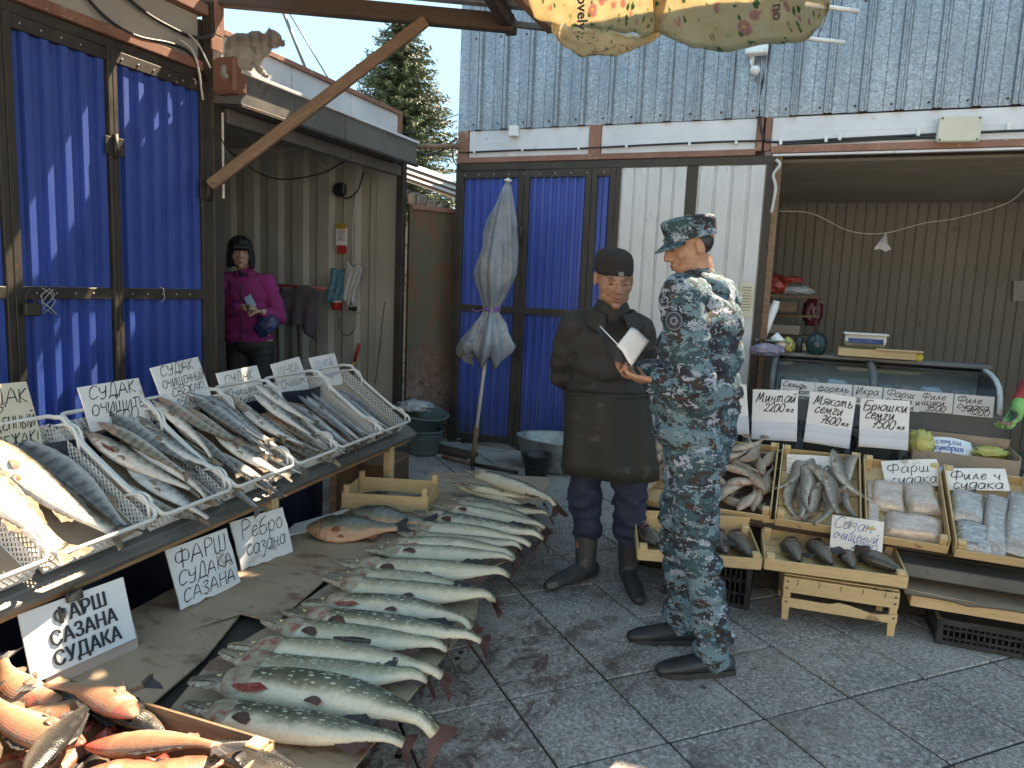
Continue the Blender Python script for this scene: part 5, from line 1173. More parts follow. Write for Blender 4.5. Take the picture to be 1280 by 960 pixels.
spots+=[(.26,.08,60,.03),(.06,.16,10,.02),(.16,.14,50,.04),(.28,.22,130,.06),(.13,.36,20,.07),(.25,.39,70,.075),(.21,.47,30,.06)]
for i,(x,y,a,z) in enumerate(spots):
    F=TF[i%3]; put_fish(F,f'{ORD[i]} tan frozen carp counted from the front in the heap right of the camouflage trousers',M=on(RC[1],x,y,z,a,r4.uniform(-8,8),r4.uniform(-10,10),F if i%2 else None),group='frozen carp heap')
PKF=make_fish('carp',(M_RED,M_FINT,M_FINT),.28,bend=.2,seed=6,hgt=1.0,wid=1.2)
for i,(x,y,a,z) in enumerate(((.15,.16,70,.01),(.25,.25,60,.03),(.14,.38,95,.03),(.28,.42,80,.04))): put_fish(PKF,f'{ORD[i]} pinkish fish from the front in the crate behind the two men',M=on(RC[0],x,y,z,a),group='pinkish fish behind the men')
PO=[make_fish('slim',(M_FROST,M_FINT,M_FINT),.34,bend=b,seed=i,nr=20,ns=12,hgt=1.7,wid=1.2,fins=('tail','dorsal','pect'),bend2=c) for i,(b,c) in enumerate(((.5,.5),(-.35,.4),(.2,-.6)))]
for i,(x,y,a,z,s_) in enumerate(((.05,.22,-100,.01,.9),(.11,.21,-88,.02,.95),(.17,.20,-96,.015,.95),(.235,.19,-78,.02,.9),(.20,.33,-65,.05,.9),(.29,.28,-85,.03,1.05),(.27,.36,-75,.07,1.0),(.31,.40,-95,.06,.9),(.14,.36,-80,.03,.9),(.08,.38,-95,.02,.9),(.24,.24,-82,.06,1.0),(.12,.24,-94,.05,.85))):
    F=PO[i%3]; put_fish(F,f'{ORD[i]} frosted pollock from the left in the Минтай crate',M=on(RC[2],x,y,z,a,r4.uniform(-6,6),r4.uniform(-12,12),F if i%2 else None),group='frosted pollock',scale=s_)
def m_wrap(name,c1,c2,c3):
    n=NB(name,.18,0,.6); co=n.coord('Object',(1,1,1),True); f=n.noise(n.coord('Object',(1,3,1),True),22,6,.7,.6); c=n.mix(n.val(f,.35,.6),c1,c2); c=n.mix(n.val(n.noise(co,60,4,.7),.56,.68,0,.8),c,c3); n.col(c); n.bump(f,.6,.004); n.bump(n.vor(co,40,'DISTANCE_TO_EDGE'),.3,.002); n.b.inputs['Coat Weight'].default_value=.8; n.b.inputs['Coat Roughness'].default_value=.12; return n.m
M_WRAP=m_wrap('wrapped_mince',(.40,.30,.25),(.52,.43,.37),(.62,.58,.54)); M_WRAPG=m_wrap('wrapped_fillet',(.26,.25,.25),(.40,.39,.38),(.58,.58,.58))
def block(W,D_,H,seed,mat,name='pack',stripes=False):
    """soft-edged pack"""
    nx,ny=12,12; b=MB(); rr=random.Random(seed)
    def top(x,y):
        ex=1-abs(2*x-1)**6; ey=1-abs(2*y-1)**6; e=max(0,ex*ey)**.5
        z=H*e*(1+.10*mnoise.noise(Vector((x*3+seed,y*3,0))))+.002*mnoise.noise(Vector((x*12,y*12,seed)))
        if stripes: z+=.004*math.sin(y*26+2*math.sin(x*4))
        return (x*W-W/2+.003*math.sin(y*7+seed),y*D_-D_/2+.003*math.sin(x*6+seed),max(0,z))
    P=[[top(i/nx,j/ny) for j in range(ny+1)] for i in range(nx+1)]; b.grid(P); b.add([(-W/2,-D_/2,0),(W/2,-D_/2,0),(W/2,D_/2,0),(-W/2,D_/2,0)],[(0,3,2,1)])
    return b.mesh(name,mat)
def pack(label,c,x,y,z,W,D_,H,rz,seed,mat,cat='pack',name='mince_pack',tilt=0,group=None,stripes=False):
    o=inst(block(W,D_,H,seed,mat,name,stripes),name); o.matrix_world=on(c,x,y,z,rz,tilt); return tag(o,label,cat,group)
pack('back left wrapped block of mince in the crate under the Фарш card',RC[3],.10,.30,.015,.15,.20,.05,-4,1,M_WRAP,group='wrapped blocks of mince')
pack('back right wrapped block of mince, lying askew under the Фарш card',RC[3],.245,.31,.02,.14,.20,.045,9,2,M_WRAP,group='wrapped blocks of mince')
pack('front wide wrapped block of mince in the Фарш crate',RC[3],.20,.11,.012,.24,.15,.05,-2,3,M_WRAP,group='wrapped blocks of mince')
pack('pinkish wrapped pack at the left wall of the Фарш crate',RC[3],.035,.22,.012,.06,.40,.03,0,4,M_WRAP,group='wrapped blocks of mince')
pack('striped silvery pack of fish pieces at the front left of the Филе crate',RC[4],.085,.11,.012,.14,.20,.04,-6,5,m_wrap('striped_fish',(.10,.11,.12),(.45,.46,.47),(.6,.6,.6)),stripes=True,name='fillet_pack',group='wrapped fillets')
pack('upper left wrapped fillet in the Филе crate',RC[4],.08,.31,.02,.13,.21,.04,-8,6,M_WRAPG,name='fillet_pack',group='wrapped fillets')
pack('tall wrapped fillet in the middle of the Филе crate',RC[4],.18,.22,.025,.09,.40,.035,-10,7,M_WRAPG,name='fillet_pack',group='wrapped fillets')
pack('wrapped fillet at the right of the Филе crate with a dark seam',RC[4],.28,.24,.03,.12,.42,.045,-12,8,M_WRAPG,name='fillet_pack',group='wrapped fillets')
# lower row
a=gz(955,712,.235); b_=gz(1133,736,.235); xs_=(b_-a)
sb=wood_crate('wooden_crate','wide shallow wooden crate with dark carp heads, standing on the slatted crate',tiltM(a,xs_,R(10)),xs_.length,.30,.055,'wooden crates in the right stall',post=.035,posth=.07,back_slats=1)
for c_ in list(sb.children):
    if c_.name.startswith('slat') and abs(c_.location.y-.30)<.01: c_.scale=(1,1,1.9); c_.location.z+=.02
a2=gz(797,700,.235); b2=gz(951,712,.235); a2=b2+(a2-b2).normalized()*.55; xs2=b2-a2
eb=wood_crate('wooden_crate','low wooden crate of dark fish behind the policeman, on a black crate',tiltM(a2,xs2,R(10)),.55,.30,.055,'wooden crates in the right stall',post=.035,posth=.07)
for c_ in list(eb.children):
    if c_.name.startswith('slat') and abs(c_.location.y-.30)<.01: c_.scale=(1,1,1.9); c_.location.z+=.02
def lump(W,L_,H,seed,mat,name):
    b=MB(); P=[];nr,ns=12,14
    for i in range(nr+1):
        u=i/nr; row=[]; r_=(math.sin(math.pi*min(.98,max(.03,u**.85)))**.6)*(1-.35*u)
        for k in range(ns):
            a=2*math.pi*k/ns; n_=1+.16*mnoise.noise(Vector((u*3,math.cos(a)*1.5,math.sin(a)*1.5+seed*3.1)))
            row.append(((u-.5)*L_,math.cos(a)*W/2*r_*n_,max(-.2*H,math.sin(a)*H/2*r_*n_)+H*.4))
        row.append(row[0]); P.append(row)
    b.grid(P); return b.mesh(name,mat)
M_CUT=grimy('dark_cut_flesh',(.10,.035,.03),(.17,.07,.05),40,.3)
def darkfish(label,c,x,y,z,seed,rz,sz=1.0,tilt=0,group='dark carp pieces',cut=True):
    o=mthing('carp_piece',label,'fish',on(c,x,y,z,rz,tilt),group); inst(lump(.115*sz,.19*sz,.085*sz,seed,M_BLACKF,'body'),'body',o)
    q=MB(); P=[[(.016*sz*i+.03,.0+.018*sz*j*(1+.2*i),.05*sz+.006*i-.008*j*j) for j in (-1,-.3,.4,1)] for i in range(4)]; q.grid(P); q.obj('fin',M_FINK,o,(.03,.0,.01),(0,R(10),R(seed*50)))
    q=MB(); q.lathe([(.028*sz,0),(.032*sz,.004),(.018*sz,.010),(.0001,.012)],10); q.obj('cut_face',M_CUT,o,(-.075*sz,.01,.04*sz),(0,R(-80),0)); return o
darkfish('rounded black carp piece at the left of the wide crate',sb,.13,.13,.01,1,-80,1.0)
darkfish('reddish-dark carp piece, second from the left in the wide crate',sb,.25,.14,.01,2,-70,1.05)
darkfish('small grey carp piece in the middle of the wide crate before the card',sb,.365,.13,.01,3,-85,.85)
darkfish('dark carp piece at the right of the wide crate',sb,.49,.13,.01,4,-40,1.1)
q=MB(); P=[[(-.03+.02*i,.004*math.sin(i+j),.0+j*.028) for j in range(4)] for i in range(4)]; q.grid(P); P=[[(-.03+.02*i,.008+.004*math.sin(i+j),.0+j*.028) for j in range(4)] for i in range(4)]; q.grid(P)
o=q.obj('carp_tail',M_FINK); o.matrix_world=on(sb,.42,.14,.02,10); tag(o,'brown carp tail sticking up in the wide crate before the blue-inked card','fish tail')
darkfish('black carp piece at the right of the low crate beside the policeman',eb,.48,.13,.01,5,-75,1.1)
darkfish('darker carp piece next to the policeman\'s knee in the low crate',eb,.39,.14,.01,6,-85,1.0)
darkfish('grey carp piece seen between the two men in the low crate',eb,.07,.13,.01,7,-60,1.0)
darkfish('carp piece behind the policeman\'s thigh in the low crate',eb,.25,.13,.01,8,-60,1.0)
# slatted stand (crate upside down)
a=gz(976,774); b_=gz(1115,797); x=(b_-a); M=tiltM(a+Vector((0,0,0)),x,0); W=x.length+.01
st=mthing('slatted_crate','upturned slatted wooden crate standing on the pavement under the wide crate','crate',M,'wooden crates in the right stall')
for sx in (0,1):
    for sy in (0,1):
        q=MB(); q.add([(-.016,-.014,.06),(.016,-.014,.06),(.016,.014,.06),(-.016,.014,.06),(-.013,-.011,0),(.013,-.011,0),(.013,.011,0),(-.013,.011,0)],[(0,4,5,1),(1,5,6,2),(2,6,7,3),(3,7,4,0),(4,7,6,5)]); q.box((0,0,.13),(.032,.028,.145),b=.002); q.obj('corner_post',M_WOOD,st,(.016+sx*(W-.032),.02+sy*.27,0))
for z0,z1 in ((.065,.108),(.135,.205)):
    for y in (0,.31):
        n=12;q=MB();hh=z1-z0
        up=[z1-( .012*math.sin(i*.8) if (z1<.12 and i>5) else .001*math.sin(i*2)) for i in range(n+1)]
        P0=[(W*i/n,-.003,z0) for i in range(n+1)]+[(W*i/n,-.003,up[i]) for i in range(n+1)]; P1=[(p[0],.003,p[2]) for p in P0]; m_=n+1
        fs=[(i,i+1,m_+i+1,m_+i) for i in range(n)]+[(2*m_+i+1,2*m_+i,3*m_+i,3*m_+i+1) for i in range(n)]+[(m_+i,m_+i+1,3*m_+i+1,3*m_+i) for i in range(n)]+[(i+1,i,2*m_+i,2*m_+i+1) for i in range(n)]+[(0,m_,3*m_,2*m_),(n,2*m_+n,3*m_+n,m_+n)]
        q.add(P0+P1,fs); q.obj('slat',M_WOOD,st,(0,y,0))
    for x_ in (0,W): q=MB(); q.box((0,0,0),(.006,.30,z1-z0),b=.001); q.obj('slat',M_WOOD,st,(x_,.155,(z0+z1)/2))
for k in range(4): q=MB(); q.box((0,0,0),(W,.06,.006),b=.001); q.obj('floor_slat',M_WOOD,st,(W/2,.04+k*.077,.212))
q=MB()
for zz,ss in ((.09,1),(.155,1),(.185,1)):
    for x_ in (.014,W-.014): q.box((x_,-.0055,zz),(.010,.004,.006),b=.001)
for k in range(5): q.tube([(W*(.12+.19*k),-.006,.200),(W*(.125+.19*k),-.006,.188),(W*(.115+.19*k),-.006,.174)],.0012,4)
tag(q.obj('staples',M_FRAME,st),kind='stuff')
crate_black('plastic_crate','black crate under the low crate, right of the policeman\'s leg',tiltM((gz(880,757).x-.20,gz(935,765).y+.01,0),(1,0,0),0),.40,.30,.215,'black crates in the right stall')
# cardboard topped crate at the right edge
z=.175; a=gz(1140,742,z); b_=gz(1280,765,z); x=(b_-a).normalized(); M=tiltM(a-Vector((0,0,.055)),x,0)
ct=wood_crate('wooden_crate','long wooden crate topped with flat cardboard at the right edge',M,.62,.34,.05,'wooden crates in the right stall',posth=.05)
q=MB(); q.box((0,0,.003),(.36,.37,.005),b=.001,rot=Euler((0,R(1.5),R(-3))).to_matrix()); o=q.obj('cardboard_sheet',M_CARDB); o.matrix_world=M@Matrix.Translation((.08,.20,.058)); tag(o,'creased cardboard flap at the left end of the cardboard-topped crate','cardboard')
q=MB(); P=[[(-.03+.68*i/14,-.02+.38*j/5,.003*math.sin(i*.9+j)+(-.006 if i==5 else 0)) for j in range(6)] for i in range(15)]; q.grid(P); P=[[(p[0],p[1],p[2]-.005) for p in r_][::-1] for r_ in P]; q.grid(P); o=q.obj('cardboard_sheet',M_CARDB); o.matrix_world=M@Matrix.Translation((0,0,.058)); tag(o,'flat grey-brown cardboard lying on the crate at the right edge','cardboard')
crate_black('plastic_crate','black crate on the pavement under the cardboard-topped crate at the right edge',tiltM(gz(1168,805)+Vector((0,.0,0)),x,0),.52,.32,.115,'black crates in the right stall')
q=MB(); q.box((0,0,0),(.9,.3,.06),b=.005); tag(q.obj('grey_plank',M_GREYPAINT,None,(.95,3.72,.26)),'grey dented metal plank behind the cardboard-topped crate','plank')
q=MB(); q.box((0,0,0),(.9,.5,.24),b=.005); tag(q.obj('dark_box',M_DARK,None,(1.25,3.95,.12)),'dark box in the gap behind the cardboard-topped crate','box')
# black crates with cards
for k,(x0,x1,lab) in enumerate(((-.58,-.27,'black mesh crate behind the policeman with a folded white paper'),(-.25,.035,'black mesh crate under the pollock paper priced 2200'),(.045,.29,'black mesh crate under the salmon flesh paper priced 7600'),(.305,.555,'black mesh crate under the salmon belly paper priced 7500'))):
    make_tray('mesh_crate',lab,0,x1-x0,L=.38,H=.30,M=tiltM((x0,4.27,.405),tilt=0),mat=M_PLASTB,group='black mesh crates',cat='crate')
q=MB(); q.box((0,0,0),(1.7,.5,.40),b=.01); tag(q.obj('dark_counter',M_DARK,None,(.25,4.5,.20)),'dark low counter under the black mesh crates','counter')
def fcard(px_tl,px_tr,px_bl,Y,label,lines,tilt=14,**k):
    P=Vector((0,Y,.6)); N=Vector((0,-math.cos(R(tilt)),math.sin(R(tilt)))); return px_card(px_tl,px_tr,px_bl,P,N,label,lines,**k)
pg='price papers on the black crates'
def folds(o,W,H,z=.004):
    q=MB(); 
    for f,dz in ((.36,.006),(.20,.010)): 
        P=[[(-W/2+W*i/8,H*(f-.18*j/2),dz+.004*math.sin(j*1.5)+.002*math.sin(i)) for j in range(3)] for i in range(9)]; P=[[ (x,y,zz) for x,y,zz in r_] for r_ in P]; q.grid([r_[::-1] for r_ in P])
    q.obj('folded_flap',M_PAPERB,o)
M_PAPERB=grimy('blue_shaded_paper',(.56,.60,.68),(.62,.65,.70),5,.6,bumps=.1,bscale=20,bd=.002)  # bluish shade of the folded part put into the paper colour
cs=[((906,482),(939.5,480),(903,544),'folded white paper half hidden behind the policeman, ending in ия',[('ия',.55,.72,.18,.3),('е',.62,.5,.12)]),
((940.5,486.5),(997,488),(939,549),'white pollock price paper with two lines, reading Минтай 2200 тг',[('Минтай',.06,.76,.20,.9),('2200',.25,.56,.17,.45),('тг.',.74,.57,.09,.2)]),
((1009,488.5),(1066,496),(1004,552),'white paper for salmon flesh at 7600, reading Мякоть семги',[('Мякоть',.08,.77,.19,.86),('семги',.14,.60,.19,.62),('7600',.3,.41,.16,.42),('тг.',.76,.42,.08,.18)]),
((1072,497.5),(1133.5,501),(1073,558),'white paper for salmon bellies at 7500, reading Брюшки семги',[('Брюшки',.05,.76,.19,.9),('семги',.1,.59,.19,.6),('7500',.24,.40,.17,.46),('тг.',.76,.41,.08,.18)])]
for i,(a,b_,c,lab,ln) in enumerate(cs):
    o=fcard(a,b_,c,4.23,lab,ln,seed=30+i,pen=.0046,mat=M_PAPER,thick=.002,group=pg,slant=.3)
    cm=[q for q in o.children if q.name.startswith('card')][0]; W_=max(v.co.x for v in cm.data.vertices)*2; H_=max(v.co.y for v in cm.data.vertices); folds(o,W_*.98,H_)
wg='handwritten cards in the wooden crates'
def slopecard(k,a,b_,c,label,lines,**kw):
    kw.pop('tilt',None); P=RC[k].matrix_world@Vector((.15,.52,.075)); N=Vector((0,-math.cos(R(38)),math.sin(R(38)))); return px_card(a,b_,c,P,N,label,lines,**kw)
slopecard(2,(983,567),(1048,571),(983,598),'card reading Минтай leaning in the pollock crate',[('Минтай',.06,.30,.48,.88)],seed=41,pen=.0038,group=wg,slant=.3,tilt=25)
slopecard(3,(1104,576),(1174,573),(1108,609),'card reading Фарш судака standing in the mince crate',[('Фарш',.06,.52,.36,.84),('судака',.10,.10,.38,.82)],seed=42,pen=.0032,group=wg,slant=.2,tilt=20)
slopecard(4,(1183,585),(1258,585.5),(1187,612),'card reading Филе судака standing in the fillet crate at the right',[('Филе ч',.04,.48,.40,.95),('судака',.06,.06,.42,.9)],seed=43,pen=.0034,group=wg,slant=.25,tilt=20)
P=sb.matrix_world@Vector((.3,.15,.03))
px_card((1038,643),(1103,652),(1037,684),P,Vector((-.05,-.94,.33)).normalized(),'card in pale ink reading cleaned carp in the wide crate with dark carp',[('Сазан',.04,.62,.36,.75),('очищеный',.04,.30,.30,.86),('2200',.4,.06,.22,.5)],seed=44,pen=.0024,ink=M_INKB,group=wg,slant=.3)
# freezer case
fx0,fx1,fy0,fy1=-.20,1.22,5.30,6.02
fz=thing('display_freezer','long glass-topped display freezer with a row of paper price signs on its front','freezer',(fx0,fy0,0)); FW=fx1-fx0; FD=fy1-fy0
M_FRZ=grimy('grey_freezer_body',(.10,.105,.11),(.15,.155,.16),4,.4); M_FRZI=grimy('white_freezer_liner',(.55,.58,.60),(.62,.65,.66),4,.5)
q=MB(); q.box((FW/2,FD/2,.36),(FW,FD,.62),b=.015); q.obj('body',M_FRZ,fz)
q=MB(); q.box((FW/2,.02,.71),(FW,.04,.12),b=.006); q.box((FW/2,FD-.02,.85),(FW,.04,.36),b=.006); q.obj('front_rail',M_FRZ,fz)
q=MB(); q.box((FW/2,FD/2,.69),(FW-.08,FD-.08,.02)); q.box((FW/2,FD-.05,.83),(FW-.08,.01,.28)); q.obj('liner',M_FRZI,fz)
gm=NB('freezer_glass',.05,0,.5); gm.b.inputs['Transmission Weight'].default_value=1; gm.b.inputs['IOR'].default_value=1.2; gm.col((.75,.82,.82)); M_GLASS=gm.m
prof=[(.02,.77),(.025,.83),(.05,.89),(.10,.94),(.2,.975),(.35,1.0),(.5,1.01),(FD-.05,1.015)]
q=MB(); q.grid([[(.05+(FW-.1)*i/2,y,z) for y,z in prof] for i in range(3)]); q.grid([[(.05+(FW-.1)*i/2,y,z-.005) for y,z in prof][::-1] for i in range(3)]); q.obj('curved_glass',M_GLASS,fz)
for x_ in (.03,FW*.47,FW-.03):
    q=MB(); q.tube([(x_,y,z+.004) for y,z in prof],.013 if x_!=FW*.47 else .02,6,flat=1.3); q.obj('curved_frame',M_FRZ if x_<FW-.1 else M_PLASTW,fz)
for x_ in (.03,FW-.03):
    q=MB(); q.prism([(y,z) for y,z in prof]+[(FD-.05,.75),(.02,.75)],-.004,.004,M=Matrix(((0,0,1,x_),(1,0,0,0),(0,1,0,0),(0,0,0,1)))); q.obj('end_panel',M_FRZ,fz)
q=MB(); q.box((FW/2,FD-.10,1.035),(FW+.02,.20,.03),b=.006); q.obj('top_shelf',M_FRZ,fz)
r5=random.Random(9)
for k in range(8):
    x_=.14+k*.155; o=inst(block(.14,.34,.05,60+k,[M_WRAPG,M_WRAP,M_PAPERB,M_WRAPG][k%4]),'frozen_pack',None,(fx0+x_,fy0+.30,.80),(R(20),0,R(r5.uniform(-8,8)))); tag(o,f'{ORD[k]} wrapped pack from the left inside the glass-topped freezer','pack','packs inside the freezer')
sl=[((975,474),(1017,478),(975,492),'Сельдь соленая sign at the left end of the freezer',[('Сельдь',.05,.55,.36,.9),('соленая',.05,.12,.34,.9)]),
((1018,478),(1064,481),(1018,498),'форель sign, second on the freezer front',[('форель',.05,.5,.4,.9),('соленой',.1,.1,.3,.8)]),
((1065,481),(1101,484),(1065,505),'Икра щуки sign above the Брюшки paper',[('Икра',.08,.55,.38,.8),('щуки',.08,.15,.36,.8)]),
((1101.5,484),(1149,489),(1102,510),'Фарш судака и щуки sign in the middle of the freezer front',[('Фарш',.06,.62,.32,.85),('судака и',.06,.33,.28,.92),('щуки',.3,.06,.26,.6)]),
((1150,489),(1192,492),(1148,514),'pike fillet 3500 sign on the freezer front',[('Филе',.06,.64,.3,.8),('щуки',.06,.35,.3,.85),('3500',.2,.06,.28,.6)]),
((1191,492),(1241,496),(1191,518),'zander fillet 1200 sign at the right end of the freezer front',[('Филе',.06,.62,.3,.75),('судака',.08,.32,.3,.85),('1200',.4,.06,.26,.5)])]
for i,(a,b_,c,lab,ln) in enumerate(sl): fcard(a,b_,c,5.27-.001*i,lab,ln,seed=50+i,pen=.004,mat=M_PAPER,thick=.0015,group='price signs on the freezer',tilt=3,slant=.25)
# things on the freezer
sc=thing('electronic_scale','white electronic scale with a blue display on the freezer top','scale',(.30,5.80,1.12))
q=MB(); q.box((.12,0,.055),(.27,.12,.07),b=.012,rot=Euler((R(-18),0,R(-2))).to_matrix()); q.obj('housing',M_PLASTW,sc)
q=MB(); q.box((.12,-.062,.052),(.23,.006,.035),b=.001,rot=Euler((R(-18),0,R(-2))).to_matrix()); q.obj('display',grimy('blue_display',(.03,.05,.15),(.06,.09,.22),20,.2,bumps=0),sc)
q=MB(); q.box((.12,.0,.101),(.29,.16,.012),b=.004); q.obj('pan',M_PLASTW,sc)
q=MB(); q.box((0,0,0),(.50,.22,.055),b=.003); q.box((.14,-.1,.034),(.3,.05,.012),b=.002); tag(q.obj('long_box',M_WOOD,None,(.50,5.84,1.085),(0,0,R(-1))),'long pale wooden box under the electronic scale','box')
q=MB(); q.lathe([(.0001,0),(.03,0),(.03,.02),(.0001,.02)],10); tag(q.obj('yellow_cap',grimy('yellow_plastic',(.55,.45,.05),(.6,.5,.08),5,.4,bumps=0),None,(.765,5.76,1.08),(R(90),0,0)),'yellow cap at the end of the long wooden box','cap')
jg=thing('dark_jug','dark green round jug with fine ribs on the freezer top','jug',(.10,5.82,1.05)); q=MB()
q.lathe([(.0001,0),(.05,0),(.07,.04),(.075,.08),(.06,.125),(.03,.15),(.02,.16),(.0001,.165)],20); q.obj('body',grimy('dark_green_plastic',(.01,.035,.04),(.02,.06,.07),10,.3),jg)
for k in range(10): a=k*math.pi*2/10; q=MB(); q.tube([(.074*math.cos(a)*r_,.074*math.sin(a)*r_,z) for r_,z in ((.8,.02),(1.0,.06),(1.02,.09),(.8,.13),(.35,.155))],.003,4); q.obj('rib',M_CABLE,jg)
q=MB(); q.tube([(0,0,.15),(.0,0,.2),(.02,0,.22)],.005,6); q.obj('spout',M_CABLE,jg)
def crumple(label,loc,size,mat,seed,cat='bag',name='plastic_bag',rz=0,group=None,amp=.35,fl=True):
    b=MB(); P=[];n=18
    for i in range(n+1):
        th=math.pi*i/n; row=[]
        for k in range(2*n):
            ph=math.pi*k/n; d=Vector((math.sin(th)*math.cos(ph),math.sin(th)*math.sin(ph),math.cos(th)))
            nn=1-abs(mnoise.noise(d*1.6+Vector((seed*7.7,0,0))))*amp*1.2+mnoise.noise(d*4+Vector((seed,3,0)))*amp*.5+ mnoise.noise(d*9+Vector((seed,3,0)))*amp*.2
            p=Vector((d.x*size[0],d.y*size[1],d.z*size[2]))*nn
            if fl: p.z=max(p.z,-size[2]*.75)
            row.append(tuple(p))
        row.append(row[0]); P.append(row)
    b.grid(P); o=b.obj(name,mat,None,loc,(0,0,rz)); 
    if label: tag(o,label,cat,group)
    return o
def m_plastic(name,c1,c2,r=.25):
    n=NB(name,r,0,.6); co=n.coord('Object',rand=True); f=n.noise(co,14,6,.7,.8); n.col(n.mix(n.val(f,.35,.65),c1,c2)); n.bump(f,.7,.006); return n.m
M_BAGY=m_plastic('yellow_bag',(.36,.34,.07),(.52,.49,.16)); M_BAGC=m_plastic('clear_grey_bag',(.28,.31,.34),(.50,.54,.58),.15); M_BAGR=m_plastic('red_bag',(.30,.03,.03),(.42,.07,.05)); M_BAGB=m_plastic('blue_pink_wrap',(.10,.14,.26),(.38,.28,.32)); M_CRIM=m_plastic('dark_crimson_bag',(.07,.012,.018),(.12,.02,.03))
crumple('yellow plastic bag among the clutter on the left of the freezer top',(-.10,5.85,1.10),(.045,.05,.065),M_BAGY,1)
crumple('blue and pink wrapped packet at the left end of the freezer top',(-.24,5.72,1.06),(.13,.08,.055),M_BAGB,2,cat='packet',name='wrapped_packet')
crumple('clear plastic bag with shiny folds on top of the shelf in the garage',(-.10,7.1,1.53),(.17,.08,.05),M_BAGC,3)
crumple('bright red bag on top of the shelf in the garage',(-.27,7.05,1.57),(.10,.08,.10),M_BAGR,4); crumple('flat orange-red package beside the bright red bag',(-.14,7.0,1.62),(.11,.07,.035),M_BAGR,5,cat='package',name='red_package')
crumple('dark crimson bag hanging at the right end of the garage shelf',(.06,7.05,1.33),(.09,.07,.15),M_CRIM,6)
q=MB(); q.tube([(-.31,5.95,1.08),(-.22,6.0,1.40)],.032,12); q.tube([(-.22,6.0,1.40),(-.215,6.0,1.43)],.028,8); lt=q.obj('paper_roll',M_PAPER); tag(lt,'long white roll leaning at the left of the freezer, below the red bag','roll')
q=MB(); q.tube([(-.20,5.80,1.17),(-.12,5.78,1.09)],.035,12); tag(q.obj('paper_roll',M_PAPER),'short fat white paper roll tipped over the yellow bag','roll')
q=MB(); P=[[(-.33+.05*i,5.72+.04*j,1.135+.008*math.sin(i*2+j)) for j in range(4)] for i in range(6)]; q.grid(P); P=[[(x,y,z-.012) for x,y,z in r_][::-1] for r_ in P]; q.grid(P); tag(q.obj('magazine',grimy('coloured_print',(.35,.38,.30),(.20,.28,.20),25,.4,bumps=0,c3=(.5,.25,.3),t3=.55,s3=30)),'creased colourful magazine at the foot of the long white roll','magazine')
q=MB(); q.tube([(-.02,5.85,1.05),(-.02,5.85,1.17)],.025,10); q.tube([(-.02,5.85,1.17),(-.015,5.85,1.205)],.012,8); tag(q.obj('bottle',M_PLASTB),'small dark bottle between the yellow bag and the jug','bottle')
sh=thing('storage_shelf','dark wooden shelf rack of boxes inside the garage at the left','shelf',(-.34,7.0,0))
for z in (1.47,1.30,1.12,.9): q=MB(); q.box((.22,.12,z),(.46,.26,.02),b=.002); q.obj('shelf_board',M_WOODOLD,sh)
for x_ in (0.0,.44): q=MB(); q.box((x_,.12,.74),(.025,.24,1.48),b=.002); q.obj('upright',M_WOODDARK,sh)
for k,(x_,z,w_,h,mt,lab) in enumerate(((-.17,1.375,.20,.09,M_WOODOLD,'narrow brown box on the second shelf of the garage rack'),(-.16,1.175,.26,.08,M_CARDB,'pale cardboard box in the middle of the garage rack'),(.0,1.03,.24,.06,M_WOOD,'printed light box low in the garage rack'),(.02,.965,.22,.05,M_CARDB,'flat box at the bottom of the garage rack'))):
    q=MB(); q.box((0,0,0),(w_,.18,h),b=.004); tag(q.obj('box',mt,None,(x_,6.98,z)),lab,'box')
# box with yellow bag and written paper
M=tiltM((.60,4.32,.58),(1,-.05,0),0)
q=MB(); 
bx=mthing('cardboard_box','open cardboard box with a yellow bag right of the Брюшки paper','box',M)
for c_,d_ in (((.24,.0,.04),(.48,.006,.12)),((.24,.30,.07),(.48,.006,.18)),((0,.15,.05),(.006,.30,.14)),((.48,.15,.05),(.006,.30,.14)),((.24,.15,-.015),(.48,.30,.006))):
    q=MB(); q.box(c_,d_,b=.001); q.obj('panel',M_CARDB,bx)
q=MB(); q.box((.9,4.5,.29),(.6,.42,.56),b=.01); tag(q.obj('dark_counter',M_DARK),'dark crate stack carrying the open cardboard box','counter')
crumple('crumpled yellow plastic bag at the left corner of the open cardboard box',(.64,4.38,.70),(.07,.07,.085),M_BAGY,8); crumple('edge of a yellow bag inside the open cardboard box',(.98,4.45,.68),(.09,.06,.04),M_BAGY,9)
P=Vector((0,4.33,.67)); fcard((1162,545),(1230,550),(1150,563),4.34,'curled white paper with blue handwriting lying on the open cardboard box',[('семги',.3,.50,.36,.5),('скумбрия',.2,.12,.34,.6)],seed=61,pen=.004,mat=M_PAPER,thick=.002,ink=M_INKB,tilt=55,bow=.03)
crumple('blue and white plastic wrap behind the right fillet crate',(.83,4.22,.59),(.20,.10,.035),m_plastic('blue_white_wrap',(.30,.38,.52),(.58,.62,.66)),10,cat='plastic wrap',name='plastic_wrap')
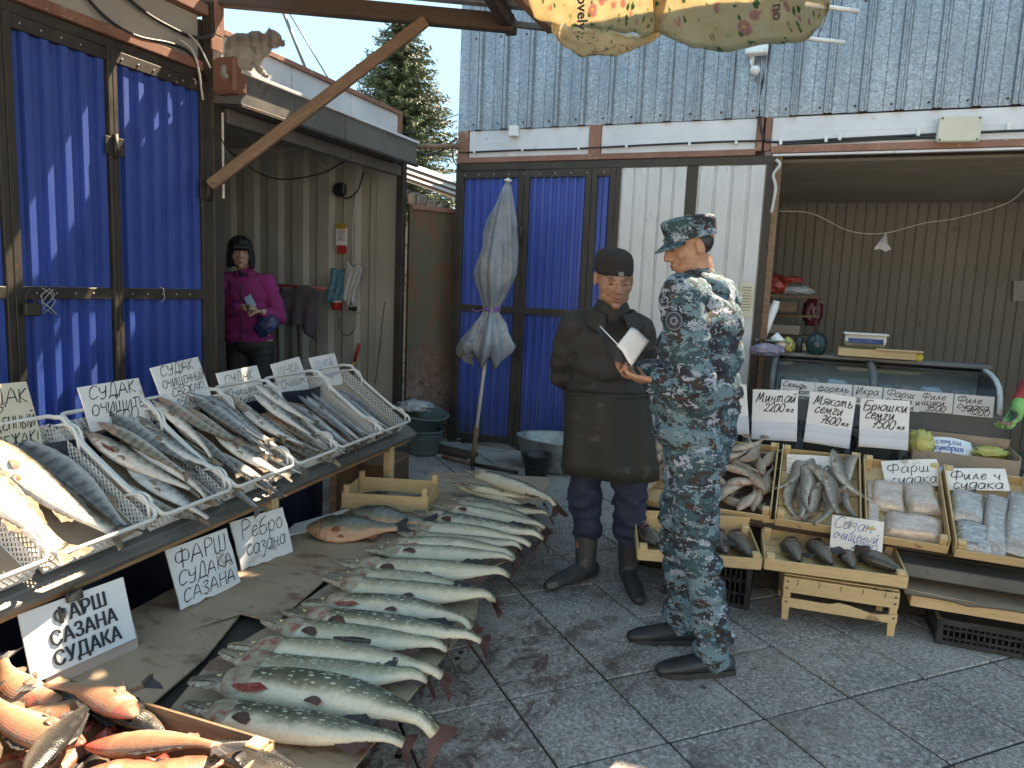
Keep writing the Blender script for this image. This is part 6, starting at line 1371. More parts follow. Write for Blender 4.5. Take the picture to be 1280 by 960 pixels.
# hanging bag & papers in garage
q=MB(); P=[]
for i in range(5): P.append([(.56+.12*(i/4-.5)*(j/5)**.8+.01*math.sin(i*2+j),6.9+.02*math.sin(i*3+j),2.04-.15*j/5+.012*math.sin(i*1.7)*(j>3)) for j in range(6)])
q.grid(P); q.grid([[(x,y+.004,z) for x,y,z in r_][::-1] for r_ in P]); tag(q.obj('hanging_bag',M_BAGC),'pale crumpled bag hanging from a wire under the garage ceiling','bag')
cable('ceiling_wire','sagging wire across the garage that carries the pale bag',[(-.28,6.6,2.18),(-.02,6.7,2.17),(.28,6.8,2.04),(.55,6.9,2.03),(.85,6.95,2.12),(1.1,7.0,2.17),(1.45,7.05,2.30),(1.6,7.1,2.49)],.004,M_CABLEW)
cable('door_hook','twisted cloth strip on the garage door jamb',[(-.30,5.85,2.47),(-.27,5.84,2.43),(-.31,5.84,2.36),(-.285,5.83,2.26),(-.30,5.83,2.08)],.012,M_CABLEW)
for k,(x,z,h) in enumerate(((1.93,1.62,.20),(2.06,1.60,.23))):
    q=MB(); q.grid([[(.09*(i/3-.5),.004*math.sin(i+j),-h/2+h*j/4) for j in range(5)] for i in range(4)]); q.grid([[(.09*(i/3-.5),.002+.004*math.sin(i+j),-h/2+h*j/4) for j in range(5)][::-1] for i in range(4)]); tag(q.obj('wall_paper_note',grimy('aged_paper',(.30,.30,.29),(.36,.36,.34),8,.7),None,(x,8.50,z),(0,R(4 if k else -4),0)),['left pale sheet taped to the garage back wall','right pale sheet taped to the garage back wall, two pieces'][k],'paper')
# ================================================================ folded umbrella, tubs, bucket
UB=gz(590,583)
um=thing('folded_parasol','folded grey-blue market parasol tied with a purple cord, standing before the blue doors','parasol',(UB.x,UB.y,0))
ax=Vector((.105,-.02,1)).normalized()
def up(z,dx=0,dy=0): return Vector((ax.x*z/ax.z*1.0+dx,ax.y*z/ax.z+dy,z))
q=MB(); q.tube([up(.28),up(1.0),up(2.2)],.014,10); q.obj('pole',M_PLASTW,um)
q=MB(); q.tube([up(.02),up(.33)],.021,10); q.obj('lower_pole',M_WOODOLD,um)
for a0,b0 in (((-.32,.10),(.04,.0)),((-.02,.05),(.12,-.24)),((.0,.0),(.42,-.05))):
    q=MB(); a=Vector((a0[0],a0[1],.02));b_=Vector((b0[0],b0[1],.02)); q.tube([a,b_],.014,6); q.obj('foot_bar',M_RUSTPAINT if a0[0]<-.3 else M_FRAME,um)
q=MB(); q.tube([up(2.2),up(2.26)],.010,6); q.tube([up(2.235),up(2.25)],.03,8); q.obj('finial',M_PLASTW,um)
def m_umb():
    n=NB('parasol_fabric',.42,0,.5); co=n.coord('Object'); f=n.noise(co,5,6,.65,.4); c=n.mix(n.val(f,.35,.65),(.15,.18,.215),(.27,.31,.35)); c=n.mix(n.val(n.noise(co,12,5,.7),.60,.70,0,.7),c,(.10,.115,.13)); c=n.mix(n.val(n.noise(n.coord('Object',(1,1,.3)),9,3),.62,.68,0,.5),c,(.46,.47,.47)); n.col(c); n.bump(f,.5,.01); n.bump(n.noise(co,24,4,.6),.3,.004); return n.m
b=MB(); P=[]; N_=72; prof=[(2.225,.018),(2.15,.040),(2.05,.062),(1.95,.080),(1.85,.097),(1.75,.112),(1.65,.125),(1.55,.130),(1.47,.118),(1.38,.090),(1.31,.062),(1.26,.050),(1.22,.066),(1.17,.095),(1.1,.125),(1.03,.150),(.97,.155),(.92,.145),(.88,.12)]
for i,(z,r_) in enumerate(prof):
    row=[]
    for k in range(N_+1):
        a=2*math.pi*k/N_; fold=.55*(abs(math.sin(a*3.0+z*1.6))-.55)+.34*(abs(math.sin(a*5.5+z*3.5+1))-.5)+.16*math.sin(a*2+z*3)+.30*mnoise.noise(Vector((math.cos(a)*2.2,math.sin(a)*2.2,z*7)))
        am=min(1,.25+i*.09)
        if .9<z<1.2: fold*=1.25
        rr_2=r_*(1+fold*am*1.05); off=(-.045*(1.2-z)*2.2 if z<1.2 else .0)
        ex=-.05*math.exp(-((a-3.3)/.35)**2) if 1.8<z<2.0 else 0
        zz=z+(.045*math.sin(a*6+.5)+.03*math.sin(a*2) if z<1.0 else 0)+(.02*math.sin(a*7) if z<.9 else 0)
        c=up(z); row.append((c.x+off+math.cos(a)*(rr_2-ex),c.y+math.sin(a)*rr_2*.9,zz))
    P.append(row)
b.grid(P); o=b.obj('canopy',m_umb(),um); 
sm=o.modifiers.new('s','SOLIDIFY'); sm.thickness=.004
q=MB()
for w_ in range(3): q.tube([ (up(1.27+.012*w_).x+.066*math.cos(a),up(1.27).y+.062*math.sin(a),1.265+.012*w_+.006*math.sin(a*2+w_)) for a in np.linspace(0,2*math.pi,20)],.007,6)
q.tube([(up(1.26).x-.05,up(1.26).y-.05,1.27),(up(1.26).x-.10,up(1.26).y-.06,1.25),(up(1.2).x-.13,up(1.2).y-.06,1.27)],.005,5)
q.obj('purple_cord',grimy('purple_cord',(.16,.08,.28),(.24,.13,.38),20,.6,bumps=0),um)
for k in range(4):
    a=k*1.57+.4; q=MB(); q.tube([up(.95,.03*math.cos(a),.03*math.sin(a)),up(1.28,.028*math.cos(a),.028*math.sin(a)),up(2.15,.012*math.cos(a),.012*math.sin(a))],.004,5); q.obj('rib',M_FRAME,um)
# zinc tub
def m_zinc():
    n=NB('old_zinc',.45,.5); co=n.coord('Object'); f=n.noise(co,10,6,.7); n.col(n.mix(n.val(f,.35,.65),(.20,.22,.22),(.40,.42,.41))); n.rough(n.val(f,.3,.7,.35,.6)); n.bump(n.noise(co,6,3),.3,.006); return n.m
M_ZINC=m_zinc()
tbp=gz(672,592); tub=thing('zinc_tub','wide galvanized oval tub on the ground below the blue doors, behind the old man','tub',(tbp.x+.08,tbp.y+.22,0))
q=MB(); q.lathe([(.0001,.01),(.24,.0),(.25,.02),(.30,.24),(.305,.255),(.30,.262),(.29,.25),(.235,.03),(.0001,.028)],36,sx=1.12,sy=.8); q.obj('basin',M_ZINC,tub)
q=MB(); q.lathe([(.308,.252),(.314,.258),(.308,.266),(.30,.262)],36,sx=1.12,sy=.8); q.obj('rolled_rim',M_ZINC,tub)
q=MB(); q.tube([(.34,-.05,.2),(.375,-.03,.215),(.375,.03,.215),(.34,.05,.2)],.007,6); q.obj('handle',M_ZINC,tub)
bp=gz(664,603); bk_=thing('black_bucket','small black bucket with a wire handle standing before the zinc tub','bucket',(bp.x,bp.y+.10,0))
q=MB(); q.lathe([(.0001,.005),(.080,.0),(.082,.01),(.105,.185),(.112,.19),(.112,.205),(.104,.2),(.076,.02),(.0001,.02)],28); q.obj('pail',M_PLASTB,bk_)
q=MB(); q.tube([(-.112,0,.195)]+[(-.112*math.cos(t),-.10*math.sin(t)-.01,.195-.075*math.sin(t)) for t in np.linspace(.2,math.pi-.2,9)]+[(.112,0,.195)],.003,6); q.obj('handle',M_CABLE,bk_)
# two nested grey green washtubs behind the table
M_ENAM=grimy('grey_green_plastic',(.07,.105,.105),(.11,.15,.145),4,.4,c3=(.18,.21,.2),t3=.66,s3=10)
wp=gz(519,571); wt=thing('washtub','grey-green plastic tub on the ground at the far end of the sloping table','tub',(wp.x,wp.y+.14,0),group='grey-green tubs by the container')
q=MB(); q.lathe([(.0001,.01),(.12,.0),(.125,.02),(.165,.20),(.175,.205),(.175,.22),(.162,.215),(.115,.02),(.0001,.02)],30); q.obj('bowl',M_ENAM,wt)
for z in (.15,.17): q=MB(); q.lathe([(.160+.02*(z-.15)*2,z),(.166+.02*(z-.15)*2,z+.005),(.161+.02*(z-.15)*2,z+.01)],30); q.obj('raised_ring',M_ENAM,wt)
w2=thing('washtub','wider dark tub set tilted on top of the grey-green tub, holding a plastic bag','tub',(wp.x-.06,wp.y+.15,.20),rot=(R(4),R(9),0),group='grey-green tubs by the container')
q=MB(); q.lathe([(.0001,.01),(.14,.0),(.145,.02),(.215,.16),(.228,.163),(.226,.175),(.21,.17),(.135,.02),(.0001,.02)],32,sx=1.1); q.obj('bowl',M_ENAM,w2)
q=MB(); q.tube([(.235,-.04,.15),(.27,-.03,.13),(.275,.03,.12),(.245,.05,.15)],.008,6); q.obj('handle',M_PLASTB,w2)
crumple('clear grey plastic bag heaped in the tilted tub',(wp.x-.10,wp.y+.17,.40),(.19,.13,.06),M_BAGC,21,amp=.5)
crumple('white clod of paper on the ground by the rusty door',(gz(545,547).x,gz(545,547).y+.05,.035),(.06,.05,.04),M_PAPER,22,cat='paper',name='crumpled_paper')
q=MB(); q.box((0,0,.02),(.55,.16,.04),b=.005); tag(q.obj('grey_plank',M_WOODDARK,None,(gz(560,566).x,gz(560,566).y,0),(0,0,R(-14))),'grey weathered plank on the pavement left of the parasol foot','plank')
# ================================================================ things on the container wall
cy=5.68
fe=thing('fire_extinguisher','small red fire extinguisher with white label hung on the container wall','fire extinguisher',gy(421,370,cy))
q=MB(); q.lathe([(.0001,-.13),(.042,-.128),(.048,-.12),(.048,.03),(.040,.055),(.02,.065),(.0001,.066)],16); q.obj('cylinder',grimy('red_enamel',(.45,.02,.02),(.55,.04,.03),8,.3,bumps=0),fe)
q=MB(); q.lathe([(.0495,-.06),(.0495,.03)],16); q.obj('label',M_PAPER,fe)
q=MB(); q.lathe([(.049,.03),(.050,.045),(.040,.06),(.03,.066)],16); q.obj('yellow_band',grimy('ochre_band',(.45,.25,.06),(.5,.3,.08),8,.4,bumps=0),fe)
q=MB(); q.tube([(0,0,.06),(0,0,.085)],.012,8); q.box((.02,0,.095),(.07,.015,.014),b=.003); q.tube([(-.01,0,.08),(-.05,0,.06),(-.055,0,-.05)],.007,6); q.obj('valve',M_CABLE,fe)
cl=thing('wall_calendar','small wall calendar with a gold top and coloured picture on the container wall','calendar',gy(427,300,cy))
q=MB(); q.box((0,0,.03),(.125,.006,.165),b=.001); q.obj('sheet',M_PAPER,cl)
q=MB(); q.box((0,-.005,.125),(.11,.004,.05),b=.001); q.obj('gold_flap',grimy('gold_foil',(.50,.33,.06),(.6,.42,.1),10,.35,.3),cl)
npic=NB('printed_flowers',.5); co=npic.coord('Object'); v_=npic.vor(co,38,out='Color'); npic.col(npic.mix(npic.val(npic.noise(co,20,2),.42,.52),npic.mix(.6,v_,(.6,.35,.45)),(.58,.58,.58)))
q=MB(); q.box((0.005,-.006,.04),(.08,.003,.10)); q.obj('picture',npic.m,cl)
q=MB(); q.box((.005,-.003,-.085),(.10,.005,.075),b=.001); q.obj('red_label',grimy('red_label',(.42,.03,.03),(.5,.05,.04),6,.4,bumps=0),cl)
q=MB(); q.box((0,-.007,-.083),(.022,.003,.055)); q.obj('white_mark',M_PAPER,cl)
text_mesh('2024',.022,M_INK,cl,(0.0,-.0085,-.042),.0); cl.children[-1].rotation_euler=(R(90),0,0)
jb=thing('round_junction','dark round electrical junction on the upper container wall','junction box',gy(425,237,cy+.01))
q=MB(); q.lathe([(.0001,.05),(.05,.045),(.065,.02),(.068,0)],18,M=Matrix.Rotation(R(90),4,'X')); q.box((.035,-.03,0),(.09,.05,.10),b=.01); q.obj('cover',M_PLASTB,jb)
so=thing('socket_box','white double socket box with a plugged black cable on the container wall','socket',gy(443,386,cy))
q=MB(); q.box((0,0,0),(.13,.035,.06),b=.006); q.obj('housing',grimy('cream_socket',(.45,.43,.38),(.5,.48,.43),8,.5,bumps=0),so)
q=MB(); q.lathe([(.024,0),(.022,.02),(.0001,.022)],12,M=Matrix.Translation((.02,-.02,0))@Matrix.Rotation(R(90),4,'X')); q.obj('plug',M_PLASTB,so)
q=MB(); q.lathe([(.020,0),(.018,.004),(.0001,.004)],12,M=Matrix.Translation((-.035,-.017,0))@Matrix.Rotation(R(90),4,'X')); q.obj('socket_hole',M_FRAME,so)
cable('power_lead','black power lead looping from the fire extinguisher to the socket',[gy(424,398,cy-.02),gy(424,410,cy-.03),gy(430,418,cy-.03),gy(438,418,cy-.03),gy(444,408,cy-.03),gy(444,392,cy-.03)],.004,M_CABLE)
def drape(name,label,cat,pts_top,drop,mat,seed,n=14,m=12,amp=.03,taper=0.0):
    a,b_=Vector(pts_top[0]),Vector(pts_top[1]); q=MB(); P=[]
    for i in range(n+1):
        u=i/n; p=a.lerp(b_,u); dr=drop*(1+.25*mnoise.noise(Vector((u*3,seed,0)))+taper*u); row=[]
        for j in range(m+1):
            v_=j/m; row.append((p.x+amp*.5*math.sin(v_*3+seed)+(.5-u)*amp*v_,p.y-.02-amp*v_*abs(math.sin(u*9+seed+v_)),p.z-dr*v_+amp*.4*math.sin(u*8+seed)))
        P.append(row)
    q.grid(P); o=q.obj(name,mat); sm=o.modifiers.new('s','SOLIDIFY'); sm.thickness=.006
    return tag(o,label,cat)
M_CLB=m_plastic('blue_cloth',(.05,.19,.27),(.10,.30,.38),.8); M_CLW=m_plastic('white_cloth',(.38,.39,.40),(.50,.50,.50),.85); M_CLP=m_plastic('dark_plum_cloth',(.050,.038,.045),(.085,.065,.075),.9)
drape('blue_cloth','blue cloth hung beside the fire extinguisher','cloth',(gy(413,338,cy),gy(443,333,cy)),.30,M_CLB,1,amp=.05)
drape('white_cloth','white rag hung right of the blue cloth','cloth',(gy(433,328,cy-.03),gy(452,335,cy-.03)),.34,M_CLW,2,amp=.05)
drape('dark_jacket','dark plum rag over the chair back beside the woman','cloth',(gy(352,358,5.0),gy(403,360,5.1)),.26,M_CLP,3,amp=.05,taper=.7)
hr=thing('coat_rail','wooden chair back with red knobs carrying the dark rag','chair',(0,0,0))
q=MB(); q.tube([gy(340,356,5.05),gy(408,361,5.15)],.012,8); q.obj('rail',M_BAGR,hr)
for px in (345,372): q=MB(); p=gy(px,360,5.1); q.tube([p,Vector((p.x,p.y+.05,.14))],.014,8); q.obj('leg',M_WOODDARK,hr)
q=MB(); a=gy(449,430,cy-.03); b_=gy(443,452,cy-.03); q.tube([a,b_],.016,8); o=q.obj('red_handled_knife',grimy('red_handle',(.45,.02,.03),(.5,.05,.05),20,.4,bumps=0)); tag(o,'red handle with a straw brush hanging at the bottom of the container wall','brush'); q=MB(); q.tube([b_,gy(438,465,cy-.03)],[.016,.03],8); q.obj('bristles',grimy('straw',(.35,.25,.1),(.45,.33,.15),30,.8),o)
# ================================================================ sky objects: tree, mast, wires
pl_=thing('antenna_mast','thin grey mast with a guy wire rising behind the container roof','mast',(0,0,0))
q=MB(); q.tube([gy(340,-20,8),gy(395,98,8)+Vector((0,0,-.2))],.022,8); q.obj('mast',M_GREYPAINT,pl_); q=MB(); q.tube([gy(352,0,8.05),gy(415,106,8.05)],.009,6); q.obj('guy_wire',M_CABLE,pl_)
cable('overhead_wire','black wire sagging from the container awning to the shop corner',[gy(515,187,5.6),gy(535,193,5.7),gy(555,186,5.8),gy(571,172,5.85)],.008,M_CABLE)
cable('overhead_wire','thin wire rising from the awning to the galvanized wall edge',[gy(500,166,5.6),gy(530,163,5.7),gy(555,150,5.8),gy(573,143,5.88)],.004,M_CABLE)
cable('overhead_wire','loop of cable by the corner of the blue doors',[gy(572,178,5.86),gy(566,185,5.86),gy(567,200,5.86),gy(572,208,5.86)],.006,M_CABLE)
q=MB(); a=gy(518,183,5.6);b_=gy(573,183,5.88); q.tube([a,b_],.022,6); tag(q.obj('crossing_pole',M_WOODOLD),'weathered pole crossing from the awning to the shop corner','pole')
def m_leaf(name,c1,c2):
    n=NB(name,.6); g=n.t.nodes.new('ShaderNodeNewGeometry'); f=n.noise(n.coord('World'),.9,4,.6); n.col(n.mix(n.val(n.oi.outputs['Random'],0,1,0,.3),n.mix(n.val(f,.35,.65),c1,c2),c2)); n.b.inputs['Subsurface Weight'].default_value=0; return n.m
tr=thing('spruce_tree','tall dense spruce tree behind the sheds against the blue sky','tree',(0,0,0)); TX,TY=gy(498,200,24).x,24.0
tr.location=(TX,TY,0); H_T=gy(478,20,24).z+.2
q=MB(); q.tube([(0,0,0),(.05,0,H_T*.5),(0,0,H_T*.98)],[.28,.16,.02],10); q.obj('trunk',M_WOODDARK,tr)
q=MB(); rt=random.Random(3); needles=[]
vs=[];fs=[]
nl=64
for li in range(nl):
    z=1.0+(H_T-1.0)*(li/nl)**.95; rad=4.0*(1-(z/H_T))**.66*(.85+.25*rt.random())+.12
    nb=16 if z<H_T*.8 else 11
    for k in range(nb):
        a=rt.random()*2*math.pi; ln=rad*rt.uniform(.75,1.12); dz=-.25*ln*rt.uniform(.5,1.2)
        steps=max(4,int(ln/.13))
        for s_ in range(1,steps+1):
            f=s_/steps; cx=math.cos(a)*ln*f; cy2=math.sin(a)*ln*f; cz=z+dz*f+.25*f*f*ln*.5
            w_=.30*(1.15-f*.75)
            for _ in range(7):
                yaw=a+rt.uniform(-1.3,1.3); pit=rt.uniform(-.9,.2); l2=w_*rt.uniform(.6,1.3); d=Vector((math.cos(yaw)*math.cos(pit),math.sin(yaw)*math.cos(pit),math.sin(pit)))*l2
                p=Vector((cx,cy2,cz))+Vector((rt.uniform(-.08,.08),rt.uniform(-.08,.08),rt.uniform(-.08,.05))); n2=Vector((rt.uniform(-1,1),rt.uniform(-1,1),rt.uniform(-1,1))).cross(d).normalized()*.028
                b0=len(vs); vs+=[p-n2,p+n2,p+d]; fs.append((b0,b0+1,b0+2))
me=bpy.data.meshes.new('foliage'); me.from_pydata([tuple(v) for v in vs],[],fs); me.materials.append(m_leaf('spruce_needles',(.032,.052,.022),(.080,.10,.038)))
o=inst(me,'crown',tr); print('tree tris',len(fs))
# ================================================================ floral cloth canopy
fc=thing('floral_cloth','yellow floral oilcloth slung over white poles at the top of the view','awning',(0,0,0))
def m_floral():
    n=NB('floral_oilcloth',.5,0,.4); uvc=n.coord('UV',(6.5,2.6,1)); ob=n.coord('UV',(3,1.3,1))
    base=n.mix(n.val(n.noise(ob,2.2,5,.6),.35,.65),(.68,.56,.37),(.75,.67,.50))
    wr=n.t.nodes.new('ShaderNodeVectorMath'); wr.operation='ADD'; n.L(uvc,wr.inputs[0]); n.L(n.math('MULTIPLY',n.noise(uvc,2.2,3),.5),wr.inputs[1])
    mask=n.val(n.noise(uvc,.9,3,.6),.44,.50); leaf=n.vor(wr.outputs[0],3.0); lf=n.math('MULTIPLY',n.val(leaf,.30,.24),mask); c=n.mix(lf,base,(.10,.24,.10))
    mask2=n.val(n.noise(n.coord('UV',(6.5,2.6,1),rot=(0,0,1)),1.1,3,.6),.50,.55); fl=n.vor(uvc,1.9); f2=n.math('MULTIPLY',n.val(fl,.36,.26),mask2); c=n.mix(f2,c,(.62,.36,.33)); c=n.mix(n.math('MULTIPLY',n.val(fl,.11,.07),mask2),c,(.75,.60,.2))
    sm_=n.vor(uvc,11); c=n.mix(n.math('MULTIPLY',n.val(sm_,.16,.10),n.val(n.noise(uvc,1.6,2),.53,.57)),c,(.30,.10,.05))
    n.col(c); n.bump(n.noise(n.coord('UV',(8,3,1)),1.6,6,.65,1.0),.6,.02)
    tr_=n.t.nodes.new('ShaderNodeBsdfTranslucent'); mx=n.t.nodes.new('ShaderNodeMixShader'); mx.inputs[0].default_value=.5; out=n.t.nodes['Material Output']
    n.L(c,tr_.inputs[0]); n.L(n.b.outputs[0],mx.inputs[1]); n.L(tr_.outputs[0],mx.inputs[2]); n.L(mx.outputs[0],out.inputs['Surface']); return n.m
M_FLOR=m_floral()
def sling(name,edge_px_near,edge_px_far,znear,zfar,sag,n=26,m=14,seed=0):
    """cloth between a polyline (far, lower in the picture) and a nearer line above the frame"""
    def along(pl,u):
        k=u*(len(pl)-1); i=min(int(k),len(pl)-2); f=k-i; return (pl[i][0]*(1-f)+pl[i+1][0]*f,pl[i][1]*(1-f)+pl[i+1][1]*f)
    P=[]
    for i in range(n+1):
        u=i/n; a=gz(*along(edge_px_far,u),zfar); b_=gz(*along(edge_px_near,u),znear); row=[]
        for j in range(m+1):
            v_=j/m; p=a.lerp(b_,v_); s_=sag*math.sin(math.pi*u)*(1-v_*.6)
            p.z+=-s_*0+.025*mnoise.noise(Vector((u*7,v_*3,seed)))+.012*mnoise.noise(Vector((u*20,v_*8,seed))); row.append(tuple(p))
        P.append(row)
    q=MB(); q.grid(P); o=q.obj(name,M_FLOR,fc); s2=o.modifiers.new('s','SOLIDIFY'); s2.thickness=.003; return o
sling('cloth',[(640,-60),(760,-90),(860,-90)],[(668,22),(690,28),(712,32),(745,36),(775,40),(800,46),(822,44)],3.12,2.96,.1,seed=1)
def ngon_flap(px,z,name,seed,zb=None):
    pass
sling('lower_fold',[(690,26),(712,31),(745,36),(775,40),(800,45),(824,40)],[(690,38),(704,58),(730,71),(765,71),(800,60),(826,42)],2.97,2.86,.1,seed=2,m=8)
sling('cloth',[(812,-90),(900,-110),(1045,-80)],[(818,42),(840,50),(870,60),(905,66),(950,58),(990,52),(1012,50),(1024,34),(1036,12)],3.12,2.94,.1,seed=3)
for a_,b_ in (((1010,48),(1055,53)),((1028,8),(1073,14))):
    q=MB(); A=gz(*a_,2.97); B=gz(*b_,2.97); d=(B-A).normalized(); q.tube([A-d*.10,B],.013,8); q.obj('white_pole',M_PLASTW,fc)
q=MB(); q.tube([gz(1036,12,2.95),gz(1030,28,2.95),gz(1022,46,2.95)],.004,5); q.obj('cord',M_CABLEW,fc)
q=MB(); q.tube([gz(1030,-10,2.98),gz(1036,6,2.97),gz(1036,12,2.95)],.005,5); q.obj('cord',M_CABLEW,fc)
for tx,px,sz in (('lovely',(722,14),.075),('lo',(736,64),.06),('no',(966,16),.075)):
    p=gz(px[0],px[1],2.90); o=text_mesh(tx,sz,M_INK,fc,p,.002)
    d=ray(*px).normalized(); z=-d; 
    xd=(CD).copy(); xd=(xd-z*xd.dot(z)).normalized(); yd=z.cross(xd)
    o.matrix_world=Matrix(((xd.x,yd.x,z.x,p.x-d.x*.03),(xd.y,yd.y,z.y,p.y-d.y*.03),(xd.z,yd.z,z.z,p.z-d.z*.03),(0,0,0,1)))

# ================================================================ unseen market row added behind the camera to bounce sunlight
M_CREAM=grimy('cream_bounce_wall',(.66,.62,.54),(.74,.70,.62),1.0,.8,kind='World',rand=False,c3=(.45,.42,.36),t3=.64,s3=2.5)
op=thing('bounce_row','long cream market row added out of view behind the viewer to bounce sunlight','building',(0,-6.5,0))
q=MB(); q.box((1,-2,1.9),(34,4,3.8)); q.obj('wall',M_CREAM,op)
q=MB(); q.box((1,-1.9,3.88),(34.6,4.8,.12)); q.obj('roof',M_GALV,op)
for k in range(9):
    x=-14+k*3.7; q=MB(); q.box((x,.02,1.15),(1.1,.05,2.2),b=.01); q.obj('door',M_BLUE if k%2 else M_WHITE,op)
    q=MB(); q.box((x+1.8,.02,1.7),(1.3,.05,1.0),b=.01); q.obj('window',M_DARK,op)

q=MB(); q.grid([[(.10*(i/4-.5),-.003*math.sin(i+j),.26*(j/5-.5)) for j in range(6)] for i in range(5)]); nt_=q.obj('door_notice',M_YPAPER,None,(-.43,YF-.035,1.43)); tag(nt_,'pale paper notice taped to the white door beside the policeman','notice')
q=MB()
for k in range(9): q.box((0,-.005,.095-.022*k),(.07-.02*(k%3==2),.001,.004))
tag(q.obj('print_lines',M_INK,nt_),kind='stuff')
# ================================================================ PEOPLE (clay primitives -> voxel surface)
def sph(q,c,r,M3=None,n=14):
    vs=[];fs=[];c=Vector(c)
    for i in range(n+1):
        th=math.pi*i/n
        for k in range(2*n if 0<i<n else 1):
            ph=math.pi*k/n; p=Vector((r[0]*math.sin(th)*math.cos(ph),r[1]*math.sin(th)*math.sin(ph),r[2]*math.cos(th)))
            if M3 is not None: p=M3@p
            vs.append(c+p)
    N=2*n; idx=lambda i,k: 0 if i==0 else (1+(n-1)*N if i==n else 1+(i-1)*N+k%N)
    for i in range(n):
        for k in range(N):
            a,b_,c_,d=idx(i,k),idx(i+1,k),idx(i+1,k+1),idx(i,k+1)
            f=[]
            for t in (a,b_,c_,d):
                if t not in f:f.append(t)
            fs.append(tuple(f))
    q.add(vs,fs)
def cap(q,p0,p1,r0,r1,n=14,fl=1.0):
    p0=Vector(p0);p1=Vector(p1);d=(p1-p0); L_=d.length; t=d.normalized()
    pts=[];rad=[]
    for k in range(4): a=math.pi/2*(1-k/4); pts.append(p0-t*r0*math.sin(a)*.999); rad.append(max(1e-4,r0*math.cos(a)))
    pts.append(p0);rad.append(r0);pts.append(p1);rad.append(r1)
    for k in range(1,5): a=math.pi/2*k/4; pts.append(p1+t*r1*math.sin(a)); rad.append(max(1e-4,r1*math.cos(a)))
    q.tube(pts,rad,n,flat=fl)
def chain(q,pts,rad,n=12):
    for i in range(len(pts)-1): cap(q,pts[i],pts[i+1],rad[i],rad[i+1],n)
def yawM(a,pitch=0,roll=0): return (Matrix.Rotation(a,3,'Z')@Matrix.Rotation(pitch,3,'X')@Matrix.Rotation(roll,3,'Y'))
def clay(q,voxel,smooth=3,fac=.5,disp=None):
    me=bpy.data.meshes.new('c'); me.from_pydata(q.v,[],q.f); o=bpy.data.objects.new('c',me); COL.objects.link(o)
    m=o.modifiers.new('r','REMESH'); m.mode='VOXEL'; m.voxel_size=voxel; m.use_smooth_shade=True
    s=o.modifiers.new('s','SMOOTH'); s.iterations=smooth; s.factor=fac
    bpy.context.view_layer.update(); dg=bpy.context.evaluated_depsgraph_get(); out=bpy.data.meshes.new_from_object(o.evaluated_get(dg)); bpy.data.objects.remove(o)
    if disp:
        n=len(out.vertices); co=np.empty(n*3,dtype=np.float32); out.vertices.foreach_get('co',co); co=co.reshape(-1,3); nr=np.empty(n*3,dtype=np.float32); out.vertices.foreach_get('normal',nr); nr=nr.reshape(-1,3)
        co=disp(co,nr); out.vertices.foreach_set('co',co.astype(np.float32).ravel()); out.update()
    out.polygons.foreach_set('use_smooth',[True]*len(out.polygons)); return out
def ofmesh(me,name,mat,parent):
    me.materials.clear()
    for m in (mat if isinstance(mat,(list,tuple)) else [mat]): me.materials.append(m)
    me.name=name; o=bpy.data.objects.new(name,me); COL.objects.link(o); o.parent=parent; return o
def folds_fn(amp,sc=(7,7,15),seed=0,zones=(),fine=.35):
    def f(co,nr):
        out=co.copy()
        for i in range(len(co)):
            p=co[i]; v=Vector((p[0]*sc[0]+seed,p[1]*sc[1],p[2]*sc[2])); w_=Vector((mnoise.noise(v*.4),mnoise.noise(v*.4+Vector((5,1,2))),0))*1.2
            n1=1-abs(mnoise.noise(v*.75+w_))*2.2; n2=mnoise.noise(v*2.1+w_)
            k=.5
            for (z0,s_,g_) in zones: k+=g_*math.exp(-((p[2]-z0)/s_)**2)
            out[i]=p+nr[i]*amp*k*(max(n1,-.2)*.75+n2*fine-.25)
        return out
    return f
HEADP=[('e',(0,-.012,.035),(.074,.092,.082)),('e',(0,.018,-.02),(.068,.073,.086)),('e',(0,.028,-.068),(.057,.055,.040)),('e',(0,.066,-.096),(.021,.017,.017)),
('e',(.038,.052,-.022),(.028,.024,.026)),('e',(-.038,.052,-.022),(.028,.024,.026)),('e',(0,.076,.024),(.050,.014,.011)),('c',(0,.084,.014),(0,.101,-.020),.0095,.013),('e',(0,.103,-.027),(.016,.0125,.0115)),
('e',(.0145,.093,-.031),(.0105,.010,.008)),('e',(-.0145,.093,-.031),(.0105,.010,.008)),('e',(0,.088,-.055),(.023,.010,.0065)),('e',(0,.087,-.067),(.020,.010,.0075)),
('e',(.078,-.010,-.008),(.008,.019,.032)),('e',(-.078,-.010,-.008),(.008,.019,.032))]
def add_head(q,hc,Mh,s=1.0,jowl=0.0):
    T=Matrix.Translation(Vector(hc))@Mh.to_4x4()
    for p in HEADP:
        if p[0]=='e': sph(q,T@(Vector(p[1])*s),tuple(x*s for x in p[2]),Mh,12)
        else: cap(q,T@(Vector(p[1])*s),T@(Vector(p[2])*s),p[3]*s,p[4]*s)
    if jowl:
        for sx in (-1,1): sph(q,T@(Vector((sx*.040,.040,-.064))*s),(.020*s,.026*s,.024*s),Mh,10)
